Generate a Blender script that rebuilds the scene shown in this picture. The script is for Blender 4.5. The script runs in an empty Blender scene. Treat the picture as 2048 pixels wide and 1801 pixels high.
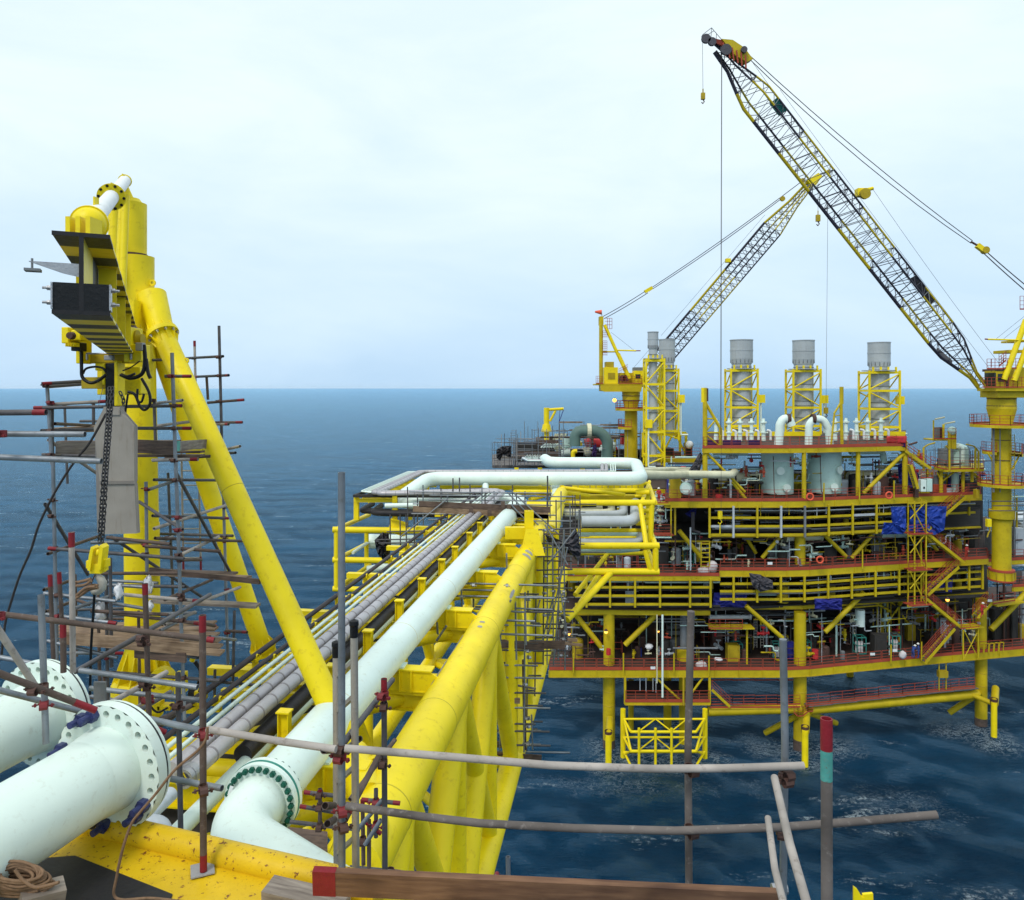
import bpy, math, random
import numpy as np
from mathutils import Vector, Matrix, Quaternion
random.seed(7)
rng = np.random.default_rng(5)
V = Vector
SC = bpy.context.scene
COL = SC.collection
PI = math.pi
# ------------------------------------------------------------------ camera, world, sun, exposure
CAMZ = 43.0            # metres above the sea
FPX = 1500.0           # focal length in photograph pixels (photograph 2048 x 1801)
HOR = 776.0            # row of the horizon in the photograph
cam_data = bpy.data.cameras.new('camera')
cam = bpy.data.objects.new('camera', cam_data)
COL.objects.link(cam)
cam.location = (0, 0, CAMZ)
cam.rotation_euler = (PI / 2, 0, 0)
cam_data.sensor_fit = 'HORIZONTAL'
cam_data.sensor_width = 36.0
cam_data.lens = 36.0 * FPX / 2048.0
cam_data.shift_y = -(900.5 - HOR) / 2048.0
cam_data.clip_start = 0.05
cam_data.clip_end = 80000.0
SC.camera = cam
SC.render.resolution_x, SC.render.resolution_y = 1024, 900

SUN_EL, SUN_AZ = 52.0, -150.0      # degrees; azimuth measured from +Y towards +X
world = bpy.data.worlds.new("World")
SC.world = world
world.use_nodes = True
wt = world.node_tree
wt.nodes.clear()
def wn(t, **k):
    n = wt.nodes.new(t)
    for a, b in k.items(): setattr(n, a, b)
    return n
w_out = wn('ShaderNodeOutputWorld'); w_bg = wn('ShaderNodeBackground')
sky = wn('ShaderNodeTexSky')
sky.sky_type = 'NISHITA'; sky.sun_disc = False
sky.sun_elevation = math.radians(SUN_EL); sky.sun_rotation = math.radians(SUN_AZ)
sky.air_density = 1.0; sky.dust_density = 2.0
w_bg.inputs['Strength'].default_value = 0.1
tc = wn('ShaderNodeTexCoord'); sep = wn('ShaderNodeSeparateXYZ')
wt.links.new(tc.outputs['Generated'], sep.inputs[0])
ramp = wn('ShaderNodeValToRGB')
e = ramp.color_ramp.elements
e[0].position = 0.0; e[0].color = (0.50, 0.70, 0.90, 1)
e[1].position = 0.60; e[1].color = (0.88, 0.985, 1.0, 1)
m_ = ramp.color_ramp.elements.new(0.10); m_.color = (0.62, 0.79, 0.94, 1)
m_ = ramp.color_ramp.elements.new(0.27); m_.color = (0.76, 0.90, 0.98, 1)
wt.links.new(sep.outputs['Z'], ramp.inputs[0])
# soft cloud structure, stretched towards the horizon
mp = wn('ShaderNodeMapping'); mp.inputs['Scale'].default_value = (1.1, 1.1, 3.4)
wt.links.new(tc.outputs['Generated'], mp.inputs[0])
nz = wn('ShaderNodeTexNoise'); nz.inputs['Scale'].default_value = 2.3; nz.inputs['Detail'].default_value = 7.0; nz.inputs['Roughness'].default_value = 0.55
nz.inputs['Distortion'].default_value = 0.4
wt.links.new(mp.outputs[0], nz.inputs['Vector'])
cr = wn('ShaderNodeValToRGB')
cr.color_ramp.elements[0].position = 0.36; cr.color_ramp.elements[0].color = (.90, .93, .965, 1)
cr.color_ramp.elements[1].position = 0.66; cr.color_ramp.elements[1].color = (1.06, 1.03, 1.01, 1)
wt.links.new(nz.outputs['Fac'], cr.inputs[0])
mul = wn('ShaderNodeMix', data_type='RGBA', blend_type='MULTIPLY'); mul.inputs[0].default_value = 1.0
wt.links.new(ramp.outputs[0], mul.inputs[6]); wt.links.new(cr.outputs[0], mul.inputs[7])
scl = wn('ShaderNodeVectorMath', operation='SCALE'); scl.inputs['Scale'].default_value = 10.0
wt.links.new(mul.outputs[2], scl.inputs[0])
mixw = wn('ShaderNodeMix', data_type='RGBA'); mixw.inputs[0].default_value = 0.93
wt.links.new(sky.outputs[0], mixw.inputs[6]); wt.links.new(scl.outputs[0], mixw.inputs[7])
wt.links.new(mixw.outputs[2], w_bg.inputs['Color']); wt.links.new(w_bg.outputs[0], w_out.inputs[0])

sun_data = bpy.data.lights.new('sun', 'SUN'); sun = bpy.data.objects.new('sun', sun_data); COL.objects.link(sun)
sun_data.energy = 1.5; sun_data.angle = math.radians(14); sun_data.color = (1.0, 0.96, 0.90)
_el, _az = math.radians(SUN_EL), math.radians(SUN_AZ)
sdir = V((math.sin(_az) * math.cos(_el), math.cos(_az) * math.cos(_el), math.sin(_el)))
sun.rotation_euler = sdir.to_track_quat('Z', 'Y').to_euler()
sun.location = (0, 0, 150)
SC.view_settings.view_transform = 'Standard'
SC.view_settings.look = 'None'
SC.view_settings.exposure = 0.22
SC.view_settings.gamma = 1.0
SC.view_settings.use_curve_mapping = False
SC.cycles.max_bounces = 6
SC.cycles.diffuse_bounces = 3
SC.cycles.volume_bounces = 0
SC.cycles.use_denoising = True

# ------------------------------------------------------------------ coordinates
def P(x, y, d):
    """photograph pixel at depth d (metres along the view) -> world point"""
    return V(((x - 1024.0) * d / FPX, d, CAMZ - (y - HOR) * d / FPX))
BD = V((0.1425, 0.9898, 0)).normalized()        # the bridge's own direction
BR = V((BD.y, -BD.x, 0))
def B(s, u, h):
    """bridge frame: s metres along, u metres to the right, h metres below the eye"""
    return V((0, 0, CAMZ - h)) + BD * s + BR * u
# ------------------------------------------------------------------ mesh builder
class MB:
    def __init__(s): s.v = []; s.f = []; s.sm = []; s.mi = []; s.m = 0
    def _add(s, vs, fs, sm):
        o = len(s.v); s.v.extend(tuple(q) for q in vs)
        for k, q in enumerate(fs):
            s.f.append(tuple(i + o for i in q)); s.sm.append(sm if isinstance(sm, bool) else sm[k]); s.mi.append(s.m)
    def tube(s, a, b, r, n=12, r2=None, caps=True):
        a, b = V(a), V(b); r2 = r if r2 is None else r2
        d = b - a
        if d.length < 1e-6: return s
        q = d.to_track_quat('Z', 'Y'); x, y = q @ V((1, 0, 0)), q @ V((0, 1, 0))
        vs = []
        for k in range(n):
            t = 2 * PI * k / n; o = x * math.cos(t) + y * math.sin(t)
            vs += [a + o * r, b + o * r2]
        fs = [(2 * k, 2 * ((k + 1) % n), 2 * ((k + 1) % n) + 1, 2 * k + 1) for k in range(n)]; sm = [True] * n
        if caps:
            o = len(vs); vs += [vs[2 * k] for k in range(n)] + [vs[2 * k + 1] for k in range(n)]
            fs += [tuple(o + n - 1 - k for k in range(n)), tuple(o + n + k for k in range(n))]; sm += [False, False]
        s._add(vs, fs, sm); return s
    def pipe(s, a, b, r, n=12, wall=None):
        """open tube with a wall, so its ends read as hollow"""
        a, b = V(a), V(b); d = (b - a).normalized(); w = wall or r * 0.16
        s.tube(a, b, r, n, caps=False)
        q = d.to_track_quat('Z', 'Y'); x, y = q @ V((1, 0, 0)), q @ V((0, 1, 0))
        for e, sg in ((a, 1), (b, -1)):
            vs = []
            for k in range(n):
                t = 2 * PI * k / n; o = x * math.cos(t) + y * math.sin(t)
                vs += [e + o * r, e + o * (r - w), e + o * (r - w) + d * sg * r * 2.5]
            fs = []
            for k in range(n):
                i, j = 3 * k, 3 * ((k + 1) % n)
                q1, q2 = (i, j, j + 1, i + 1), (i + 1, j + 1, j + 2, i + 2)
                if sg > 0: q1, q2 = q1[::-1], q2[::-1]
                fs += [q1, q2]
            fs.append(tuple(3 * k + 2 for k in (range(n) if sg > 0 else reversed(range(n)))))
            s._add(vs, fs, False)
        return s
    def path(s, pts, r, n=12, caps=True, rs=None):
        pts = [V(p) for p in pts]
        if len(pts) < 2: return s
        T = []
        for i in range(len(pts)):
            t = (pts[min(i + 1, len(pts) - 1)] - pts[max(i - 1, 0)])
            T.append(t.normalized() if t.length > 1e-9 else V((0, 0, 1)))
        q = T[0].to_track_quat('Z', 'Y'); x = q @ V((1, 0, 0)); vs = []
        for i, p in enumerate(pts):
            if i: x = (T[i - 1].rotation_difference(T[i])) @ x
            x = (x - T[i] * x.dot(T[i])).normalized(); y = T[i].cross(x)
            rr = rs[i] if rs else r
            for k in range(n):
                t = 2 * PI * k / n; vs.append(p + (x * math.cos(t) + y * math.sin(t)) * rr)
        fs = []; sm = []
        for i in range(len(pts) - 1):
            for k in range(n):
                fs.append((i * n + k, i * n + (k + 1) % n, (i + 1) * n + (k + 1) % n, (i + 1) * n + k)); sm.append(True)
        if caps:
            o = len(vs); L = (len(pts) - 1) * n
            vs += [vs[k] for k in range(n)] + [vs[L + k] for k in range(n)]
            fs += [tuple(o + n - 1 - k for k in range(n)), tuple(o + n + k for k in range(n))]; sm += [False, False]
        s._add(vs, fs, sm); return s
    def box(s, c, dx, dy, dz, X=(1, 0, 0), Y=(0, 1, 0), Z=(0, 0, 1)):
        c, X, Y, Z = V(c), V(X), V(Y), V(Z); vs = []
        for i in (-.5, .5):
            for j in (-.5, .5):
                for k in (-.5, .5): vs.append(c + X * dx * i + Y * dy * j + Z * dz * k)
        fs = [(0, 1, 3, 2), (4, 6, 7, 5), (0, 4, 5, 1), (2, 3, 7, 6), (0, 2, 6, 4), (1, 5, 7, 3)]
        if X.cross(Y).dot(Z) < 0: fs = [q[::-1] for q in fs]
        s._add(vs, fs, False); return s
    def bar(s, a, b, w, h, up=(0, 0, 1)):
        a, b = V(a), V(b); Y = (b - a); L = Y.length
        if L < 1e-6: return s
        Y.normalize(); X = Y.cross(V(up))
        if X.length < 1e-3: X = Y.cross(V((1, 0, 0)))
        X.normalize(); Z = X.cross(Y)
        s.box((a + b) / 2, w, L, h, X, Y, Z); return s
    def ibeam(s, a, b, w, h, t=None, up=(0, 0, 1)):
        a, b = V(a), V(b); t = t or h * .07
        Y = (b - a).normalized(); X = Y.cross(V(up))
        if X.length < 1e-3: X = Y.cross(V((1, 0, 0)))
        X.normalize(); Z = X.cross(Y)
        s.bar(a + Z * (h - t) / 2, b + Z * (h - t) / 2, w, t, up); s.bar(a - Z * (h - t) / 2, b - Z * (h - t) / 2, w, t, up)
        s.bar(a, b, t, h - 2 * t - .002, up); return s
    def poly(s, pts, th, nrm=None):
        """flat plate of thickness th from an outline"""
        pts = [V(p) for p in pts]; n = len(pts)
        N = V(nrm).normalized() if nrm else (pts[1] - pts[0]).cross(pts[2] - pts[0]).normalized()
        vs = [p + N * th / 2 for p in pts] + [p - N * th / 2 for p in pts]
        fs = [tuple(range(n)), tuple(reversed(range(n, 2 * n)))] + [(i, i + n, (i + 1) % n + n, (i + 1) % n) for i in range(n)]
        s._add(vs, fs, False); return s
    def lathe(s, c, axis, prof, n=16, smooth=True):
        """prof: (along, radius) pairs from the centre c along axis"""
        c, ax = V(c), V(axis).normalized(); q = ax.to_track_quat('Z', 'Y'); x, y = q @ V((1, 0, 0)), q @ V((0, 1, 0))
        for (a0, r0), (a1, r1) in zip(prof[:-1], prof[1:]):
            vs = []
            for k in range(n):
                t = 2 * PI * k / n; o = x * math.cos(t) + y * math.sin(t)
                vs += [c + ax * a0 + o * r0, c + ax * a1 + o * r1]
            s._add(vs, [(2 * k, 2 * ((k + 1) % n), 2 * ((k + 1) % n) + 1, 2 * k + 1) for k in range(n)], smooth)
        return s
    def sphere(s, c, r, n=10, sx=1, sy=1, sz=1):
        c = V(c); m = n // 2; vs = []
        for i in range(m + 1):
            th = PI * i / m
            for k in range(n):
                p = 2 * PI * k / n; vs.append(c + V((math.sin(th) * math.cos(p) * r * sx, math.sin(th) * math.sin(p) * r * sy, math.cos(th) * r * sz)))
        fs = [(i * n + k, (i + 1) * n + k, (i + 1) * n + (k + 1) % n, i * n + (k + 1) % n) for i in range(m) for k in range(n)]
        s._add(vs, fs, True); return s
    def holed_ring(s, c, axis, rin, rout, th, N, rh, rhole, M=16):
        """flange disc with N real through holes of radius rhole on the circle rh"""
        c, ax = V(c), V(axis).normalized(); q = ax.to_track_quat('Z', 'Y'); x, y = q @ V((1, 0, 0)), q @ V((0, 1, 0))
        def pt(r, t, z): return c + (x * math.cos(t) + y * math.sin(t)) * r + ax * z
        st = 2 * PI / N
        for i in range(N):
            t0 = i * st; hc = V((rh * math.cos(t0), rh * math.sin(t0)))
            tops = []
            inner, outer = [], []
            for k in range(M):
                a = 2 * PI * k / M; dr, dt = math.cos(a), math.sin(a)
                # hole point in polar form round the pitch circle
                hp = (rh + rhole * dr, t0 + rhole * dt / rh)
                m = max(abs(dr), abs(dt)); br = dr / m; bt = dt / m
                op = (rh + (br * (rout - rh) if br > 0 else br * (rh - rin)), t0 + bt * st / 2)
                inner.append(hp); outer.append(op)
            for zz, fl in ((th / 2, False), (-th / 2, True)):
                vs = [pt(r, t, zz) for r, t in inner] + [pt(r, t, zz) for r, t in outer]
                fs = [(k, M + k, M + (k + 1) % M, (k + 1) % M) for k in range(M)]
                if fl: fs = [f[::-1] for f in fs]
                s._add(vs, fs, False)
            vs = [pt(r, t, th / 2) for r, t in inner] + [pt(r, t, -th / 2) for r, t in inner]
            s._add(vs, [(k, (k + 1) % M, M + (k + 1) % M, M + k) for k in range(M)], True)
        s.lathe(c, ax, [(-th / 2, rout), (th / 2, rout)], 64)
        return s
    def build(s, name, mat, parent=None, kind=None, label=None, name_mats=None):
        off = V((0, 0, 0))
        p = parent
        while p is not None: off += p.location; p = p.parent
        me = bpy.data.meshes.new(name)
        o3 = tuple(off)
        me.from_pydata([(a - o3[0], b - o3[1], c - o3[2]) for a, b, c in s.v] if parent is not None else s.v, [], s.f)
        me.polygons.foreach_set('use_smooth', s.sm)
        mats = mat if isinstance(mat, (list, tuple)) else [mat]
        for m in mats: me.materials.append(m)
        if len(mats) > 1: me.polygons.foreach_set('material_index', s.mi)
        me.validate()
        o = bpy.data.objects.new(name, me); COL.objects.link(o)
        if parent is not None: o.parent = parent
        if kind: o['kind'] = kind
        if label: o['label'] = label
        return o
def thing(name, loc, label, cat, group=None):
    o = bpy.data.objects.new(name, None); COL.objects.link(o); o.location = loc; o.empty_display_size = .2
    o['label'] = label; o['category'] = cat
    if group: o['group'] = group
    return o
def tag(o, label, cat, group=None):
    """give a one-mesh thing an origin at its own centre foot and its description"""
    o['label'] = label; o['category'] = cat
    if group: o['group'] = group
    co = np.array([v.co[:] for v in o.data.vertices]); c = (co.min(0) + co.max(0)) / 2; c[2] = co[:, 2].min()
    o.data.transform(Matrix.Translation(-V(c))); o.location = V(c)
    return o
def wloc(o):
    off = V((0, 0, 0))
    while o is not None: off += o.location; o = o.parent
    return off
_unit = {}
def unit_tube(mat, n=8, hollow=False):
    k = (mat.name, n, hollow)
    if k not in _unit:
        m = MB()
        m.tube((0, 0, 0), (0, 0, 1), 1, n)
        me = bpy.data.meshes.new('tube_' + mat.name); me.from_pydata(m.v, [], m.f); me.polygons.foreach_set('use_smooth', m.sm); me.materials.append(mat)
        _unit[k] = me
    return _unit[k]
def unit_box(mat):
    k = (mat.name, 'box')
    if k not in _unit:
        m = MB(); m.box((0, 0, .5), 1, 1, 1)
        me = bpy.data.meshes.new('bar_' + mat.name); me.from_pydata(m.v, [], m.f); me.materials.append(mat); _unit[k] = me
    return _unit[k]
def rod(name, a, b, r, mat, parent, n=8):
    """a straight tube as its own part, sharing one mesh per material"""
    a, b = V(a), V(b); d = b - a
    o = bpy.data.objects.new(name, unit_tube(mat, n)); COL.objects.link(o); o.parent = parent
    q = d.to_track_quat('Z', 'Y')
    o.matrix_local = Matrix.LocRotScale(a - wloc(parent), q, V((r, r, d.length)))
    return o
def beam(name, a, b, w, h, mat, parent):
    a, b = V(a), V(b); d = (b - a); Z = d.normalized(); X = Z.cross(V((0, 0, 1)))
    if X.length < 1e-3: X = V((1, 0, 0))
    X.normalize(); Y = Z.cross(X)
    R = Matrix((X, Y, Z)).transposed().to_quaternion()
    o = bpy.data.objects.new(name, unit_box(mat)); COL.objects.link(o); o.parent = parent
    o.matrix_local = Matrix.LocRotScale(a - wloc(parent), R, V((w, h, d.length)))
    return o
def fillet(pts, R, k=6):
    """round the corners of a polyline"""
    pts = [V(p) for p in pts]; out = [pts[0]]
    for i in range(1, len(pts) - 1):
        a, b, c = pts[i - 1], pts[i], pts[i + 1]
        u, w = (a - b), (c - b); lu, lw = u.length, w.length; u.normalize(); w.normalize()
        ang = u.angle(w)
        if ang > PI - .02: out.append(b); continue
        t = min(R / math.tan(ang / 2), lu * .49, lw * .49)
        p0, p1 = b + u * t, b + w * t
        rr = t * math.tan(ang / 2); bis = (u + w).normalized(); cc = b + bis * (rr / math.sin(ang / 2))
        v0, v1 = p0 - cc, p1 - cc
        for j in range(k + 1):
            out.append(cc + (v0.normalized().slerp(v1.normalized(), j / k)) * rr)
    out.append(pts[-1]); return out

# ------------------------------------------------------------------ materials (all procedural)
def new_mat(name):
    m = bpy.data.materials.new(name); m.use_nodes = True
    return m, m.node_tree, m.node_tree.nodes['Principled BSDF']
def L(nt, a, b): nt.links.new(a, b)
def paint(name, col, rough=.45, var=.12, dirt=(.18, .10, .04), dirt_amt=.25, scale=1.0, rust=0.0, rustcol=(.16, .045, .015), metal=0.0, bump=.02, streak=0.0):
    """paint or metal with mottled tone, grime and chips of rust"""
    m, nt, bs = new_mat(name); N = nt.nodes
    bs.inputs['Metallic'].default_value = metal
    bs.inputs['Specular IOR Level'].default_value = .32
    tcn = N.new('ShaderNodeTexCoord')
    geo = N.new('ShaderNodeNewGeometry')
    n1 = N.new('ShaderNodeTexNoise'); n1.inputs['Scale'].default_value = 1.3 * scale; n1.inputs['Detail'].default_value = 6
    n2 = N.new('ShaderNodeTexNoise'); n2.inputs['Scale'].default_value = 9 * scale; n2.inputs['Detail'].default_value = 8; n2.inputs['Roughness'].default_value = .65
    L(nt, geo.outputs['Position'], n1.inputs['Vector'])
    if streak:
        mp = N.new('ShaderNodeMapping'); mp.inputs['Scale'].default_value = (1, 1, .12)
        L(nt, geo.outputs['Position'], mp.inputs[0]); L(nt, mp.outputs[0], n2.inputs['Vector'])
    else: L(nt, geo.outputs['Position'], n2.inputs['Vector'])
    c = V(col)
    r1 = N.new('ShaderNodeValToRGB'); r1.color_ramp.elements[0].position = .3; r1.color_ramp.elements[1].position = .7
    r1.color_ramp.elements[0].color = (*[x * (1 - var) for x in c], 1); r1.color_ramp.elements[1].color = (*[min(1, x * (1 + var * .6)) for x in c], 1)
    L(nt, n1.outputs['Fac'], r1.inputs[0])
    r2 = N.new('ShaderNodeValToRGB'); r2.color_ramp.elements[0].position = .56; r2.color_ramp.elements[1].position = .80
    r2.color_ramp.elements[0].color = (0, 0, 0, 1); r2.color_ramp.elements[1].color = (dirt_amt,) * 3 + (1,)
    L(nt, n2.outputs['Fac'], r2.inputs[0])
    mx = N.new('ShaderNodeMix'); mx.data_type = 'RGBA'; mx.inputs[7].default_value = (*dirt, 1)
    L(nt, r2.outputs[0], mx.inputs[0]); L(nt, r1.outputs[0], mx.inputs[6]); last = mx.outputs[2]
    if rust > 0:
        n3 = N.new('ShaderNodeTexNoise'); n3.inputs['Scale'].default_value = 6 * scale; n3.inputs['Detail'].default_value = 9; n3.inputs['Roughness'].default_value = .7
        L(nt, geo.outputs['Position'], n3.inputs['Vector'])
        r3 = N.new('ShaderNodeValToRGB'); r3.color_ramp.elements[0].position = .74 - rust * .3; r3.color_ramp.elements[1].position = .78 - rust * .26
        L(nt, n3.outputs['Fac'], r3.inputs[0])
        m2 = N.new('ShaderNodeMix'); m2.data_type = 'RGBA'; m2.inputs[7].default_value = (*rustcol, 1)
        L(nt, r3.outputs[0], m2.inputs[0]); L(nt, last, m2.inputs[6]); last = m2.outputs[2]
    L(nt, last, bs.inputs['Base Color'])
    rr = N.new('ShaderNodeMapRange'); rr.inputs[3].default_value = max(.05, rough - .12); rr.inputs[4].default_value = min(1, rough + .15)
    L(nt, n2.outputs['Fac'], rr.inputs[0]); L(nt, rr.outputs[0], bs.inputs['Roughness'])
    if bump:
        bp = N.new('ShaderNodeBump'); bp.inputs['Strength'].default_value = .25; bp.inputs['Distance'].default_value = bump
        L(nt, n2.outputs['Fac'], bp.inputs['Height']); L(nt, bp.outputs[0], bs.inputs['Normal'])
    return m
YEL = (.86, .665, .004)
M = {}
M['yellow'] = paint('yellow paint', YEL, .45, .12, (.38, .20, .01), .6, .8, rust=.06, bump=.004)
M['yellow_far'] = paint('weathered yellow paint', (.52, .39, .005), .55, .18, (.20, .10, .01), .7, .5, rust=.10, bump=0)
M['yellow_rust'] = paint('rust pocked yellow plate', (.66, .43, .008), .42, .10, (.40, .18, .01), .6, 3.5, rust=.54, bump=.01)
M['yellow_dull'] = paint('dull yellow steel', (.42, .30, .01), .6, .2, (.08, .05, .02), .7, .8, rust=.15, bump=0)
M['black_paint'] = paint('black bitumen paint', (.018, .017, .02), .55, .2, (.05, .04, .03), .3, 1)
M['boom_black'] = paint('dark boom section paint', (.03, .028, .045), .6, .2, (.05, .04, .03), .3, .3, bump=0)
M['stripe_dark'] = paint('dark hazard stripe paint', (.035, .032, .025), .5, .2, (.10, .07, .02), .5, 2)
M['mint'] = paint('pale mint white pipe paint', (.70, .82, .76), .35, .06, (.36, .32, .16), .40, .9, rust=.04, bump=.004)
M['mint_near'] = paint('pale mint flange paint', (.70, .81, .74), .32, .06, (.34, .30, .20), .45, 1.4, rust=.10, bump=.004)
M['mint_dull'] = paint('weathered pale green vessel paint', (.50, .68, .62), .5, .08, (.20, .17, .09), .55, .5, rust=.04, bump=0)
M['cream'] = paint('yellowed white pipe coating', (.62, .60, .42), .55, .15, (.30, .16, .06), .55, .5, rust=.05, bump=0)
M['green_gasket'] = paint('green gasket rubber', (.02, .22, .17), .5, .2, (.02, .05, .04), .4, 3)
M['cladding'] = paint('aluminium insulation cladding', (.46, .44, .46), .42, .12, (.22, .18, .17), .45, 1.6, metal=.35, bump=.006)
M['cladding_band'] = paint('dark cladding band', (.27, .25, .26), .5, .2, (.08, .06, .06), .5, 3)
M['galv'] = paint('galvanised scaffold tube', (.23, .25, .275), .45, .3, (.09, .07, .06), .8, 2.2, metal=.5, rust=.08)
M['galv_dull'] = paint('dull scaffold tube', (.105, .10, .105), .6, .3, (.05, .03, .02), .7, 5, metal=.3, rust=.18)
M['tube_rust'] = paint('rusty scaffold tube', (.12, .085, .07), .7, .45, (.30, .26, .23), .6, 2.2, metal=.2, rust=.30)
M['tube_pale'] = paint('lime washed scaffold tube', (.37, .33, .30), .75, .35, (.10, .07, .055), .9, 2.2, rust=.22)
M['tube_brown'] = paint('brown grimy scaffold tube', (.13, .11, .10), .75, .45, (.36, .32, .30), .9, 2.0, rust=.22)
M['red'] = paint('dark red tube end paint', (.22, .012, .02), .5, .2, (.10, .02, .02), .5, 6, rust=.1)
M['teal'] = paint('worn teal tube paint', (.08, .34, .30), .6, .3, (.20, .16, .13), .9, 7, rust=.3)
M['coupler'] = paint('rusted steel coupler', (.10, .055, .045), .65, .3, (.20, .05, .03), .7, 9, metal=.3, rust=.3)
M['coupler_red'] = paint('red coupler', (.20, .025, .03), .6, .3, (.08, .03, .02), .7, 9)
M['rail'] = paint('orange red handrail paint', (.36, .06, .03), .6, .15, (.20, .05, .03), .5, .6, bump=0)
M['red_far'] = paint('red panel paint', (.50, .03, .035), .55, .1, (.20, .03, .02), .4, .6, bump=0)
M['dark_steel'] = paint('dark steel and deck shade', (.035, .032, .030), .75, .3, (.07, .045, .02), .6, .6, bump=0)  # nearly black so the deck interiors read as shaded; also on dark fittings
M['floor_dark'] = paint('brown deck plate darkened for shade', (.055, .036, .03), .75, .25, (.16, .06, .04), .6, .5, bump=0)  # brown darkened to help the deck interiors read as shaded
M['grate'] = paint('grey walkway grating', (.13, .115, .11), .8, .2, (.08, .05, .04), .5, 1, bump=0)
M['stack'] = paint('grey exhaust stack steel', (.42, .45, .465), .5, .10, (.22, .20, .18), .5, .4, metal=.15, bump=0, streak=1)
M['grey'] = paint('mid grey steel', (.20, .21, .22), .55, .2, (.08, .06, .05), .5, .8, metal=.3, bump=0)
M['grey_light'] = paint('light grey pipe', (.46, .50, .54), .45, .15, (.20, .17, .15), .5, .8, bump=0)
M['cable'] = paint('black cable sheath', (.045, .036, .04), .6, .3, (.12, .08, .07), .5, 2)
M['blackduct'] = paint('black insulation wrap', (.025, .022, .025), .55, .3, (.06, .05, .05), .4, 2)
M['chain'] = paint('oiled chain steel', (.06, .06, .065), .45, .3, (.03, .025, .02), .5, 12, metal=.6)
M['hook'] = paint('worn cream hook paint', (.40, .38, .33), .5, .2, (.20, .13, .08), .6, 12, rust=.1)
M['bolt_blue'] = paint('blue coated stud', (.03, .04, .13), .4, .25, (.10, .07, .06), .5, 14)
M['bolt_green'] = paint('green coated stud', (.01, .10, .065), .45, .3, (.02, .03, .02), .5, 14)
M['panel'] = paint('weathered grey brown sheet', (.30, .27, .235), .7, .12, (.16, .10, .06), .6, 2.2, streak=1, rust=.06)
M['panel_dark'] = paint('shaded grey sheet edge', (.20, .18, .16), .7, .12, (.12, .08, .06), .5, 2.2)
M['concrete'] = paint('grey plate', (.30, .30, .31), .6, .15, (.2, .17, .14), .5, 4)
M['hose'] = paint('black hydraulic hose', (.006, .006, .007), .35, .2, (.05, .05, .05), .3, 4)
M['purple'] = paint('dark violet netting', (.045, .02, .10), .8, .2, (.03, .02, .05), .5, 1, bump=0)
M['blue'] = paint('blue tarpaulin', (.012, .045, .30), .5, .25, (.01, .02, .20), .5, 1.2, bump=.05)
M['blue_dark'] = paint('dark blue sheeting', (.02, .025, .22), .55, .3, (.01, .01, .08), .5, 1.2, bump=.05)
M['tarp'] = paint('dark grey tarpaulin', (.075, .07, .082), .65, .25, (.03, .03, .035), .5, 3, bump=.03)
M['white_cloth'] = paint('dirty white sacking', (.62, .58, .58), .85, .12, (.35, .28, .26), .5, 3, bump=.02)
M['rag'] = paint('white rag', (.72, .72, .74), .85, .08, (.4, .38, .36), .4, 9, bump=.01)
M['teal_far'] = paint('green crate paint', (.03, .20, .17), .6, .2, (.03, .06, .05), .5, 1, bump=0)
M['steel_bare'] = paint('bare bright steel', (.42, .42, .44), .35, .15, (.2, .17, .15), .4, 6, metal=.7)
M['alu'] = paint('aluminium ladder', (.42, .38, .33), .45, .12, (.2, .16, .13), .5, 4, metal=.5)
M['glass_dark'] = paint('dark cab glass', (.02, .03, .03), .12, .1, (.02, .02, .02), .1, 1, bump=0)
M['skin'] = paint('skin', (.42, .24, .17), .6, .05, (.3, .16, .1), .2, 8, bump=0)
M['coverall_red'] = paint('red coverall', (.45, .03, .03), .85, .15, (.2, .03, .03), .3, 3)
M['coverall_blue'] = paint('blue coverall', (.03, .06, .22), .85, .15, (.03, .03, .1), .3, 3)
M['helmet'] = paint('white helmet plastic', (.75, .75, .73), .4, .05, (.5, .45, .4), .2, 3, bump=0)
M['windsock'] = paint('orange windsock cloth', (.75, .12, .06), .8, .1, (.5, .1, .05), .3, 3, bump=0)
M['white'] = paint('white painted steel', (.72, .74, .74), .45, .06, (.4, .35, .3), .4, 2, bump=0)
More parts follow.
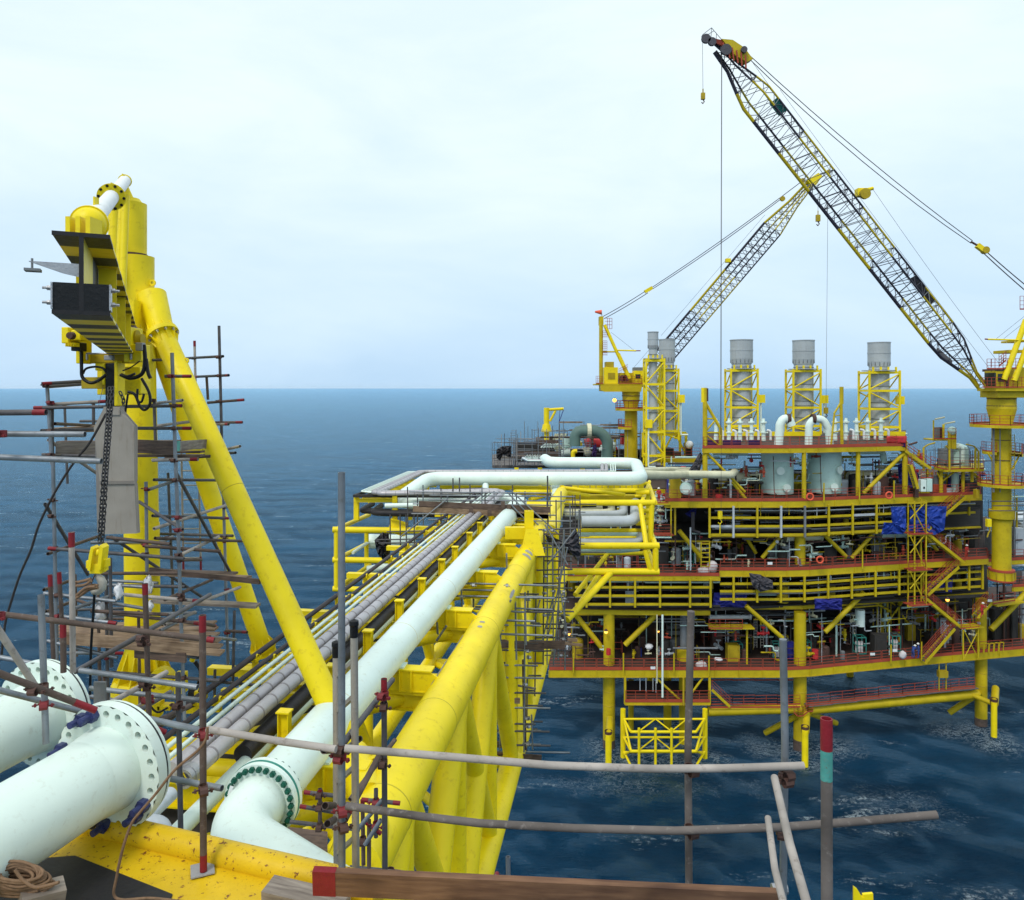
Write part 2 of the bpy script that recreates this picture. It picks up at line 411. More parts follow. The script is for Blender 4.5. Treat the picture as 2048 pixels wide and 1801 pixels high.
def wood(name, c0, c1, sc=1.0, wet=.75):
    m, nt, bs = new_mat(name); N = nt.nodes
    tcn = N.new('ShaderNodeTexCoord'); mp = N.new('ShaderNodeMapping'); mp.inputs['Scale'].default_value = (3.2 * sc, 30 * sc, 30 * sc)
    nt.links.new(tcn.outputs['Object'], mp.inputs[0])
    n1 = N.new('ShaderNodeTexNoise'); n1.inputs['Scale'].default_value = 1.0; n1.inputs['Detail'].default_value = 8; n1.inputs['Distortion'].default_value = .5
    nt.links.new(mp.outputs[0], n1.inputs['Vector'])
    n2 = N.new('ShaderNodeTexNoise'); n2.inputs['Scale'].default_value = 2.2; n2.inputs['Detail'].default_value = 6
    nt.links.new(tcn.outputs['Object'], n2.inputs['Vector'])
    r = N.new('ShaderNodeValToRGB'); r.color_ramp.elements[0].position = .3; r.color_ramp.elements[1].position = .7
    r.color_ramp.elements[0].color = (*c0, 1); r.color_ramp.elements[1].color = (*c1, 1)
    nt.links.new(n1.outputs['Fac'], r.inputs[0])
    r2 = N.new('ShaderNodeValToRGB'); r2.color_ramp.elements[0].position = .4; r2.color_ramp.elements[1].position = .75
    r2.color_ramp.elements[0].color = (1, 1, 1, 1); r2.color_ramp.elements[1].color = (.45, .40, .36, 1)
    nt.links.new(n2.outputs['Fac'], r2.inputs[0])
    mx = N.new('ShaderNodeMix'); mx.data_type = 'RGBA'; mx.blend_type = 'MULTIPLY'; mx.inputs[0].default_value = 1
    nt.links.new(r.outputs[0], mx.inputs[6]); nt.links.new(r2.outputs[0], mx.inputs[7]); nt.links.new(mx.outputs[2], bs.inputs['Base Color'])
    bs.inputs['Roughness'].default_value = wet
    bp = N.new('ShaderNodeBump'); bp.inputs['Strength'].default_value = .5; bp.inputs['Distance'].default_value = .006
    nt.links.new(n1.outputs['Fac'], bp.inputs['Height']); nt.links.new(bp.outputs[0], bs.inputs['Normal'])
    return m
M['wood'] = wood('weathered scaffold board', (.17, .105, .06), (.36, .25, .16))
M['wood_grey'] = wood('grey old timber', (.15, .12, .10), (.34, .29, .24))
M['wood_red'] = wood('stained brown toe board', (.12, .055, .03), (.24, .125, .065))
M['wood_dark'] = wood('dark wet board', (.07, .045, .035), (.17, .11, .08))
M['rope'] = paint('coir rope', (.20, .12, .07), .9, .25, (.15, .09, .05), .6, 20, bump=.01)
M['rope_dark'] = paint('dark tarred rope', (.035, .03, .03), .8, .3, (.08, .06, .05), .5, 20)
def lampmat(name, col, e):
    m, nt, bs = new_mat(name); bs.inputs['Base Color'].default_value = (*col, 1)
    bs.inputs['Emission Color'].default_value = (*col, 1); bs.inputs['Emission Strength'].default_value = e
    return m
M['lamp'] = lampmat('lit sodium lamp', (1.0, .42, .06), 3.0)

# ------------------------------------------------------------------ sea
LEGS = [(1218, 112), (1600, 112), (1962, 112), (1218, 89), (1367, 95), (1600, 89), (1962, 94), (1216, 86), (1608, 86), (1985, 91), (1300, 86.3), (1350, 86.3), (1260, 87), (1400, 87), (1530, 90), (1660, 90), (1905, 94)]
def build_sea():
    radii = [14.0]
    while radii[-1] < 900: radii.append(radii[-1] * 1.008)
    while radii[-1] < 45000: radii.append(radii[-1] * 1.035)
    radii = np.array(radii)
    ang = np.radians(np.concatenate([np.linspace(-180, -46, 44)[:-1], np.linspace(-46, 46, 560), np.linspace(46, 180, 44)[1:-1]]))
    R, A = np.meshgrid(radii, ang, indexing='ij')
    X = R * np.sin(A); Y = R * np.cos(A); Z = np.zeros_like(X)
    cell = np.maximum(R * 0.008, R * math.radians(92 / 560))
    cell = np.where(R > 900, R * .035, cell)
    g = np.random.default_rng(11); main = math.radians(205)
    DX = np.zeros_like(X); DY = np.zeros_like(X)
    for i in range(54):
        lam = 1.6 * (1.048 ** i) * g.uniform(.9, 1.1)
        th = main + g.normal(0, .85); k = 2 * PI / lam
        amp = .0135 * lam ** .34 * g.uniform(.6, 1.2)
        att = np.clip((lam / cell - 3) / 4, 0, 1)
        ph = k * (X * math.sin(th) + Y * math.cos(th)) + g.uniform(0, 6.28)
        Z += amp * att * np.sin(ph)
        q = .75 * amp * att * np.cos(ph)
        DX += q * math.sin(th); DY += q * math.cos(th)
    crest = Z.copy()
    foam = np.zeros_like(X)
    for px, d in LEGS:
        lx, ly = (px - 1024) * d / FPX, d
        rr = np.hypot(X - lx, Y - ly)
        foam = np.maximum(foam, np.clip(1 - rr / 6.5, 0, 1) * .9)
    # churned water drifting off the legs
    bx, by = 22.0, 82.0
    foam = np.maximum(foam, .44 * np.exp(-(((X - 12) / 28) ** 2 + ((Y - 81) / 6) ** 2)))
    foam = np.maximum(foam, .44 * np.exp(-(((X - 40) / 10) ** 2 + ((Y - 77) / 10) ** 2)))
    crestf = np.clip((crest - .55) / .9, 0, 1)
    V3 = np.stack([X + DX, Y + DY, Z], -1).reshape(-1, 3)
    n0, n1 = R.shape
    idx = np.arange(n0 * n1).reshape(n0, n1)
    a = idx[:-1, :]; b = idx[1:, :]
    F = np.stack([a, b, np.roll(b, -1, 1), np.roll(a, -1, 1)], -1).reshape(-1, 4)
    F = F[:, ::-1]
    me = bpy.data.meshes.new('sea')
    me.vertices.add(len(V3) + 1); me.vertices.foreach_set('co', np.vstack([V3, [[0, 0, 0]]]).ravel())
    cap = np.stack([np.full(n1, n0 * n1), idx[0], np.roll(idx[0], -1)], -1)
    tot = np.concatenate([F.ravel(), cap[:, ::-1].ravel()])
    me.loops.add(len(tot)); me.loops.foreach_set('vertex_index', tot.astype(np.int32))
    me.polygons.add(len(F) + len(cap))
    st = np.concatenate([np.arange(len(F)) * 4, len(F) * 4 + np.arange(len(cap)) * 3])
    me.polygons.foreach_set('loop_start', st.astype(np.int32))
    me.polygons.foreach_set('use_smooth', np.ones(len(F) + len(cap), bool))
    me.update(); me.validate()
    at = me.attributes.new('foam', 'FLOAT', 'POINT'); at.data.foreach_set('value', np.append(foam.ravel(), 0).astype(np.float32))
    at = me.attributes.new('crest', 'FLOAT', 'POINT'); at.data.foreach_set('value', np.append(crestf.ravel(), 0).astype(np.float32))
    m, nt, bs = new_mat('sea water'); N = nt.nodes
    geo = N.new('ShaderNodeNewGeometry')
    bs.inputs['IOR'].default_value = 1.2
    def noise(sc, det, rough=.6, stretch=None):
        n = N.new('ShaderNodeTexNoise'); n.inputs['Scale'].default_value = sc; n.inputs['Detail'].default_value = det; n.inputs['Roughness'].default_value = rough
        mp = N.new('ShaderNodeMapping'); mp.inputs['Rotation'].default_value = (0, 0, math.radians(22)); mp.inputs['Scale'].default_value = stretch or (1, 1, 1)
        L(nt, geo.outputs['Position'], mp.inputs[0]); L(nt, mp.outputs[0], n.inputs['Vector']); return n
    nb = noise(.80, 12, .76, (.7, 1.4, 1)); nc = noise(3.4, 7, .68, (.6, 1.3, 1)); nw = noise(.030, 7, .65, (.6, 1.5, 1))
    bp = N.new('ShaderNodeBump'); bp.inputs['Strength'].default_value = 1.0; bp.inputs['Distance'].default_value = 1.0
    L(nt, nb.outputs['Fac'], bp.inputs['Height'])
    bp2 = N.new('ShaderNodeBump'); bp2.inputs['Strength'].default_value = 1.0; bp2.inputs['Distance'].default_value = .26
    L(nt, nc.outputs['Fac'], bp2.inputs['Height']); L(nt, bp.outputs[0], bp2.inputs['Normal']); L(nt, bp2.outputs[0], bs.inputs['Normal'])
    # water tone: patches of clearer and greyer blue
    wr = N.new('ShaderNodeValToRGB'); wr.color_ramp.elements[0].position = .35; wr.color_ramp.elements[1].position = .68
    wr.color_ramp.elements[0].color = (.0008, .012, .034, 1); wr.color_ramp.elements[1].color = (.0025, .055, .130, 1)
    L(nt, nw.outputs['Fac'], wr.inputs[0])
    # foam: lacy veins and small whitecaps
    af = N.new('ShaderNodeAttribute'); af.attribute_name = 'foam'; ac = N.new('ShaderNodeAttribute'); ac.attribute_name = 'crest'
    nf = noise(1.1, 8, .70, (.8, 1.2, 1)); nf.inputs['Distortion'].default_value = .9
    rid = N.new('ShaderNodeMath'); rid.operation = 'SUBTRACT'; rid.inputs[1].default_value = .5; L(nt, nf.outputs['Fac'], rid.inputs[0])
    ab = N.new('ShaderNodeMath'); ab.operation = 'ABSOLUTE'; L(nt, rid.outputs[0], ab.inputs[0])
    vein = N.new('ShaderNodeMapRange'); vein.inputs[1].default_value = .034; vein.inputs[2].default_value = .0; vein.inputs[3].default_value = 0; vein.inputs[4].default_value = 1; L(nt, ab.outputs[0], vein.inputs[0])
    nl = noise(.22, 8, .85)
    fm = N.new('ShaderNodeMath'); fm.operation = 'ADD'; L(nt, af.outputs['Fac'], fm.inputs[0]); L(nt, nl.outputs['Fac'], fm.inputs[1])
    fr = N.new('ShaderNodeMapRange'); fr.inputs[1].default_value = .84; fr.inputs[2].default_value = 1.30; L(nt, fm.outputs[0], fr.inputs[0])
    fmul = N.new('ShaderNodeMath'); fmul.operation = 'MULTIPLY'; L(nt, fr.outputs[0], fmul.inputs[0]); L(nt, vein.outputs[0], fmul.inputs[1])
    # whitecaps: only where a crest and a fine noise agree
    ncap = noise(.10, 8, .74, (.45, 1.8, 1))
    cm = N.new('ShaderNodeMath'); cm.operation = 'MULTIPLY_ADD'; L(nt, ac.outputs['Fac'], cm.inputs[0]); cm.inputs[1].default_value = .10; L(nt, ncap.outputs['Fac'], cm.inputs[2])
    cap_ = N.new('ShaderNodeMapRange'); cap_.inputs[1].default_value = .585; cap_.inputs[2].default_value = .66; L(nt, cm.outputs[0], cap_.inputs[0])
    nk = noise(1.7, 9, .75); kr = N.new('ShaderNodeMapRange'); kr.inputs[1].default_value = .47; kr.inputs[2].default_value = .60; L(nt, nk.outputs['Fac'], kr.inputs[0])
    cap2 = N.new('ShaderNodeMath'); cap2.operation = 'MULTIPLY'; L(nt, cap_.outputs[0], cap2.inputs[0]); L(nt, kr.outputs[0], cap2.inputs[1]); cap_ = cap2
    mxf = N.new('ShaderNodeMath'); mxf.operation = 'MAXIMUM'; L(nt, fmul.outputs[0], mxf.inputs[0]); L(nt, cap_.outputs[0], mxf.inputs[1])
    cl = N.new('ShaderNodeMath'); cl.operation = 'MULTIPLY'; cl.inputs[1].default_value = .8; cl.use_clamp = True; L(nt, mxf.outputs[0], cl.inputs[0])
    mc = N.new('ShaderNodeMix'); mc.data_type = 'RGBA'; mc.inputs[7].default_value = (.62, .70, .74, 1)
    L(nt, cl.outputs[0], mc.inputs[0]); L(nt, wr.outputs[0], mc.inputs[6]); L(nt, mc.outputs[2], bs.inputs['Base Color'])
    ro = N.new('ShaderNodeMapRange'); ro.inputs[3].default_value = .07; ro.inputs[4].default_value = .8; L(nt, cl.outputs[0], ro.inputs[0])
    nt.nodes.remove(bs)
    df = N.new('ShaderNodeBsdfDiffuse'); gl = N.new('ShaderNodeBsdfGlossy'); fz = N.new('ShaderNodeFresnel'); mxs = N.new('ShaderNodeMixShader')
    fz.inputs['IOR'].default_value = 1.19; gl.inputs['Color'].default_value = (.54, .79, .95, 1)
    L(nt, mc.outputs[2], df.inputs['Color']); L(nt, bp2.outputs[0], df.inputs['Normal']); L(nt, bp2.outputs[0], gl.inputs['Normal'])
    L(nt, ro.outputs[0], gl.inputs['Roughness']); fb_ = N.new('ShaderNodeFresnel'); fb_.inputs['IOR'].default_value = 1.22; L(nt, bp2.outputs[0], fb_.inputs['Normal']); fa = N.new('ShaderNodeMix'); fa.inputs[0].default_value = .62; L(nt, fz.outputs[0], fa.inputs[2]); L(nt, fb_.outputs[0], fa.inputs[3]); L(nt, fa.outputs[0], mxs.inputs[0]); L(nt, df.outputs[0], mxs.inputs[1]); L(nt, gl.outputs[0], mxs.inputs[2])
    L(nt, mxs.outputs[0], N['Material Output'].inputs['Surface'])
    me.materials.append(m)
    o = bpy.data.objects.new('sea', me); COL.objects.link(o); o['kind'] = 'structure'
    o['label'] = 'choppy deep blue sea reaching the hazy horizon'
    return o
build_sea()
# haze over the water: one closed box of thin even air
def build_haze():
    m, nt, bs = new_mat('sea air'); nt.nodes.remove(bs)
    v = nt.nodes.new('ShaderNodeVolumePrincipled'); v.inputs['Density'].default_value = HAZE_D
    v.inputs['Color'].default_value = (.88, .95, 1.0, 1); v.inputs['Anisotropy'].default_value = .2
    L(nt, v.outputs[0], nt.nodes['Material Output'].inputs['Volume'])
    mb = MB(); mb.box((0, 0, 48.5), 100000, 100000, 107)
    o = mb.build('haze', m); o['kind'] = 'stuff'; o['label'] = 'thin pale sea haze'; o.display_type = 'WIRE'
HAZE_D = .000005
build_haze()
# ================================================================== shared small pieces
def coupler_mesh(mat):
    k = (mat.name, 'coupler')
    if k not in _unit:
        m = MB()
        m.lathe((0, 0, 0), (0, 0, 1), [(-.028, .026), (-.028, .032), (.028, .032), (.028, .026)], 8, False)
        m.lathe((0, .052, 0), (1, 0, 0), [(-.028, .026), (-.028, .032), (.028, .032), (.028, .026)], 8, False)
        m.tube((.03, .03, .012), (.075, .045, .012), .007, 5); m.tube((-.03, .03, -.012), (-.07, .02, -.012), .007, 5)
        m.box((.055, .038, .012), .016, .024, .024); m.box((-.055, .024, -.012), .016, .024, .024)
        m.box((0, .026, 0), .05, .012, .05)
        me = bpy.data.meshes.new('coupler'); me.from_pydata(m.v, [], m.f); me.materials.append(mat); _unit[k] = me
    return _unit[k]
def coupler(parent, p, axis=(0, 0, 1), toward=(0, -1, 0), mat='coupler', s=1.0):
    o = bpy.data.objects.new('coupler', coupler_mesh(M[mat])); COL.objects.link(o); o.parent = parent
    Z = V(axis).normalized(); Y = V(toward); Y = (Y - Z * Y.dot(Z)).normalized(); X = Y.cross(Z)
    o.matrix_local = Matrix.LocRotScale(V(p) - wloc(parent), Matrix((X, Y, Z)).transposed().to_quaternion(), V((s, s, s)))
    return o
TR = .0245
def stube(parent, a, b, mat='galv', ends='', r=TR, n=14, endmat='red', elen=.14, mid=None):
    """scaffold tube; ends 'a', 'b' painted; mid gives slight sag points"""
    a, b = V(a), V(b); mb = MB(); d = (b - a).normalized()
    if mid:
        mb.path([a] + [V(q) for q in mid] + [b], r, n)
        mb.v[-2 * n:]  # caps stay closed on bent tubes
        o = mb.build('tube', [M[mat]], parent)
    else:
        mb.pipe(a, b, r, n); o = mb.build('tube', [M[mat]], parent)
    for e, pt, sg in (('a', a, 1), ('b', b, -1)):
        if e in ends:
            eb = MB(); dd = d
            if mid: dd = ((V(mid[0]) - a) if e == 'a' else (b - V(mid[-1]))).normalized()
            eb.tube(pt - dd * sg * .001, pt + dd * sg * elen, r + .0012, n, caps=False)
            eb.tube(pt - dd * sg * .001, pt + dd * sg * .001, r + .0012, n) if mid else None
            eb.build('painted_end', M[endmat], o)
    return o
def plank(name, parent, a, b, w, t, mat, up=(0, 0, 1), endmat=None):
    """board whose length is local x, so the grain follows it"""
    a, b = V(a), V(b); X = (b - a); Ln = X.length; X.normalize(); U = V(up); U = (U - X * U.dot(X)).normalized(); Y = U.cross(X)
    m = MB(); n = 5
    m.box((0, 0, 0), Ln, w, t)
    me = bpy.data.meshes.new(name); me.from_pydata(m.v, [], m.f); me.materials.append(M[mat])
    o = bpy.data.objects.new(name, me); COL.objects.link(o)
    base = wloc(parent) if parent else V((0, 0, 0))
    if parent: o.parent = parent
    o.matrix_local = Matrix.LocRotScale((a + b) / 2 - base, Matrix((X, Y, U)).transposed().to_quaternion(), V((1, 1, 1)))
    if endmat:
        e = MB(); e.box((-Ln / 2 + .07, 0, 0), .145, w + .004, t + .004)
        me2 = bpy.data.meshes.new('painted_end'); me2.from_pydata(e.v, [], e.f); me2.materials.append(M[endmat])
        c = bpy.data.objects.new('painted_end', me2); COL.objects.link(c); c.parent = o
    return o
def hexbolt(name, parent, p, axis, r, ln, mat, nut=1.0):
    """stud with a hexagonal nut at its foot"""
    k = (mat, round(r, 4), round(ln, 3), 'bolt')
    if k not in _unit:
        m = MB(); m.tube((0, 0, 0), (0, 0, ln), r, 10); m.tube((0, 0, -.001), (0, 0, ln * .42 * nut), r * 1.9, 6); m.tube((0, 0, ln * .42 * nut), (0, 0, ln * .46 * nut), r * 1.5, 6)
        me = bpy.data.meshes.new('stud'); me.from_pydata(m.v, [], m.f); me.materials.append(M[mat]); _unit[k] = me
    o = bpy.data.objects.new(name, _unit[k]); COL.objects.link(o); o.parent = parent
    o.matrix_local = Matrix.LocRotScale(V(p) - wloc(parent), V(axis).to_track_quat('Z', 'Y'), V((1, 1, 1)))
    return o

# ================================================================== near deck plate
DZ = CAMZ - 3.55
dk = thing('steel_deck', (-2.6, 5.0, DZ), 'rust pocked yellow deck plate with a raised rolled edge in the bottom left corner', 'deck')
def DP(x, y, dz=0):      # photograph pixel on the deck plane
    d = (3.55 - dz) * FPX / (y - HOR); return P(x, y, d)
mb = MB(); mb.poly([DP(150, 1668), DP(700, 1795), V((0.2, 3.9, DZ)), V((-4.2, 3.6, DZ)), V((-5.2, 5.6, DZ)), DP(60, 1650)][::-1], .03, (0, 0, 1)); mb.build('plate', M['yellow_rust'], dk)
mb = MB(); a, b = DP(60, 1630), DP(760, 1798); mb.path([a + V((0, 0, .05)), b + V((0, 0, .05))], .10, 24); mb.build('rolled_edge', M['yellow_rust'], dk)
# flat black sheet standing in for a dark opening in the plate
tag(MB().poly([DP(60, 1720, .02), DP(150, 1713, .02), DP(345, 1790, .02), V((-2.2, 4.4, DZ + .02)), V((-3.6, 4.4, DZ + .02))][::-1], .012, (0, 0, 1)).build('opening_patch', M['black_paint']), 'flat black patch standing in for a dark opening in the yellow deck under the flanged pipe', 'mat')
# ================================================================== two open flanged pipes
def flanged_pipe(cx, cy, d, dia, R, L_, label, studs, name='flanged_pipe'):
    ax = V((.285, .958, .01)).normalized(); c = P(cx, cy, d)
    t = thing(name, c, label, 'pipe', 'open ended flanged pipes')
    mb = MB(); mb.path([c - ax * .02, c - ax * .16, c - ax * L_], R, 48, rs=[R * 1.0, R, R]); mb.build('pipe_body', M['mint_near'], t)
    mb = MB(); mb.lathe(c, ax, [(-.26, R + .001), (-.14, R * 1.06), (-.03, R * 1.10)], 48); mb.build('weld_neck', M['mint_near'], t)
    mb = MB(); mb.holed_ring(c, ax, R * .96, dia / 2, .09, 24, dia / 2 * .865, .029, 14); mb.build('flange', M['mint_near'], t)
    mb = MB(); mb.lathe(c + ax * .052, ax, [(0, R * .9), (0, dia / 2 * .985), (.016, dia / 2 * .985), (.016, R * .9), (0, R * .9)], 48, False); mb.build('gasket', M['black_paint'], t)
    mb = MB(); mb.lathe(c + ax * .072, ax, [(0, dia / 2 * .97), (.03, dia / 2 * .97), (.03, .001)], 48, False); mb.build('cover_disc', M['mint_near'], t)
    q = ax.to_track_quat('Z', 'Y')
    for k in studs:
        a = 2 * PI * k / 24; o = q @ V((math.cos(a), math.sin(a), 0)); p = c + o * (dia / 2 * .865)
        hexbolt('stud_bolt', t, p - ax * .045, -ax, .029, .19, 'bolt_blue')
    return t, c, ax, q
fp1 = flanged_pipe(222, 1533, 5.95, 1.0, .305, 4.0, 'nearest mint white flanged pipe with blue studs left in its bolt holes', [])
t1, c1, ax1, q1 = fp1
def ring_dir(px, py, d=5.95):
    o = P(px, py, d) - c1; o -= ax1 * o.dot(ax1); return o.normalized()
for px, py in ((165, 1446), (200, 1442), (98, 1487), (292, 1578), (283, 1605), (215, 1650), (196, 1652)):
    o = ring_dir(px, py); ang = math.atan2((q1.inverted() @ o).y, (q1.inverted() @ o).x); k = round(ang / (2 * PI / 24)); a = k * 2 * PI / 24
    p = c1 + (q1 @ V((math.cos(a), math.sin(a), 0))) * .4325; hexbolt('stud_bolt', t1, p - ax1 * .045, -ax1, .027, .14, 'bolt_blue')
flanged_pipe(85, 1428, 7.25, 1.02, .31, 4.4, 'farther mint white flanged pipe half hidden behind the nearest one', [])

# ================================================================== bridge
bridge = thing('truss_bridge', B(8, -4, 13), 'bright yellow tubular truss bridge running from bottom centre out to the platform', 'bridge')
HT, HB = 6.46, 12.6
Y1 = M['yellow']
def longtube(name, s0, s1, u, h, r, mat, parent, n=32):
    mb = MB(); k = max(2, int((s1 - s0) / 4)); mb.path([B(s0 + (s1 - s0) * i / k, u, h) for i in range(k + 1)], r, n); return mb.build(name, mat, parent)
MB().path([B(s, -3.56, HT) for s in (8.6, 11, 14, 18, 22, 30, 46)], .45, 40, rs=[.45, .45, .44, .42, .40, .38, .37]).build('top_chord', Y1, bridge)
longtube('bottom_chord', 6, 46, -3.6, HB, .36, Y1, bridge)
longtube('top_chord', 8.6, 46, -8.0, 7.3, .25, Y1, bridge)
longtube('bottom_chord', 6, 46, -8.6, HB, .32, Y1, bridge)
ST = [7.9, 12.1, 16.4, 20.6, 24.9, 29.2, 33.5, 37.8, 42.1]
for i, s in enumerate(ST):
    for u, rr in ((-3.6, .21), (-8.6, .17)):
        mb = MB(); mb.tube(B(s, u, HT + .1), B(s, u, HB), rr, 20); mb.build('vertical', Y1, bridge)
        if i < len(ST) - 1:
            s2 = ST[i + 1]
            mb = MB(); mb.tube(B(s, u, HT + .2), B(s2, u, HB - .1), rr * 1.15, 20); mb.build('diagonal', Y1, bridge)
            if u > -5 and i in (0, 1, 2, 4, 6):
                mb = MB(); mb.tube(B(s2, u, HT + .2), B(s + .3, u, HB - .1), rr * 1.4, 24); mb.build('diagonal', Y1, bridge)
    for h in (HT + .15, HB):
        mb = MB(); mb.tube(B(s, -8.6, h), B(s, -3.6, h), .19, 16); mb.build('cross_tube', Y1, bridge)
    if i < len(ST) - 1:
        mb = MB(); mb.tube(B(s, -8.4, HT + .2), B(ST[i + 1], -3.8, HT + .2), .17, 16); mb.build('plan_brace', Y1, bridge)
        mb = MB(); mb.tube(B(s, -4.0, HB), B(ST[i + 1], -8.4, HB), .15, 12); mb.build('plan_brace', Y1, bridge)
# short stub in the nearest corner with a flat cap
mb = MB(); mb.tube(P(705, 1745, 9.3), P(735, 1640, 11.0), .36, 32); mb.build('end_stub', Y1, bridge)
# weld seams on the near chord and grey primer patches
seam = paint('weld seam', (.55, .42, .01), .5, .1, (.2, .12, .02), .5, 3)
for s in (11.0, 14.2, 19.5, 25.5):
    mb = MB(); c_ = B(s, -3.56, HT); rr = np.interp(s, [11, 14, 18, 22, 30, 46], [.45, .44, .42, .40, .38, .37]); mb.lathe(c_, BD, [(-.02, rr - .001), (0, rr + .0045), (.02, rr - .001)], 40); mb.build('weld_seam', seam, bridge)
# primer patches: thin shells hugging the top chord
prim = paint('grey primer patch', (.33, .32, .31), .6, .12, (.5, .4, .1), .5, 2)
def chord_patch(s0, s1, a0, a1, r=.453):
    r = .4535 if s0 < 11 else np.interp((s0 + s1) / 2, [11, 14, 18, 22, 30, 46], [.45, .44, .42, .40, .38, .37]) + .006
    vs = []; fs = []; n = 10; m = 8; q = random.Random(int(s0 * 10))
    for i in range(n + 1):
        s = s0 + (s1 - s0) * i / n; w = math.sin(PI * (i + .6) / (n + 1.2)) ** .4
        for k in range(m + 1):
            a = a0 + (a1 - a0) * (.5 + (k / m - .5) * w) + q.uniform(-.02, .02) * (k in (0, m))
            vs.append(B(s, -3.56 + r * math.cos(a), HT - r * math.sin(a)))
    for i in range(n):
        for k in range(m): fs.append((i * (m + 1) + k, i * (m + 1) + k + 1, (i + 1) * (m + 1) + k + 1, (i + 1) * (m + 1) + k))
    mb = MB(); mb._add(vs, fs, True); mb.build('primer_patch', prim, bridge)
for s0, s1, a0, a1 in ((15.2, 16.6, 2.25, 2.6), (16.9, 18.4, 2.3, 2.65), (19.2, 21.5, 2.35, 2.7), (22.5, 24.3, 2.4, 2.75), (25.0, 26.0, 2.3, 2.7), (22.0, 22.9, .45, .75),
                       (27.0, 27.35, .5, 1.5), (27.6, 28.0, .55, 1.45), (28.25, 28.6, .5, 1.4), (28.9, 29.5, .4, 1.3), (18.6, 18.75, 1.3, 1.6), (19.0, 19.12, 1.3, 1.65)):
    chord_patch(s0, s1, a0, a1)
# pipe support brackets: cross box beams, stanchions, end plates
SB = [9.3, 11.4, 15.5, 19.8, 24.0, 28.3, 32.5, 36.0]
STN = [12.4, 14.6, 16.8, 19.3, 21.6, 24.1, 26.1, 28.7, 30.9, 33.5]
for i, s in enumerate(SB):
    mb = MB(); mb.ibeam(B(s, -8.1, 6.62), B(s, -4.0, 6.62), .28, .42, .025); mb.build('cross_beam', Y1, bridge)
    mb = MB(); mb.bar(B(s, -9.0, 6.25), B(s, -7.7, 6.25), .22, .16); mb.build('outrigger', Y1, bridge)
    # bracket plate between the big pipe and the top chord
    if i > 0:
        c = B(s, -4.05, 6.15)
        mb = MB(); mb.poly([B(s - .1, -4.9, 6.5), B(s - .1, -3.95, 6.5), B(s - .1, -3.75, 6.12), B(s - .1, -4.0, 5.98), B(s - .1, -4.9, 5.98)], .03)
        mb.box(B(s, -4.4, 5.97), .95, .32, .03, BR, BD); mb.box(B(s - .15, -4.35, 6.2), .02, .12, .42, BR, BD); mb.box(B(s - .15, -4.6, 6.2), .02, .12, .42, BR, BD)
        mb.build('bracket', Y1, bridge)
        mb = MB(); mb.box(B(s + .05, -4.62, 6.03), .16, .3, .22, BR, BD); mb.build('pipe_shoe', M['mint'], bridge)
for s in STN:
    mb = MB(); mb.ibeam(B(s, -5.80, 6.6), B(s, -5.80, 5.66), .15, .20, .02, up=BR); mb.box(B(s, -5.80, 5.65), .24, .20, .03, BR, BD); mb.build('stanchion', Y1, bridge)
    mb = MB(); mb.bar(B(s, -8.2, 6.35), B(s, -5.7, 6.35), .12, .18); mb.build('pipe_rest', Y1, bridge)
# cable cleat blocks
def cleat(s, u, h):
    mb = MB(); mb.box(B(s, u, h), .16, .26, .06, BR, BD); mb.box(B(s, u, h + .1), .10, .10, .16, BR, BD); mb.lathe(B(s, u, h - .04), BR, [(-.07, .07), (.07, .07)], 8); mb.build('cable_cleat', Y1, bridge)
for i, s in enumerate(STN):
    cleat(s + .5, -7.72, 5.80); cleat(s + .55, -7.35, 5.80)
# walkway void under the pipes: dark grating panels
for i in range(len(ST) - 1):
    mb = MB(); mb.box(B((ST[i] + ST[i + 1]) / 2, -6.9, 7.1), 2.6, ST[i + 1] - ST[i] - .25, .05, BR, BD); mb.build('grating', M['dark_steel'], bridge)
# gusset and post at the far end of the near chord
mb = MB(); mb.poly([P(1040, 1112, 28.6), P(1090, 1112, 28.6), P(1075, 1058, 28.8), P(1052, 1058, 28.8)], .35); mb.build('gusset', Y1, bridge)
mb = MB(); mb.ibeam(P(1058, 1062, 29.2), P(1058, 1022, 29.2), .35, .35, .03, up=(0, 1, 0)); mb.build('post', Y1, bridge)
mb = MB(); mb.bar(P(1010, 1066, 29.4), P(1060, 1066, 29.4), .3, .45); mb.build('cross_beam', Y1, bridge)

# ------------------------------------------------ pipes and cables riding on the bridge
LOOP = 1.0
def run(name, label, cat, pts, r, mat, bend, group=None, n=20, bands=None, bandmat='cladding_band', k=7):
    t = thing(name, pts[0], label, cat, group)
    full = fillet(pts, bend, k); MB().path(full, r, n).build('pipe_wall' if cat == 'pipe' else 'sheath', M[mat], t)
    if bands:
        # thin raised bands along the run
        acc = 0; out = []
        for a, b in zip(full[:-1], full[1:]):
            Ls = (b - a).length; pos = bands - acc if acc else bands
            x = bands - acc
            while x < Ls:
                out.append((a + (b - a) * (x / Ls), (b - a).normalized())); x += bands
            acc = (acc + Ls) % bands
        for p, d in out[:150]:
            k_ = (bandmat, round(r, 3), 'band')
            if k_ not in _unit:
                m = MB(); m.lathe((0, 0, 0), (0, 0, 1), [(-.018, r), (-.018, r + .005), (.018, r + .005), (.018, r)], n); me = bpy.data.meshes.new('band'); me.from_pydata(m.v, [], m.f); me.materials.append(M[bandmat]); _unit[k_] = me
            o = bpy.data.objects.new('band', _unit[k_]); COL.objects.link(o); o.parent = t
            o.matrix_local = Matrix.LocRotScale(p - t.location, d.to_track_quat('Z', 'Y'), V((1, 1, 1)))
    return t
h = 5.7
BX = lambda x, y, d: P(x, y, d)
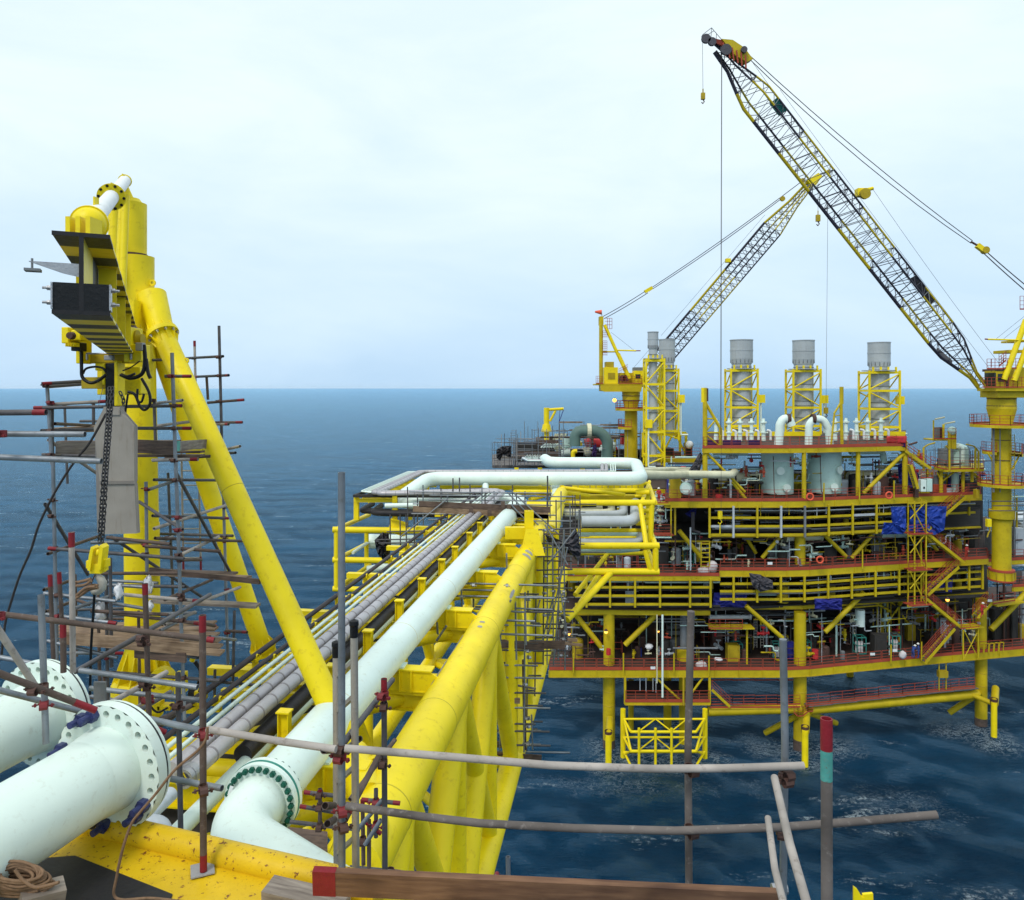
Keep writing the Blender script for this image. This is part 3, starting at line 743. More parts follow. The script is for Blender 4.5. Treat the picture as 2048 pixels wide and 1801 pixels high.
big = [B(9.9, -4.9, 5.7), B(32, -4.9, 5.7), P(1047, 1001, 38.2), P(772, 1003, 37.8), P(858, 957.5, 47.5), P(1283, 957.5, 47.5), P(1272, 927, 56.8), P(1100, 926, 57.5), P(1090, 919, 62)]
tb = run('export_pipe', 'largest mint white pipe running the length of the bridge and around the loop', 'pipe', big[:2] + [B(36.5, -4.9, 5.75)], .365, 'mint', 1.15, n=40, k=10)
MB().path(fillet([B(35, -4.9, 5.75), P(1040, 1004, 41.3), P(792, 1005, 41.3)] + big[4:], 1.15, 10), .43, 40).build('pipe_wall', M['mint'], tb)
MB().lathe(B(35, -4.9, 5.75), BD, [(-.7, .366), (0, .43)], 40).build('reducer', M['mint'], tb)
# elbow near the eye, its flange pair, gasket and studs
c = B(9.85, -4.9, 5.7)
mb = MB(); mb.path(fillet([c, B(9.0, -4.93, 5.74), B(8.35, -3.0, 6.15)], .80, 16), .385, 40); mb.build('elbow', M['mint_near'], tb)
for off, nm in ((.03, 'flange'), (-.10, 'flange')):
    mb = MB(); mb.lathe(c + BD * off, BD, [(-.045, .36), (-.045, .52), (.045, .52), (.045, .36)], 56, False); mb.build(nm, M['mint_near'], tb)
mb = MB(); mb.lathe(c - BD * .035, BD, [(-.018, .36), (-.018, .525), (.018, .525), (.018, .36)], 56, False); mb.build('gasket', M['green_gasket'], tb)
q = BD.to_track_quat('Z', 'Y')
for k in range(28):
    a = 2 * PI * k / 28; o = q @ V((math.cos(a), math.sin(a), 0)); hexbolt('stud_bolt', tb, c - BD * .145 + o * .462, -BD, .022, .07, 'bolt_green', 1.5)
    hexbolt('stud_bolt', tb, c + BD * .075 + o * .462, BD, .022, .07, 'bolt_green', 1.5)
for s_ in (12.6, 16.5, 20.5, 24.6, 28.8):
    MB().lathe(B(s_, -4.9, 5.7), BD, [(-.014, .364), (0, .3695), (.014, .364)], 40).build('weld_seam', M['cream'], tb)
# grey clad lines
for i, (u, r, dd, lab) in enumerate(((-6.52, .118, 0, 'outer of the two grey banded pipes beside the thin white lines'), (-6.20, .128, .45, 'inner of the two grey banded pipes nearest the big white pipe'))):
    hh = 5.62
    g = [B(10.2, u, hh), B(40.6 - dd, u, hh), P(742 + dd * 22, 986.5 + dd * 3, 40.2 - dd), P(838 + dd * 22, 944, 50.2 - dd), P(1213 - dd * 18, 943, 50.5 - dd), P(1212 - dd * 18, 922, 61 + dd), P(1056, 922, 61 + dd), P(1046, 917, 65 + dd)]
    run('clad_pipe', lab, 'pipe', g, r, 'cladding', .35, 'grey banded pipes along the bridge', n=20, bands=.5)
# three thin white lines and two black cables
for i, (u, lab) in enumerate(((-7.20, 'outermost thin white line on the bridge next to the black cables'), (-6.98, 'thin white line in the middle of the three on the bridge'), (-6.80, 'thin white line on the bridge closest to the grey banded pipes'))):
    dd = -.5 - .25 * (2 - i)
    g = [B(10.4, u, 5.78), B(40.6 - dd, u, 5.70), P(742 + dd * 22, 987 + dd * 3, 40.2 - dd), P(838 + dd * 22, 944, 50.2 - dd), P(1213 - dd * 18, 943, 50.5 - dd), P(1212 - dd * 18, 922, 61 + dd), P(1056, 922, 61 + dd), P(1046, 917, 65 + dd)]
    run('thin_pipe', lab, 'pipe', g, .042, 'mint', .25, 'thin white lines along the bridge', n=10)
for i, (u, lab) in enumerate(((-7.74, 'outermost of the two black cables clamped along the bridge edge'), (-7.36, 'inner black cable clamped along the bridge edge'))):
    g = [B(9.0, u, 5.72), B(18, u, 5.74), B(28, u, 5.72), B(42, u, 5.72), P(715 + 14 * i, 992, 42.0 - .6 * i), P(826 + 12 * i, 944, 51.5 - i * .4)]
    run('power_cable', lab, 'cable', g, .062 if i == 0 else .05, 'cable', .3, 'black cables along the bridge', n=10)
    # frayed sheath lumps
# medium white pipe, lower small pipe and the black wrapped duct
run('white_pipe', 'medium pale green pipe lying between the yellow stanchions and the grey banded pipes', 'pipe', [B(8.0, -6.05, 6.15), B(36, -6.05, 6.0), P(985, 1008, 39.5), P(770, 1012, 39.3)], .125, 'mint', .5, n=20)
run('white_pipe', 'small pale green pipe low under the others, next to the elbow', 'pipe', [B(7.6, -5.95, 6.75), B(30, -5.95, 6.75)], .075, 'mint', .5, n=14)
run('wrapped_duct', 'black wrapped duct in the shade under the grey banded pipes', 'duct', [B(11.5, -6.1, 6.0), B(38.5, -6.1, 6.0), P(905, 1027, 40.5), P(722, 1022, 41.2), P(745, 1008, 44.5)], .16, 'blackduct', .5, n=18)
run('wrapped_duct', 'second black wrapped duct turning back inside the loop', 'duct', [P(905, 1030, 40.0), P(745, 1026, 40.4), P(762, 1012, 43.5)], .17, 'blackduct', .5, n=18)
run('steel_pipe', 'bare bright steel pipe curving down beneath the flanged pipe', 'pipe', [B(9.6, -6.15, 5.62), B(8.9, -6.15, 5.64), P(235, 1640, 7.3), P(318, 1655, 7.0), P(335, 1705, 6.6)], .10, 'grey_light', .25, n=20)
# steel end collar where the grey cladding starts
for u in (-6.20,):
    mb = MB(); mb.lathe(B(10.1, u, 5.62), BD, [(-.12, .10), (-.12, .14), (-.02, .14), (-.02, .15), (.1, .15)], 24, False); tag(mb.build('pipe_clamp', M['steel_bare']), 'bright steel clamp at the near end of the inner grey banded pipe', 'clamp')

# ------------------------------------------------ expansion loop frame
lf = thing('loop_frame', P(980, 1150, 44), 'yellow tubular frame carrying the pipe loop at the far end of the bridge', 'frame')
def T(name, a, b, r, parent=lf, mat='yellow', n=16): return MB().tube(a, b, r, n).build(name, M[mat], parent)
# left wing
for y, r, x1 in ((1060, .17, 862), (1120, .16, 800), (1178, .15, 745)):
    T('horizontal_tube', P(666, y, 40), P(x1, y + 2, 40), r)
T('post', P(673, 1060, 40), P(673, 1178, 40), .14); T('post', P(733, 1062, 44), P(733, 1135, 44), .13)
for y0, y1 in ((1058, 1030), (1118, 1086), (1178, 1140)):
    T('depth_tube', P(676, y0, 40), P(738, y1, 47), .13)
T('brace', P(676, 1175, 40), P(740, 1130, 44), .11)
for x, y0, y1, d in ((713, 992, 1040, 41), (790, 990, 1052, 40.5), (741, 975, 1012, 46), (820, 1000, 1040, 44)):
    mb = MB(); mb.ibeam(P(x, y0, d), P(x, y1, d), .26, .26, .03, up=(0, 1, 0)); mb.build('post', M['yellow'], lf)
mb = MB(); mb.ibeam(P(779, 1050, 40.2), P(812, 1060, 40), .3, .7, .03); mb.build('bracket', M['yellow'], lf)
for a, b, w, hh in ((P(708, 992.5, 40.6), P(1000, 993.5, 40.6), .16, .14), (P(708, 992.5, 40.6), P(832, 948, 50.8), .14, .14), (P(832, 948, 50.8), P(1215, 948, 50.8), .14, .14), (P(1026, 934, 62), P(1210, 933.5, 62), .16, .16)):
    mb = MB(); mb.bar(a, b, w, hh); mb.build('rack_edge', M['dark_steel'], lf)
for k in range(9):
    f = k / 9; a = P(712 + 118 * f, 991 - 42 * f, 40.8 + 10 * f); b = a + V((2.0 + .1 * k, 0, 0))
    mb = MB(); mb.bar(a - V((0, 0, .28)), b - V((0, 0, .28)), .14, .2); mb.build('rack_beam', M['yellow'], lf)
for k in range(7):
    x = 900 + k * 45; T('rack_post', P(x, 951, 50), P(x, 975, 50), .12)
for x in (1033, 1080, 1165): mb = MB(); mb.ibeam(P(x, 936, 61.5), P(x, 952, 61.5), .35, .35, .04, up=(0, 1, 0)); mb.build('rack_post', M['yellow'], lf)
# right wing: near face at 46 m
for y, r, x0, x1, d in ((1006, .19, 1120, 1309, 46), (1092, .195, 1150, 1318, 44), (1144, .20, 1120, 1318, 44), (1062, .15, 1150, 1300, 48), (1076, .11, 1150, 1292, 47), (982, .18, 1160, 1303, 52), (1107, .14, 1150, 1302, 50), (993, .12, 1150, 1290, 50), (968, .16, 1200, 1300, 56)):
    T('horizontal_tube', P(x0, y, d), P(x1, y, d), r)
T('post', P(1304, 1004, 46), P(1300, 1092, 46), .17); T('post', P(1311, 1090, 44), P(1311, 1146, 44), .18); T('post', P(1296, 982, 52), P(1296, 1100, 52), .15)
T('depth_tube', P(1284, 1004, 46.5), P(1299, 964, 58), .13); T('depth_tube', P(1310, 1006, 46), P(1297, 968, 57), .15); T('depth_tube', P(1311, 1092, 44), P(1296, 1050, 52), .16)
T('depth_tube', P(1311, 1144, 44), P(1298, 1105, 51), .15)
for a, b in ((P(1280, 1006, 46), P(1292, 1090, 44.5)), (P(1290, 1100, 44), P(1301, 1142, 44)), (P(1278, 1006, 47), P(1290, 1060, 47))): T('brace', a, b, .15)
T('brace', P(1134, 1240, 41), P(1222, 1146, 44), .19); T('brace', P(1160, 1208, 44), P(1200, 1146, 47), .16); T('brace', P(1150, 1190, 46), P(1215, 1108, 50), .14)
for k in range(5):
    y = (1022, 1035, 1047, 1062, 985)[k]; T('cross_tube', P(1272, y, 48), P(1298, y, 48), .15)
mb = MB()
for k in range(12): mb.box(P(1150 + k * 12, 972, 53), .37, .12, .5)
mb.build('stiffened_girder', M['yellow'], lf)
T('bridge_neck', P(1098, 1068, 34), P(1118, 1000, 46), .42, n=24); T('bridge_neck', P(1110, 1002, 47), P(1112, 972, 50), .34, n=24)
for a, b, r in ((P(1120, 985, 48), P(1180, 992, 48), .12), (P(1030, 985, 45), P(1120, 985, 48), .16), (P(880, 975, 48), P(1100, 977, 48), .16), (P(1060, 1000, 46), P(1110, 985, 48), .14), (P(1120, 975, 50), P(1250, 990, 48), .12)): T('deck_tube', a, b, r)
mb = MB(); mb.box(P(1185, 1000, 49), 5.5, .2, .6); mb.build('girder', M['yellow_far'], lf)
for x in (1105,):
    T('strut', P(1092, 1080, 36), P(1065, 1250, 36), .30, n=20)
T('strut', P(1128, 1140, 42), P(1078, 1330, 37), .28, n=20); T('strut', P(1060, 1120, 33), P(1045, 1330, 33), .24, n=20); T('strut', P(1020, 1150, 30), P(1010, 1340, 30), .22)
# pipes inside the right wing
run('manifold_pipe', 'thick grey white pipe with an upturned end inside the yellow loop frame', 'pipe', [P(1163, 1043, 45.5), P(1271, 1043, 45.5), P(1271, 1006, 48.5)], .33, 'grey_light', .9, 'pipes inside the loop frame', n=24)
run('manifold_pipe', 'middle white pipe bending up inside the yellow loop frame', 'pipe', [P(1150, 1031, 47), P(1247, 1030, 47), P(1247, 1004, 50)], .27, 'grey_light', .8, 'pipes inside the loop frame', n=20)
run('manifold_pipe', 'yellow stained pipe bending up left in the loop frame', 'pipe', [P(1130, 1027, 48), P(1224, 1026, 48), P(1222, 1004, 51)], .24, 'cream', .7, 'pipes inside the loop frame', n=20)
run('manifold_pipe', 'smallest cream pipe bending up left in the loop frame', 'pipe', [P(1125, 1023, 49), P(1200, 1021, 49), P(1198, 1004, 52)], .2, 'cream', .6, 'pipes inside the loop frame', n=20)
run('manifold_pipe', 'lowest pale pipe just above the fourth yellow rail of the loop frame', 'pipe', [P(1155, 1084, 46), P(1278, 1083, 46), P(1280, 1070, 48)], .20, 'grey_light', .4, 'pipes inside the loop frame', n=20)
run('manifold_pipe', 'shaded pale pipe between the middle rails of the loop frame', 'pipe', [P(1155, 1069, 48), P(1278, 1069, 48)], .2, 'mint_dull', .4, 'pipes inside the loop frame', n=20)
run('manifold_pipe', 'big blue grey pipe sagging under the lower rail of the loop frame', 'pipe', [P(1150, 1099, 47), P(1240, 1099, 47), P(1275, 1096, 48)], .24, 'mint_dull', .4, 'pipes inside the loop frame', n=20)
run('white_pipe', 'short white vertical pipe behind the bridge scaffold', 'pipe', [P(1111, 970, 49), P(1111, 995, 46.5)], .27, 'mint', .4, n=20)
run('white_pipe', 'short white vertical pipe left of the scaffold planks', 'pipe', [P(971, 972, 47), P(971, 996, 44)], .20, 'mint', .4, n=20)
run('white_pipe', 'pale pipe low inside the left wing of the loop frame', 'pipe', [P(735, 1140, 43), P(860, 1120, 43)], .22, 'mint', .4, n=18)
run('white_pipe', 'pale thin pipe crossing the left wing of the loop frame', 'pipe', [P(706, 1106, 42), P(735, 1086, 44), P(775, 1086, 45), P(830, 1088, 45)], .09, 'mint', .3, n=12)
run('white_pipe', 'wide pale green pipe behind the dark sheeting in the left wing', 'pipe', [P(735, 1083, 47), P(830, 1085, 47)], .45, 'mint', .3, n=20)
# ================================================================== striped beam crane on the left
cr_ = thing('davit_crane', P(285, 1430, 16), 'tall yellow davit crane with a striped beam and two slanting struts on the left', 'crane')
def cy(name, prof, c, axis=(0, 0, 1), mat='yellow', n=32, parent=cr_):
    return MB().lathe(c, axis, prof, n).build(name, M[mat], parent)
def cz(y, d=16): return CAMZ - (y - HOR) * d / FPX
cx0 = (262 - 1024) * 16 / FPX; cx1 = (272 - 1024) * 16 / FPX; cx2 = (279 - 1024) * 16 / FPX
MB().tube(V((cx0, 16, cz(512))), V((cx0, 16, cz(408))), .31, 40).build('upper_column', M['yellow'], cr_)
mb = MB(); mb.tube(V((cx0, 16, cz(408))), V((cx0, 16, cz(398))), .25, 32, .17); mb.tube(V((cx0 - .05, 16, cz(405))), V((cx0 - .14, 15.9, cz(372))), .13, 20, .10); mb.build('head_casting', M['yellow'], cr_)
MB().tube(V((cx0, 16, cz(517))), V((cx0, 16, cz(509))), .325, 40).build('slewing_ring', M['coupler'], cr_)
MB().tube(V((cx1, 16, cz(665))), V((cx1, 16, cz(514))), .36, 40).build('middle_column', M['yellow'], cr_)
MB().tube(V((cx2, 16.1, cz(1050))), V((cx1 + .02, 16.05, cz(655))), .335, 40).build('lower_column', M['yellow'], cr_)
MB().tube(V((cx2 + .02, 16.1, cz(1340))), V((cx2, 16.1, cz(1050))), .35, 40).build('lower_column', M['yellow'], cr_)
MB().lathe(V((cx2, 16.1, cz(1084))), (0, 0, 1), [(-.02, .345), (0, .356), (.02, .345)], 40).build('weld_seam', seam, cr_)
bc = V((cx2 + .03, 16.1, 0))
MB().lathe(V((bc.x, bc.y, cz(1365))), (0, 0, 1), [(-.28, .45), (-.28, .62), (0, .62), (.08, .56), (.08, .3)], 12, False).build('base_ring', M['yellow'], cr_)
MB().tube(V((bc.x, bc.y, cz(1435))), V((bc.x, bc.y, cz(1365))), .40, 32).build('pedestal', M['yellow'], cr_)
for k in range(12):
    a = 2 * PI * k / 12; d = V((math.cos(a), math.sin(a), 0)); z0, z1 = cz(1362), cz(1300)
    mb = MB(); mb.poly([V((bc.x, bc.y, z0)) + d * .33, V((bc.x, bc.y, z0)) + d * .60, V((bc.x, bc.y, z1)) + d * .36, V((bc.x, bc.y, z1)) + d * .33], .03); mb.build('gusset', M['yellow'], cr_)
# struts
s1a, s1j, s1b = P(303, 592, 15.9), P(325, 668, 15.6), P(706, 1512, 12.6)
MB().tube(s1a, s1j, .30, 32, .235).build('strut_stub', M['yellow'], cr_)
MB().tube(s1j, s1b, .215, 36).build('strut', M['yellow'], cr_)
dj = (s1b - s1j).normalized()
MB().lathe(s1j, dj, [(-.06, .20), (-.06, .31), (-.01, .31), (-.01, .32), (.05, .32), (.05, .20)], 32, False).build('joint_flange', M['yellow'], cr_)
for k in range(10):
    a = 2 * PI * k / 10; q = dj.to_track_quat('Z', 'Y'); o = q @ V((math.cos(a), math.sin(a), 0))
    hexbolt('bolt', cr_, s1j + o * .275 + dj * .05, dj, .016, .06, 'steel_bare', 1.2)
    mb = MB(); mb.poly([s1j + o * .21 + dj * .05, s1j + o * .31 + dj * .05, s1j + o * .21 + dj * .30], .016, o.cross(dj)); mb.build('rib', M['yellow'], cr_)
    mb = MB(); mb.poly([s1j + o * .24 - dj * .06, s1j + o * .30 - dj * .06, s1j + o * .25 - dj * .28], .016, o.cross(dj)); mb.build('rib', M['yellow'], cr_)
mb = MB(); pm = s1j.lerp(s1b, .42); mb.lathe(pm, dj, [(-.01, .215), (0, .22), (.01, .215)], 32); mb.build('weld_seam', seam, cr_)
mb = MB(); pm = P(330, 705, 15.5); mb.lathe(s1j + dj * .75 + V((.22, 0, .03)), (0, 1, 0), [(-.02, .03), (-.02, .06), (.02, .06), (.02, .03)], 12, False); mb.lathe(P(305, 566, 15.9), (0, 1, 0), [(-.02, .03), (-.02, .07), (.02, .07), (.02, .03)], 12, False); mb.build('lifting_eye', M['yellow'], cr_)
s2a, s2b = P(318, 690, 16.4), P(527, 1300, 17.6)
MB().tube(s2a, s2b, .205, 32).build('strut', M['yellow'], cr_); d2 = (s2b - s2a).normalized()
MB().lathe(s2b, d2, [(-.08, .2), (-.08, .30), (-.03, .30), (-.03, .2)], 24, False).build('foot_flange', M['yellow'], cr_)
MB().lathe(s2b - d2 * .1, d2, [(.08, .2), (.08, .27), (.2, .27), (.2, .2)], 24, False).build('foot_flange', M['yellow'], cr_)
for k in range(8):
    a = 2 * PI * k / 8; o = d2.to_track_quat('Z', 'Y') @ V((math.cos(a), math.sin(a), 0)); mb = MB(); mb.poly([s2b + o * .2 - d2 * .08, s2b + o * .3 - d2 * .08, s2b + o * .2 - d2 * .3], .016, o.cross(d2)); mb.build('rib', M['yellow'], cr_)
MB().tube(P(300, 700, 16.2), P(318, 690, 16.4), .28, 20).build('strut_stub', M['yellow'], cr_)
# foot of the near strut: stub, flange and gussets on the bridge
MB().tube(s1b, P(735, 1600, 11.4), .27, 24).build('strut_foot', M['yellow'], cr_)
MB().lathe(P(715, 1530, 12.3), dj, [(0, .2), (0, .33), (.05, .33), (.05, .2)], 24, False).build('foot_flange', M['yellow'], cr_)
# striped I beam pointing at the eye
bD = V(((308 - 1024) / FPX, 1, 0)).normalized(); bR = V((bD.y, -bD.x, 0))
n0 = V(((163 - 1024) * 5.5 / FPX, 5.5, 0)); zt, zb = cz(467, 5.5), cz(630, 5.5)
lenb = 10.6
mb = MB(); mids = (zt + zb) / 2
nseg = 22
stripe = [M['yellow'], M['stripe_dark']]
for k in range(nseg):
    a = n0 + bD * (lenb * k / nseg); b = n0 + bD * (lenb * (k + 1) / nseg); mb.m = 1 - k % 2 if k > 0 else 1
    mb.bar(V((a.x, a.y, zt - .012)), V((b.x, b.y, zt - .012)), .37, .024); mb.bar(V((a.x, a.y, zb + .012)), V((b.x, b.y, zb + .012)), .37, .024)
for k in range(11):
    a = n0 + bD * (lenb * k / 11); b = n0 + bD * (lenb * (k + 1) / 11); mb.m = k % 2
    mb.bar(V((a.x, a.y, mids)), V((b.x, b.y, mids)), .022, zt - zb - .05)
mb.build('striped_beam', stripe, cr_)
mb = MB(); f = n0 - bD * .012; R_ = bR
mb.box(V((f.x, f.y, zt - .014)), .372, .02, .03, bR, bD); mb.box(V((f.x, f.y, zb + .014)), .372, .02, .03, bR, bD); mb.box(V((f.x, f.y, mids)), .03, .02, zt - zb, bR, bD)
mb.build('beam_nose', M['black_paint'], cr_)
for k in range(3):
    a = n0 + bD * (1.6 + k * 2.4)
    for sg in (-1, 1): MB().box(a + bR * sg * .09 + V((0, 0, mids)), .15, .02, zt - zb - .06, bR, bD).build('stiffener', M['yellow'], cr_)
# end stop block with bolts
bk = n0 + bD * .06
tblk = MB(); tblk.box(V((bk.x, bk.y, cz(595, 5.5))), .355, .16, .20, bR, bD); tblk.build('end_stop', M['hose'], cr_)
for sg in (-1, 1):
    mb = MB(); mb.box(V((bk.x, bk.y, cz(594, 5.5))) + bR * sg * .186, .012, .18, .19, bR, bD); mb.build('clamp_plate', M['steel_bare'], cr_)
    for dz in (-.05, .055):
        hexbolt('bolt', cr_, V((bk.x, bk.y, cz(594, 5.5) + dz)) + bR * sg * .192 - bD * .05, bR * sg, .010, .055, 'steel_bare', 1.1)
# lamp arm
ap = n0 + bD * .02; az = cz(528, 5.5)
mb = MB(); mb.poly([V((ap.x, ap.y, az)), V((ap.x, ap.y, az - .10)), V((ap.x, ap.y, az - .075)) - bR * .12, V((ap.x, ap.y, az - .005)) - bR * .33, V((ap.x, ap.y, az)) - bR * .33], .012, bD); mb.build('lamp_bracket', M['steel_bare'], cr_)
mb = MB(); mb.tube(V((ap.x, ap.y, az + .02)) - bR * .31, V((ap.x, ap.y, az - .06)) - bR * .31, .008, 8); mb.box(V((ap.x, ap.y, az - .065)) - bR * .305, .10, .10, .018, bR, bD); mb.build('flat_lamp', M['grey'], cr_)
# inclined pipe boom from column head to the beam nose
ba, bb = P(179, 447, 7.9), P(250, 362, 16.0); bd = (bb - ba).normalized()
MB().path([ba, ba.lerp(bb, .5), bb], .1, 28, rs=[.10, .108, .115]).build('boom_pipe', M['white'], cr_)
def bring(f, r, t, mat='yellow'): MB().lathe(ba.lerp(bb, f), bd, [(-t, .09), (-t, r), (t, r), (t, .09)], 28, False).build('boom_flange', M[mat], cr_)
bring(0.0, .185, .03); bring(.005, .175, .05); bring(.44, .20, .012); bring(.452, .20, .012); bring(.995, .135, .05)
for k in range(10):
    a = 2 * PI * k / 10; o = bd.to_track_quat('Z', 'Y') @ V((math.cos(a), math.sin(a), 0)); hexbolt('bolt', cr_, ba.lerp(bb, .4385) + o * .172, -bd, .012, .035, 'hose', 1.5)
MB().sphere(ba - bd * .02, .17, 24).build('boom_end_dome', M['yellow'], cr_)
for dx in (-.12, -.02, .08):
    c = P(172, 452, 7.5) + V((dx, 0, -.03)); MB().box(c, .045, .22, .20).build('end_lug', M['yellow'], cr_)
for f, hgt in ((.13, .12), (.46, .10), (.52, .09), (.96, .05)):
    c = ba.lerp(bb, f) + V((-.02, 0, .13)); MB().box(c, .018, .10, hgt).build('lug', M['yellow'], cr_)
for (x0, y0, x1, y1, r) in ((251, 392, 244, 582, .075), (243, 395, 236, 560, .05)):
    MB().tube(P(x0, y0, 14.8), P(x1, y1, 14.4), r, 16).build('hanger_tube', M['yellow'], cr_)
MB().tube(P(226, 408, 15.6), P(229, 560, 15.4), .10, 16).build('hanger_tube', M['yellow'], cr_)
for (x0, y0, x1, y1) in ((170, 478, 205, 565), (178, 490, 172, 560)):
    MB().tube(P(x0, y0, 7.4), P(x1, y1, 7.4), .012, 8).build('wire', M['grey'], cr_)
MB().box(V((cx0 + .02, 15.7, cz(640))), .10, .5, .9).build('beam_bracket', M['yellow'], cr_)
MB().box(P(268, 650, 15.4), .14, .3, 1.0).build('beam_bracket', M['yellow'], cr_)

# trolley hoist under the beam
hz = thing('trolley_hoist', P(215, 740, 12.4), 'yellow trolley hoist with motor and hydraulic hoses under the striped beam', 'hoist')
def hb(name, x0, y0, x1, y1, d, dep, mat='yellow', parent=hz):
    a, b = P(x0, y0, d), P(x1, y1, d); c = (a + b) / 2
    mb = MB(); mb.box(c, abs(b.x - a.x), dep, abs(a.z - b.z)); o = mb.build(name, M[mat], parent)
    m = o.modifiers.new('bevel', 'BEVEL'); m.width = .012; m.segments = 2; return o
hb('motor', 134, 656, 148, 688, 11.6, .30); hb('motor', 150, 662, 168, 682, 11.6, .22)
MB().lathe(P(143, 672, 11.4), (0, 1, 0), [(-.06, .001), (-.06, .05), (.02, .06)], 16).build('motor_cap', M['coupler'], hz)
mb = MB()
for k in range(6): mb.box(P(137 + k * 3.2, 690, 11.5), .006, .16, .06)
mb.build('motor_fins', M['yellow'], hz)
hb('junction_box', 149, 686, 167, 703, 11.7, .2, 'hose')
hb('side_plate', 164, 676, 172, 728, 12, .35); hb('side_plate', 262, 656, 272, 725, 12, .45); hb('side_plate', 270, 690, 292, 724, 12, .3)
hb('frame', 170, 707, 268, 727, 12.3, .35, 'yellow_dull'); hb('frame', 200, 722, 232, 742, 12.3, .3)
hb('frame', 205, 735, 290, 790, 12.9, .35); hb('hoist_body', 176, 755, 218, 778, 12.4, .4, 'yellow_dull'); hb('hoist_body', 240, 760, 292, 788, 12.7, .35)
hb('guide_channel', 217, 727, 238, 814, 12.1, .2, 'hose'); hb('guide_cheek', 236, 722, 243, 812, 12.1, .24); hb('guide_cheek', 212, 728, 217, 770, 12.1, .24)
hb('guard_bar', 173, 706, 264, 709, 11.8, .05, 'steel_bare'); hb('guard_bar', 173, 707, 176, 721, 11.8, .05, 'steel_bare'); hb('guard_bar', 261, 707, 264, 720, 11.8, .05, 'steel_bare')
hb('control_box', 210, 711, 227, 721, 11.75, .08, 'concrete'); hb('valve', 274, 686, 288, 702, 11.7, .12, 'concrete')
MB().tube(P(219, 705, 11.7), P(219, 697, 11.7), .012, 8).tube(P(213, 696, 11.7), P(227, 696, 11.7), .012, 8).build('tap', M['steel_bare'], hz)
for x, y in ((160, 690), (270, 672), (280, 680)):
    MB().lathe(P(x, y, 12), (1, 0, 0), [(-.05, .001), (-.05, .09), (.05, .09), (.05, .001)], 16).build('wheel', M['yellow_dull'], hz)
MB().lathe(P(250, 668, 12.8), (0, 1, 0), [(-.2, .001), (-.2, .17), (.2, .17)], 20).build('drum', M['coupler'], hz)
def hose(parent, pts, r=.022, mat='hose', name='hose'):
    pts = [V(p) for p in pts]; out = []
    for i in range(len(pts) - 1):
        p0 = pts[max(i - 1, 0)]; p1 = pts[i]; p2 = pts[i + 1]; p3 = pts[min(i + 2, len(pts) - 1)]
        for k in range(6):
            t = k / 6; out.append(.5 * ((2 * p1) + (p2 - p0) * t + (2 * p0 - 5 * p1 + 4 * p2 - p3) * t * t + (3 * p1 - p0 - 3 * p2 + p3) * t ** 3))
    out.append(pts[-1]); return MB().path(out, r, 10).build(name, M[mat], parent)
PX = lambda lst, d: [P(x, y, d) for x, y in lst]
hose(hz, PX([(163, 700), (163, 735), (165, 755), (180, 766), (196, 762), (212, 750)], 11.8), .026)
hose(hz, PX([(212, 745), (206, 737), (190, 734), (172, 738), (166, 748)], 11.9), .018)
hose(hz, PX([(215, 752), (208, 738), (196, 733)], 11.9), .008)
hose(hz, PX([(288, 690), (290, 722), (284, 748), (262, 757), (242, 750)], 11.7), .03)
hose(hz, PX([(292, 718), (296, 745), (301, 757)], 11.7), .028)
hose(hz, PX([(283, 757), (298, 785), (300, 808), (290, 820), (280, 813), (270, 790), (256, 784)], 11.7), .022)
hose(hz, PX([(256, 788), (252, 815), (250, 836)], 11.7), .016); hose(hz, PX([(275, 778), (275, 800), (283, 804), (288, 788)], 11.7), .018)
hose(hz, PX([(245, 742), (262, 735), (280, 722)], 11.7), .010); hose(hz, PX([(240, 750), (255, 753), (270, 748)], 11.6), .02)
# chain, its links one by one
link_me = {}
def chain(parent, pts, lk=.115, wire=.012, wid=.036, mat='chain'):
    k = (mat, lk)
    if k not in link_me:
        pts_ = []
        for i in range(16):
            t = 2 * PI * i / 16; x = wid * math.cos(t); z = (lk / 2 - wid) * (1 if math.sin(t) > 0 else -1) * (abs(math.sin(t)) > .01) + wid * math.sin(t)
            pts_.append(V((x, 0, z)))
        m = MB(); m.path(pts_ + [pts_[0]], wire, 6, caps=False)
        me = bpy.data.meshes.new('chain_link'); me.from_pydata(m.v, [], m.f); me.polygons.foreach_set('use_smooth', m.sm); me.materials.append(M[mat]); link_me[k] = me
    pts = [V(p) for p in pts]; tot = sum((b - a).length for a, b in zip(pts[:-1], pts[1:])); stp = lk - wire * 2.1; n = int(tot / stp); acc = 0
    for i in range(n):
        s = (i + .5) * stp; j = 0; r = s
        while j < len(pts) - 2 and r > (pts[j + 1] - pts[j]).length: r -= (pts[j + 1] - pts[j]).length; j += 1
        d = (pts[j + 1] - pts[j]).normalized(); p = pts[j] + d * r
        q = d.to_track_quat('Z', 'Y') @ Quaternion((0, 0, 1), (i % 2) * PI / 2 + .5 + random.uniform(-.15, .15))
        o = bpy.data.objects.new('chain_link', link_me[k]); COL.objects.link(o); o.parent = parent; o.matrix_local = Matrix.LocRotScale(p - wloc(parent), q, V((1, 1, 1)))
ct = thing('load_chain', P(207, 1090, 9.0), 'heavy steel load chain hanging in front of the grey chain bag', 'chain')
for dx in (-3, 3.5):
    chain(ct, [P(222 + dx, 775, 9.4), P(217 + dx, 850, 9.2), P(209 + dx, 960, 9.0), P(201 + dx, 1092, 9.0)], .062, .0075, .019)
ct2 = thing('slack_chain', P(247, 800, 11.6), 'short slack chain beside the hoist hoses', 'chain')
chain(ct2, [P(240, 784, 11.6), P(247, 800, 11.6), P(246, 830, 11.6)], .08, .009, .022)
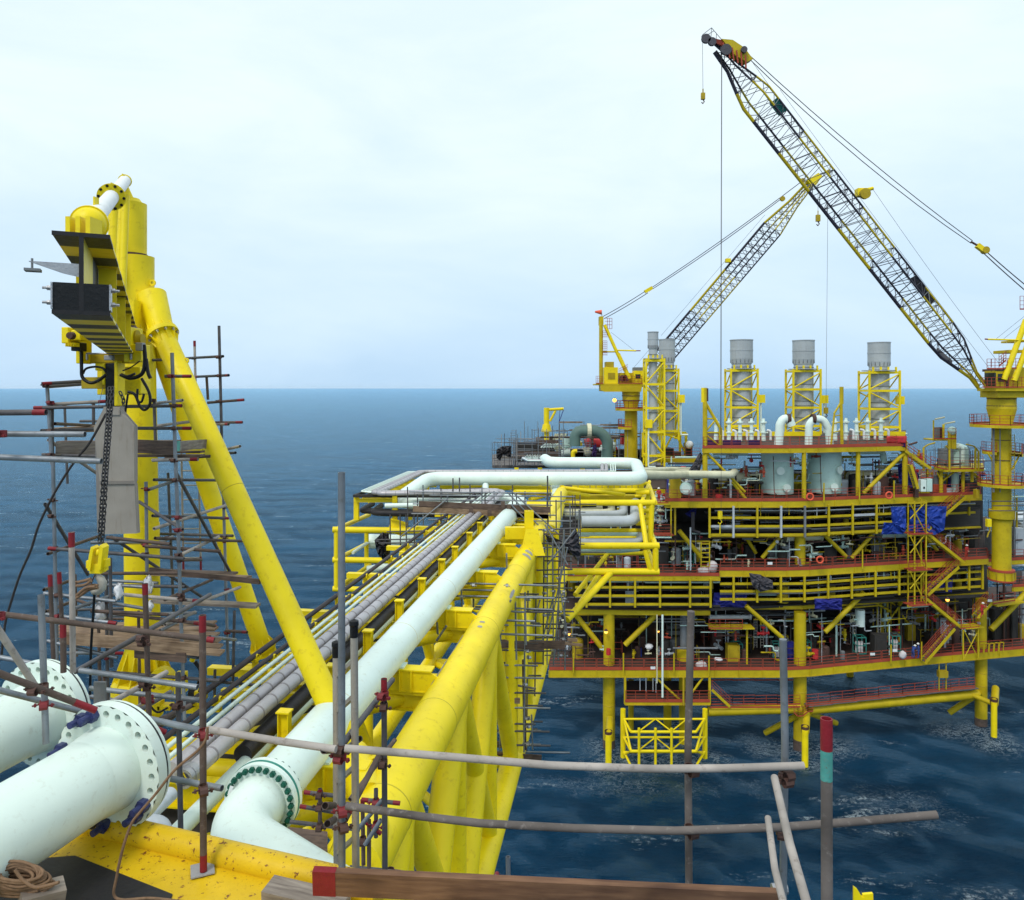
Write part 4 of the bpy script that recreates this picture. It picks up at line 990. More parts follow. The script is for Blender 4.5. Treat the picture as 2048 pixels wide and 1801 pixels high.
# flat grey chain bag
pn = thing('chain_bag', P(235, 1065, 11.2), 'tall weathered grey sheet chain bag hanging from the hoist', 'bag')
out = [(212, 815), (243, 817), (247, 828), (272, 852), (272, 962), (277, 1066), (236, 1070), (205, 1066), (203, 962), (191, 855)]
mb = MB(); mb.poly([P(x, y, 11.2) for x, y in out[:4]] + [P(272, 962, 11.2), P(203, 962, 11.2), P(191, 855, 11.2)], .10, (0, -1, 0)); mb.build('sheet', M['panel'], pn)
mb = MB(); mb.poly([P(203, 969, 11.19), P(272, 968, 11.19), P(277, 1066, 11.19), P(204, 1068, 11.19)][::-1], .10, (0, -1, 0)); mb.build('sheet', M['panel'], pn)
mb = MB(); mb.bar(P(202, 966, 11.13), P(273, 965, 11.13), .03, .045); mb.build('lap_joint', M['panel_dark'], pn)
mb = MB(); mb.bar(P(243, 818, 11.12), P(272, 851, 11.12), .015, .02); mb.bar(P(272, 851, 11.12), P(273, 962, 11.12), .012, .02); mb.bar(P(273, 968, 11.12), P(277.5, 1066, 11.12), .012, .02); mb.build('folded_edge', M['panel_dark'], pn)
mb = MB(); mb.poly([P(191, 856, 11.3), P(200, 864, 11.16), P(206, 1060, 11.16), P(196, 1066, 11.3)], .02); mb.build('side_flap', M['panel_dark'], pn)
mb = MB(); mb.box(P(228, 822, 11.2), .24, .14, .12); mb.build('neck', M['panel'], pn)
# hook block
hk = thing('hook_block', P(198, 1140, 9.0), 'bright yellow hook block with a worn cream hook hanging on the chain', 'hook')
def hp(x0, y0, x1, y1, d=9.0, dep=.08, mat='yellow', nm='cheek', skew=0):
    a, b = P(x0, y0, d), P(x1, y1, d); mb = MB(); mb.box((a + b) / 2, abs(b.x - a.x), dep, abs(a.z - b.z)); o = mb.build(nm, M[mat], hk); m = o.modifiers.new('bevel', 'BEVEL'); m.width = .008; m.segments = 2; return o
for pts in ([(188, 1092), (193, 1096), (186, 1140), (181, 1138), (184, 1110)], [(206, 1088), (212, 1094), (207, 1138), (201, 1140), (202, 1120)]):
    mb = MB(); mb.poly([P(x, y, 8.97) for x, y in pts], .14, (0, -1, 0)); mb.build('cheek', M['yellow'], hk)
for pts in ([(188, 1092), (193, 1096), (191, 1130), (187, 1130)], [(206, 1088), (212, 1094), (209, 1130), (204, 1130)]):
    mb = MB(); mb.poly([P(x, y, 9.0) for x, y in pts], .10, (0, -1, 0)); mb.build('cheek', M['yellow'], hk)
hp(184, 1126, 208, 1146, dep=.12, nm='crosshead'); hp(176, 1120, 186, 1136, dep=.10, nm='side_boss'); hp(206, 1118, 217, 1134, dep=.10, nm='side_boss'); hp(206, 1132, 214, 1142, dep=.08, nm='side_boss')
MB().sphere(P(196, 1106, 8.95), .028, 12, 1, 1, 1.5).build('swivel', M['yellow'], hk)
hpts = [(194, 1144), (195, 1152), (201, 1158), (205, 1166), (204, 1176), (196, 1183), (188, 1183), (181, 1177)]
mb = MB(); mb.path([P(x, y, 9.0) for x, y in hpts], .03, 12, rs=[.03, .035, .045, .05, .05, .048, .042, .02]); mb.build('hook', M['hook'], hk)
mb = MB(); mb.path(PX([(190, 1150), (184, 1163), (180, 1178)], 8.95), .008, 6); mb.build('safety_latch', M['coupler'], hk)
# rope sling in the hook and dark tag lines
sl = thing('rope_sling', P(165, 1185, 8.8), 'brown fibre sling strands looped through the crane hook', 'rope')
for i, pts in enumerate(([(196, 1172), (180, 1172), (160, 1186), (147, 1196)], [(196, 1176), (178, 1180), (160, 1192), (147, 1200)], [(182, 1158), (165, 1163), (150, 1166)], [(182, 1162), (170, 1170), (152, 1172), (150, 1164)], [(190, 1174), (172, 1176), (155, 1190)])):
    hose(sl, PX(pts, 8.85 - i * .02), .018, 'rope', 'strand')
t_ = hose(None, PX([(212, 828), (180, 885), (148, 925), (110, 985), (78, 1050), (62, 1100), (40, 1150), (22, 1205), (10, 1250), (2, 1320)], 10.2), .016, 'rope_dark', 'guy_rope'); tag(t_, 'dark frayed guy rope slanting down from the chain bag to the left edge', 'rope')
t_ = hose(None, PX([(190, 1170), (187, 1220), (182, 1300), (180, 1390)], 9.0), .015, 'hose', 'black_line'); tag(t_, 'black tag line hanging straight down below the crane hook', 'rope')
t_ = hose(None, PX([(206, 775), (200, 800), (196, 818)], 12.0), .004, 'grey', 'thin_wire'); tag(t_, 'thin wire hanging left of the chain guide', 'wire')
# hydraulic power valve group near the crane foot
vp = thing('hydraulic_valve', P(340, 1410, 14.5), 'yellow hydraulic valve assembly with black hoses at the foot of the davit crane', 'valve')
for x0, y0, x1, y1 in ((352, 1345, 372, 1385), (300, 1400, 325, 1425), (318, 1408, 345, 1418), (370, 1402, 392, 1424), (392, 1380, 412, 1400)):
    hb('valve_body', x0, y0, x1, y1, 14.5, .2, 'yellow', vp)
MB().lathe(P(384, 1322, 14.5), V((1, -.3, 2)), [(0, .001), (0, .05), (.25, .06), (.35, .11), (.38, .11), (.38, .001)], 14).build('valve_stem', M['yellow'], vp)
MB().lathe(P(325, 1360, 14.6), (0, -1, 0), [(-.1, .24), (.1, .24), (.1, .16)], 20, False).build('valve_wheel', M['yellow'], vp)
MB().tube(P(382, 1392, 15), P(400, 1390, 15), .16, 20).build('coupling', M['hose'], vp)
for pts in ([(388, 1325), (400, 1345), (392, 1380)], [(392, 1322), (405, 1350), (398, 1384)], [(300, 1412), (315, 1425), (335, 1416)]): hose(vp, PX(pts, 14.3), .02)

# ================================================================== scaffold tower round the crane
sc1 = thing('scaffold_tower', P(280, 1440, 15), 'tall tube scaffold tower wrapped round the davit crane column', 'scaffold')
def st(x0, y0, d0, x1, y1, d1, mat='galv', ends='', **k): return stube(sc1, P(x0, y0, d0), P(x1, y1, d1), mat, ends, n=10, r=.03, **k)
F_, K_ = 12.6, 18.2
verts = [(94, 768, 104, 930, F_, 'galv'), (106, 925, 116, 1430, F_, 'galv'), (104, 806, 104, 915, F_ + .1, 'galv_dull'), (129, 805, 135, 968, K_, 'galv_dull'), (187, 803, 187, 850, 15, 'galv_dull'), (308, 799, 312, 912, 14.8, 'galv_dull'),
         (344, 706, 352, 950, F_, 'galv'), (352, 940, 369, 1440, F_, 'galv'), (389, 682, 394, 900, K_, 'tube_pale'), (438, 652, 444, 900, 16.0, 'galv_dull'), (446, 960, 456, 1330, 16.0, 'galv'), (469, 1222, 464, 1440, 15.8, 'galv_dull'),
         (292, 964, 294, 1150, 13.6, 'galv'), (336, 946, 348, 1240, 17.0, 'galv_dull'), (413, 751, 416, 800, 17.2, 'tube_rust'), (212, 1140, 216, 1420, 13.6, 'galv_dull'), (196, 1190, 200, 1400, 14.6, 'tube_rust'), (430, 1340, 428, 1420, 15.5, 'galv_dull')]
for x0, y0, x1, y1, d, m in verts: st(x0, y0, d, x1, y1, d, m, 'a' if m in ('tube_pale',) else '')
hor = [(84, 768, 12.5, 196, 761, 13.2, 'galv_dull', 'a'), (96, 774, 12.7, 205, 766, 14.5, 'galv_dull', ''), (68, 816, 12.5, 364, 812, 12.8, 'galv_dull', 'ab'), (106, 809, 12.7, 215, 803, 13.0, 'tube_pale', 'b'), (311, 807, 15, 365, 801, 14.5, 'tube_pale', ''), (415, 806, 16, 488, 800, 16, 'tube_rust', 'b'),
       (160, 843, 16, 262, 842, 16, 'galv_dull', ''), (82, 862, 12.6, 200, 858, 13.5, 'galv_dull', ''), (110, 848, 12.6, 200, 852, 16, 'tube_rust', ''), (262, 857, 12.8, 382, 857, 12.8, 'galv_dull', 'b'), (315, 852, 15, 395, 842, 15, 'tube_pale', ''), (415, 846, 16, 485, 845, 16, 'tube_rust', 'b'), (430, 849, 16, 457, 849, 15.5, 'tube_pale', 'b'),
       (330, 753, 12.9, 382, 753, 12.9, 'galv_dull', 'b'), (393, 754, 17.5, 457, 751, 16, 'galv_dull', 'ab'), (372, 717, 17.6, 446, 713, 16, 'galv_dull', ''), (296, 721, 16, 330, 720, 16, 'galv_dull', ''),
       (84, 910, 12.7, 200, 913, 12.9, 'galv_dull', ''), (305, 921, 13, 396, 919, 12.8, 'tube_pale', 'b'), (330, 917, 14, 420, 913, 14, 'tube_rust', ''), (440, 902, 15.8, 480, 893, 15, 'tube_pale', ''), (440, 908, 16, 471, 906, 15.5, 'galv_dull', ''),
       (308, 960, 13.8, 446, 961, 15.8, 'galv_dull', ''), (305, 1032, 13.8, 456, 1037, 15.8, 'galv_dull', 'b'), (310, 1077, 13, 495, 1083, 15.8, 'tube_rust', 'b'), (316, 1068, 16.5, 466, 1072, 16, 'galv_dull', ''), (97, 1097, 12.5, 368, 1118, 12.5, 'galv_dull', 'a'), (365, 1120, 12.6, 402, 1120, 14, 'tube_rust', ''),
       (88, 1187, 12.7, 232, 1203, 12.7, 'galv', ''), (216, 1170, 13.6, 296, 1175, 13.6, 'galv', ''), (250, 1190, 12.7, 402, 1203, 12.6, 'tube_pale', 'b'), (92, 1229, 12.7, 233, 1247, 12.7, 'galv', 'b'), (218, 1226, 13.6, 402, 1248, 12.8, 'tube_rust', 'b'), (220, 1206, 13.8, 292, 1218, 13.6, 'galv', ''),
       (95, 1282, 12.6, 235, 1316, 12.6, 'galv', ''), (98, 1180, 14.8, 180, 1210, 14.8, 'tube_rust', ''), (330, 1305, 13, 396, 1316, 12.6, 'galv', ''), (400, 1246, 12.6, 430, 1252, 14, 'tube_rust', 'b'), (420, 1274, 14, 471, 1280, 15.6, 'galv', ''), (452, 1262, 15.9, 494, 1265, 15.5, 'tube_rust', 'b'),
       (215, 1345, 13.6, 440, 1362, 13.4, 'galv_dull', ''), (400, 1360, 15, 520, 1372, 14.6, 'galv_dull', ''), (95, 1330, 13, 230, 1352, 13, 'galv_dull', '')]
for x0, y0, d0, x1, y1, d1, m, e in hor: st(x0, y0, d0, x1, y1, d1, m, e)
dia = [(278, 1004, 13.6, 365, 1060, 12.9, 'galv_dull'), (308, 1058, 13.2, 462, 1008, 15.8, 'tube_pale'), (362, 1110, 12.9, 437, 1074, 15.6, 'tube_pale'), (352, 946, 12.8, 461, 1146, 15.8, 'galv_dull'), (296, 980, 13.6, 350, 962, 14.5, 'galv'), (300, 1094, 13.6, 345, 1074, 15, 'galv'), (97, 880, 12.7, 195, 948, 14, 'tube_pale'),
       (90, 1008, 12.6, 176, 1150, 14, 'galv_dull'), (96, 1108, 12.6, 200, 1072, 15, 'tube_rust'), (222, 1074, 14, 420, 1205, 16, 'galv_dull'), (330, 1200, 13, 424, 1160, 15.6, 'tube_rust'), (330, 1250, 13, 390, 1225, 14, 'tube_pale'), (372, 1215, 13, 480, 1175, 15.8, 'tube_pale'), (150, 1217, 12.6, 238, 1186, 13.6, 'galv'), (88, 1180, 13, 145, 1160, 14.5, 'tube_rust'), (92, 1224, 13, 140, 1205, 14, 'tube_rust'), (240, 1440, 13, 300, 1395, 14, 'tube_pale'), (90, 1420, 12.8, 150, 1375, 14, 'tube_rust'), (320, 1262, 12.8, 372, 1236, 13.8, 'galv'), (330, 1440, 13, 400, 1405, 14, 'tube_rust')]
for x0, y0, d0, x1, y1, d1, m in dia: st(x0, y0, d0, x1, y1, d1, m)
for k in range(26):
    r_ = random.Random(k + 50); y = r_.uniform(1060, 1420); x = r_.uniform(90, 300); d_ = r_.uniform(12.8, 17.5)
    if k % 3: st(x, y, d_, x + r_.uniform(70, 180), y + r_.uniform(-6, 14), d_ + r_.uniform(-.5, .5), r_.choice(['galv_dull', 'tube_rust', 'galv']), r_.choice(['', 'b', '']))
    else: st(x, y - 60, d_, x + 3, min(1430, y + r_.uniform(60, 160)), d_, r_.choice(['galv_dull', 'tube_rust']))
for x, y, d in ((94, 772, F_), (104, 816, F_), (104, 806, F_), (130, 808, 13), (187, 805, 13), (308, 812, 12.8), (308, 801, 14.8), (345, 753, F_), (348, 857, F_), (350, 921, F_), (389, 717, K_), (438, 715, 16), (440, 752, 16), (440, 803, 16), (441, 846, 16), (350, 812, F_), (352, 960, F_),
               (355, 1035, F_), (357, 1060, F_), (360, 1110, F_), (362, 1120, F_), (365, 1190, F_), (366, 1198, F_), (367, 1240, F_), (336, 1033, 17), (338, 1075, 17), (448, 1015, 16), (448, 1036, 16), (450, 1075, 16), (450, 1082, 16), (456, 1180, 16), (456, 1265, 16), (292, 978, 13.6), (293, 1090, 13.6), (294, 1108, 13.6), (107, 1000, F_), (107, 1032, F_), (112, 1097, F_), (213, 1203, 13.6), (214, 1247, 13.6), (214, 1350, 13.6), (215, 1315, 13.6), (114, 1190, F_), (115, 1232, F_), (104, 862, F_), (104, 910, F_), (369, 1355, F_)):
    coupler(sc1, P(x, y, d), (0, 0, 1), (random.uniform(-.4, .4), -1, 0), random.choice(['coupler', 'coupler_red', 'coupler']), 1.1)
def bd_(x0, y0, d0, x1, y1, d1, w, t, mat, up=(0, 0, 1), em=None): return plank('board', sc1, P(x0, y0, d0), P(x1, y1, d1), w, t, mat, up, em)
bd_(112, 898, 12.7, 192, 896, 13.2, .04, .22, 'wood_grey'); bd_(275, 893, 13.4, 352, 897, 12.9, .04, .24, 'wood_dark'); bd_(352, 893, 12.9, 412, 888, 14.5, .04, .17, 'wood_grey', em='teal'); bd_(112, 858, 14.5, 225, 852, 15.4, .22, .04, 'wood'); bd_(115, 864, 14.2, 250, 860, 15.2, .22, .04, 'wood')
for k in range(5): bd_(118, 884 + k * 7, 17.2 - k * 1.0, 405, 882 + k * 7.4, 17.2 - k * 1.0, .22, .035, 'wood_dark')
bd_(305, 1147, 15.4, 495, 1156, 14.2, .22, .04, 'wood', em=None); bd_(310, 1142, 16, 470, 1148, 15.5, .22, .04, 'wood_dark'); bd_(300, 1140, 14.6, 520, 1164, 13.8, .05, .09, 'wood_dark')
bd_(306, 1201, 13.6, 516, 1212, 13.4, .22, .045, 'wood_grey')
for k in range(6): bd_(128 - k * 2, 1282 - k * 6, 12.6 + k * .75, 445 - k * 3, 1306 - k * 12, 12.6 + k * .75, .225, .04, 'wood')
bd_(130, 1276, 12.5, 400, 1300, 12.3, .035, .20, 'wood'); bd_(270, 1306, 12.5, 372, 1316, 12.3, .04, .16, 'wood_dark')
# rags tied to the tube ends
for x, y, d, s, lab in ((238, 1184, 12.5, .10, 'white rag tied to a tube end left of the yellow column'), (297, 1170, 13.0, .11, 'white rag tied to the upright in front of the yellow column'), (300, 1213, 13.0, .07, 'small white rag on the lower tube right of the yellow column'), (200, 1225, 13.2, .13, 'crumpled white rag hanging below the crane hook')):
    mb = MB(); r_ = random.Random(int(x)); mb.sphere(P(x, y, d), s, 12, .7, .6, 1.3)
    mb.v = [(a + r_.uniform(-.3, .3) * s, b + r_.uniform(-.3, .3) * s, c + r_.uniform(-.35, .35) * s) for a, b, c in mb.v]
    tag(mb.build('rag', M['rag']), lab, 'rag')
# access ladder inside the tower
lad = thing('scaffold_ladder', P(380, 1145, 17.4), 'tall tube ladder inside the scaffold tower behind the near strut', 'ladder')
stube(lad, P(361, 790, 17.4), P(367, 1145, 17.4), 'tube_pale', 'b', n=8, elen=.35); stube(lad, P(397, 915, 17.4), P(402, 1148, 17.4), 'tube_pale', 'b', n=8, elen=.4)
for k in range(12): y = 826 + k * 29; rod('rung', P(361.6 + k * .5, y, 17.4), P(398.6 + k * .4, y, 17.4), .014, M['alu'], lad)

# ================================================================== scaffold guard rail in front of the eye
gr = thing('guard_scaffold', P(1100, 1780, 4.8), 'nearest tube scaffold guard rail crossing the lower right of the view', 'scaffold')
def gt(pts, mat, ends='', r=.0242, endmat='red', elen=.14, n=20):
    pts = [P(*p) for p in pts]; return stube(gr, pts[0], pts[-1], mat, ends, r, n, endmat, elen, pts[1:-1] if len(pts) > 2 else None)
gt([(683, 945, 5.1), (684, 1745, 5.1)], 'galv')
gt([(1382, 1223, 5.0), (1376, 1500, 5.02), (1378, 1780, 5.05)], 'tube_brown'); gt([(1566, 1279, 5.0), (1570, 1480, 5.0), (1566, 1801, 5.0), (1565, 1870, 5.0)], 'galv')
gt([(690, 1497, 4.95), (900, 1514, 4.93), (1100, 1531, 4.9), (1300, 1538, 4.88), (1450, 1537, 4.85), (1608, 1532, 4.82)], 'tube_pale')
gt([(692, 1612, 4.95), (840, 1633, 4.9), (960, 1647, 4.9), (1150, 1657, 4.88), (1350, 1662, 4.86), (1560, 1655, 4.8), (1720, 1643, 4.75), (1874, 1630, 4.7)], 'tube_brown')
gt([(415, 1459, 5.25), (560, 1483, 5.1), (672, 1499, 5.0)], 'tube_pale')
gt([(1549, 1556, 4.7), (1580, 1690, 4.0), (1626, 1850, 3.5)], 'tube_pale', r=.023); gt([(1536, 1637, 4.7), (1550, 1740, 4.2), (1578, 1850, 3.8)], 'tube_pale', r=.02)
gt([(768, 1360, 6.4), (770, 1760, 6.4)], 'galv_dull'); gt([(720, 1478, 6.3), (690, 1500, 6.6), (760, 1370, 6.1)][:2], 'galv_dull')
gt([(672, 1506, 5.2), (785, 1360, 7.2)], 'galv_dull'); gt([(690, 1640, 5.6), (760, 1508, 6.4)], 'tube_rust'); gt([(700, 1600, 7.6), (790, 1480, 8.4)], 'tube_rust')
gt([(648, 1501, 5.0), (668, 1500, 5.6)], 'tube_rust'); gt([(650, 1612, 5.1), (668, 1612, 5.6)], 'tube_rust'); gt([(655, 1648, 5.05), (668, 1640, 5.6)], 'tube_rust')
eb = MB(); eb.tube(P(768, 1358, 6.4), P(768, 1400, 6.4), .026, 16, caps=False); eb.build('painted_end', M['red'], gr)
for x, y, d, m in ((684, 1497, 5.1, 'coupler'), (684, 1512, 5.1, 'coupler_red'), (684, 1618, 5.1, 'coupler_red'), (684, 1650, 5.1, 'coupler'), (1378, 1538, 4.95, 'coupler'), (1378, 1660, 4.95, 'coupler'), (1568, 1545, 4.9, 'coupler'), (1566, 1558, 4.9, 'coupler'), (1562, 1662, 4.9, 'coupler'), (768, 1412, 6.35, 'coupler'), (768, 1526, 6.35, 'coupler'), (770, 1390, 6.35, 'coupler_red')):
    coupler(gr, P(x, y, d), (0, 0, 1), (random.uniform(-.5, .5), -1, 0), m, 1.0)
# foot clamps holding the toe board
for x, y in ((684, 1752), (1380, 1782), (1562, 1778)):
    mb = MB(); mb.lathe(P(x, y, 5.05), (1, 0, .05), [(-.06, .001), (-.06, .035), (.04, .035), (.04, .001)], 12, False); mb.build('foot_clamp', M['steel_bare'], gr)
lp = thing('single_post', P(1654, 1860, 3.3), 'weathered upright scaffold tube with red and teal painted top, standing alone at lower right', 'tube')
stube(lp, P(1653, 1438, 3.3), P(1654, 1880, 3.3), 'tube_brown', '', n=24)
eb = MB(); eb.tube(P(1653, 1437.6, 3.3), P(1653, 1500, 3.3), .0258, 24, caps=False); eb.lathe(P(1653, 1437.6, 3.3), (0, 0, 1), [(0, .0255), (0, .0205), (-.08, .0205)], 24); eb.build('painted_end', M['red'], lp)
eb = MB(); eb.tube(P(1653, 1500, 3.3), P(1653, 1560, 3.3), .0254, 24, caps=False); eb.build('painted_band', M['teal'], lp)
# near-left scaffold tubes
gl = thing('left_scaffold', P(250, 1700, 6), 'tangle of near scaffold tubes over the flanged pipes at lower left', 'scaffold')
def gq(x0, y0, d0, x1, y1, d1, mat, ends='', r=.0242, endmat='red', elen=.14): return stube(gl, P(x0, y0, d0), P(x1, y1, d1), mat, ends, r, 18, endmat, elen)
gq(-20, 1226, 6.2, 428, 1281, 6.4, 'tube_rust', 'b', elen=.06); gq(-20, 1340, 5.2, 191, 1421, 5.6, 'tube_rust', 'b', elen=.17); gq(-20, 1376, 5.9, 165, 1424, 6.4, 'galv'); gq(82, 1190, 5.8, 92, 1487, 5.8, 'galv')
gq(143, 1065, 6.6, 146, 1345, 6.6, 'tube_pale', 'a', elen=.13); gq(126, 1238, 6.5, 127, 1345, 6.5, 'tube_rust', 'a', elen=.16); gq(405, 1231, 5.45, 407, 1742, 5.45, 'tube_rust', 'ab', elen=.12)
gq(290, 1168, 6.9, 298, 1436, 6.9, 'tube_rust', 'a', elen=.1); gq(356, 1346, 7.0, 362, 1690, 7.0, 'galv_dull'); gq(270, 1432, 6.3, 405, 1462, 5.6, 'galv'); gq(160, 1341, 6.8, 395, 1375, 6.6, 'galv'); gq(150, 1344, 6.9, 290, 1266, 6.8, 'galv_dull')
gq(210, 1412, 6.6, 333, 1345, 7.4, 'tube_pale'); gq(180, 1377, 7.4, 400, 1401, 7.2, 'galv'); gq(0, 1315, 8, 70, 1328, 8, 'galv'); gq(-10, 1250, 5.4, 70, 1372, 5.7, 'tube_pale'); gq(295, 1262, 7, 420, 1190, 9, 'galv_dull')
gq(295, 1452, 6.8, 330, 1465, 6.9, 'tube_rust', 'b', elen=.1); gq(332, 1556, 6.2, 444, 1577, 6.0, 'galv'); gq(-20, 826, 6.0, 92, 825, 6.0, 'galv_dull', 'b', elen=.1); gq(-20, 868, 6, 170, 869, 6, 'galv'); gq(-20, 914, 6, 203, 923, 6, 'galv')
gq(100, 1150, 9, 108, 1350, 9, 'tube_rust', 'a'); gq(118, 1145, 9.2, 130, 1350, 9.2, 'tube_rust', 'a'); gq(255, 1435, 7, 340, 1385, 8, 'galv_dull'); gq(320, 1440, 7, 380, 1412, 7.6, 'tube_rust')
for x, y, d, m in ((292, 1276, 6.6, 'coupler'), (292, 1284, 6.8, 'coupler'), (296, 1364, 6.75, 'coupler'), (296, 1372, 6.8, 'coupler'), (88, 1375, 5.75, 'coupler'), (76, 1378, 5.4, 'coupler'), (88, 1408, 5.8, 'coupler_red'), (406, 1467, 5.4, 'coupler_red'), (406, 1578, 5.4, 'coupler'), (359, 1410, 6.95, 'coupler'), (5, 868, 5.9, 'coupler_red'), (300, 1398, 7.0, 'coupler_red'), (2, 1232, 6.1, 'coupler_red')):
    coupler(gl, P(x, y, d), (0, 0, 1), (random.uniform(-.6, .6), -1, 0), m, 1.0)
mb = MB(); c = P(405, 1747, 5.48) + V((0, 0, .028)); mb.box(c, .16, .16, .010, V((.9, .4, 0)).normalized(), V((-.4, .9, 0)).normalized()); mb.build('base_plate', M['concrete'], gl)
mb = MB(); mb.box(P(200, 1388, 6.9), .10, .03, .22, V((1, .2, -.1)).normalized(), V((-.2, 1, 0)).normalized(), (0, 0, 1)); tag(mb.build('steel_plate', M['grey']), 'small grey steel plate standing between the two flanged pipes', 'plate')
# ladder tied to the tall post
ld = thing('access_ladder', P(700, 1760, 5.6), 'aluminium ladder with black capped stiles tied to the tall grey post', 'ladder')
for (x0, y0, x1, y1, d) in ((708, 1250, 712, 1760, 5.5), (672, 1292, 674, 1750, 6.0)):
    mb = MB(); mb.path([P(x0, y0, d), P(x1, y1, d)], .028, 12); mb.build('stile', M['alu'], ld)
    mb = MB(); mb.lathe(P(x0, y0, d), (0, 0, 1), [(-.09, .030), (-.01, .031), (0, .036), (.03, .034), (.045, .001)], 14); mb.build('end_cap', M['hose'], ld)
for k in range(7): y = 1322 + k * 71; mb = MB(); mb.bar(P(675, y + 30, 6.0), P(708, y, 5.5), .03, .03); mb.build('rung', M['alu'], ld)
# toe boards, timbers
o = plank('toe_board', None, P(628, 1762, 4.72), P(1560, 1806, 4.6), .045, .165, 'wood_red', (0, -.15, 1), 'red'); tag(o, 'long reddish brown toe board with a red end along the bottom edge', 'board') if False else None
o['label'] = 'long reddish brown toe board with a red painted end along the bottom edge'; o['category'] = 'board'
o = plank('timber_offcut', None, P(536, 1778, 5.15), P(690, 1815, 5.0), .16, .085, 'wood_grey', (0, -.1, 1)); o['label'] = 'grey timber offcut lying on the yellow deck beside the toe board'; o['category'] = 'timber'
o = plank('timber_block', None, P(40, 1800, 4.7), P(128, 1778, 4.85), .16, .08, 'wood_grey', (0, -.1, 1)); o['label'] = 'short grey timber block beside the coiled rope in the corner'; o['category'] = 'timber'
mb = MB(); mb.bar(P(1180, 1778, 4.6), P(1228, 1781, 4.6), .05, .17); 
# ropes
hose_ = hose(None, PX([(415, 1455), (412, 1478), (395, 1502), (350, 1540), (310, 1590), (280, 1625), (262, 1650), (245, 1700), (232, 1760), (228, 1790), (245, 1800), (300, 1797), (360, 1803), (430, 1812)], 5.15), .0095, 'rope', 'hanging_rope'); tag(hose_, 'thin brown rope hanging from the rail across the big flange onto the deck', 'rope')
cz_ = thing('rope_coil', P(40, 1760, 4.75), 'coil of thick brown coir rope heaped in the bottom left corner', 'rope')
for i in range(5):
    r_ = random.Random(i + 3); pts = []; n = 60
    for t in range(n):
        ph = t * .52 + i; a = (62 - 5 * i) * (1 + .12 * math.sin(t * .31 + i)); b = 19 * (1 + .2 * math.sin(t * .23 + i))
        pts.append((36 + 8 * math.sin(t * .11 + i) + a * math.cos(ph), 1768 - i * 5 + b * math.sin(ph) + 4 * math.sin(t * .4), 4.78 - .05 * math.sin(ph) - i * .01))
    hose(cz_, [P(x, y, d) for x, y, d in pts], .0095, 'rope', 'turn')
hose(cz_, [P(x, y, 4.6) for x, y in ((30, 1740), (45, 1760), (70, 1775), (100, 1770), (118, 1765))], .0095, 'rope', 'turn')
# thin white tag on the flange, yellow corner fittings
mb = MB(); mb.box(P(461, 1582, 10.2), .05, .01, .13, V((1, 0, -.3)).normalized(), (0, 1, 0), V((.3, 0, 1)).normalized()); tag(mb.build('paper_tag', M['white']), 'small white tag on the left of the bolted elbow flange', 'tag')
bk_ = thing('yellow_bracket', P(1725, 1810, 6), 'small yellow bracket poking up at the bottom edge right of the post', 'bracket')
for pts in ([(1707, 1773), (1714, 1778), (1728, 1801), (1728, 1830), (1707, 1830)], [(1718, 1790), (1728, 1795), (1730, 1830), (1718, 1830)], [(1725, 1788), (1745, 1786), (1746, 1830), (1726, 1830)]):
    MB().poly([P(x, y, 6.0 + pts[0][0] * .001) for x, y in pts], .03, (0, -1, 0)).build('plate', M['yellow'], bk_)
# small scaffold beside the elbow, and the low rail at the bottom centre
ss = thing('low_scaffold', P(700, 1700, 9.5), 'small tube scaffold tucked between the elbow flange and the near bridge chord', 'scaffold')
def sq(x0, y0, x1, y1, d, m='galv_dull', e='ab', d1=None): return stube(ss, P(x0, y0, d), P(x1, y1, d1 or d), m, e, n=10, elen=.08)
for a in ((608, 1585, 690, 1594, 9.2), (600, 1613, 700, 1630, 9.2), (580, 1644, 720, 1660, 9.2, 'galv_dull', ''), (640, 1578, 640, 1660, 9.1, 'tube_rust', 'a'), (723, 1600, 800, 1607, 8.6), (728, 1642, 762, 1668, 8.6), (752, 1578, 752, 1675, 8.6, 'galv_dull', ''), (725, 1600, 727, 1730, 8.7, 'tube_rust', 'a'), (738, 1640, 738, 1735, 8.6, 'tube_rust', ''), (715, 1660, 765, 1600, 8.4, 'galv', ''), (730, 1690, 762, 1640, 8.3, 'galv', ''), (700, 1735, 800, 1745, 8.6, 'galv_dull', 'b')): sq(*a)
for x, y, d in ((640, 1588, 9.1), (640, 1612, 9.1), (640, 1652, 9.1), (752, 1604, 8.55), (752, 1650, 8.5), (726, 1680, 8.6)): coupler(ss, P(x, y, d), (0, 0, 1), (0, -1, 0), 'coupler_red' if x == 752 else 'coupler', 1.2)
mb = MB(); mb.poly([P(575, 1655, 9.6), P(655, 1665, 9.6), P(655, 1705, 9.4), P(600, 1690, 9.4)], .03); mb.build('board', M['wood_dark'], ss)
lr = thing('lower_rail', P(950, 1765, 8), 'thin scaffold rail with red ends just above the toe board', 'scaffold')
stube(lr, P(762, 1742, 7.8), P(1135, 1781, 8.0), 'galv_dull', 'b', n=12, elen=.2); stube(lr, P(1016, 1714, 7.9), P(1017, 1772, 7.9), 'galv', '', n=12); stube(lr, P(980, 1780, 7.6), P(994, 1748, 7.9), 'galv', 'b', n=12, elen=.06)
coupler(lr, P(1017, 1768, 7.9), (0, 0, 1), (0, -1, 0), 'coupler', 1.2); coupler(lr, P(781, 1745, 7.8), (0, 0, 1), (0, -1, 0), 'coupler', 1.3)
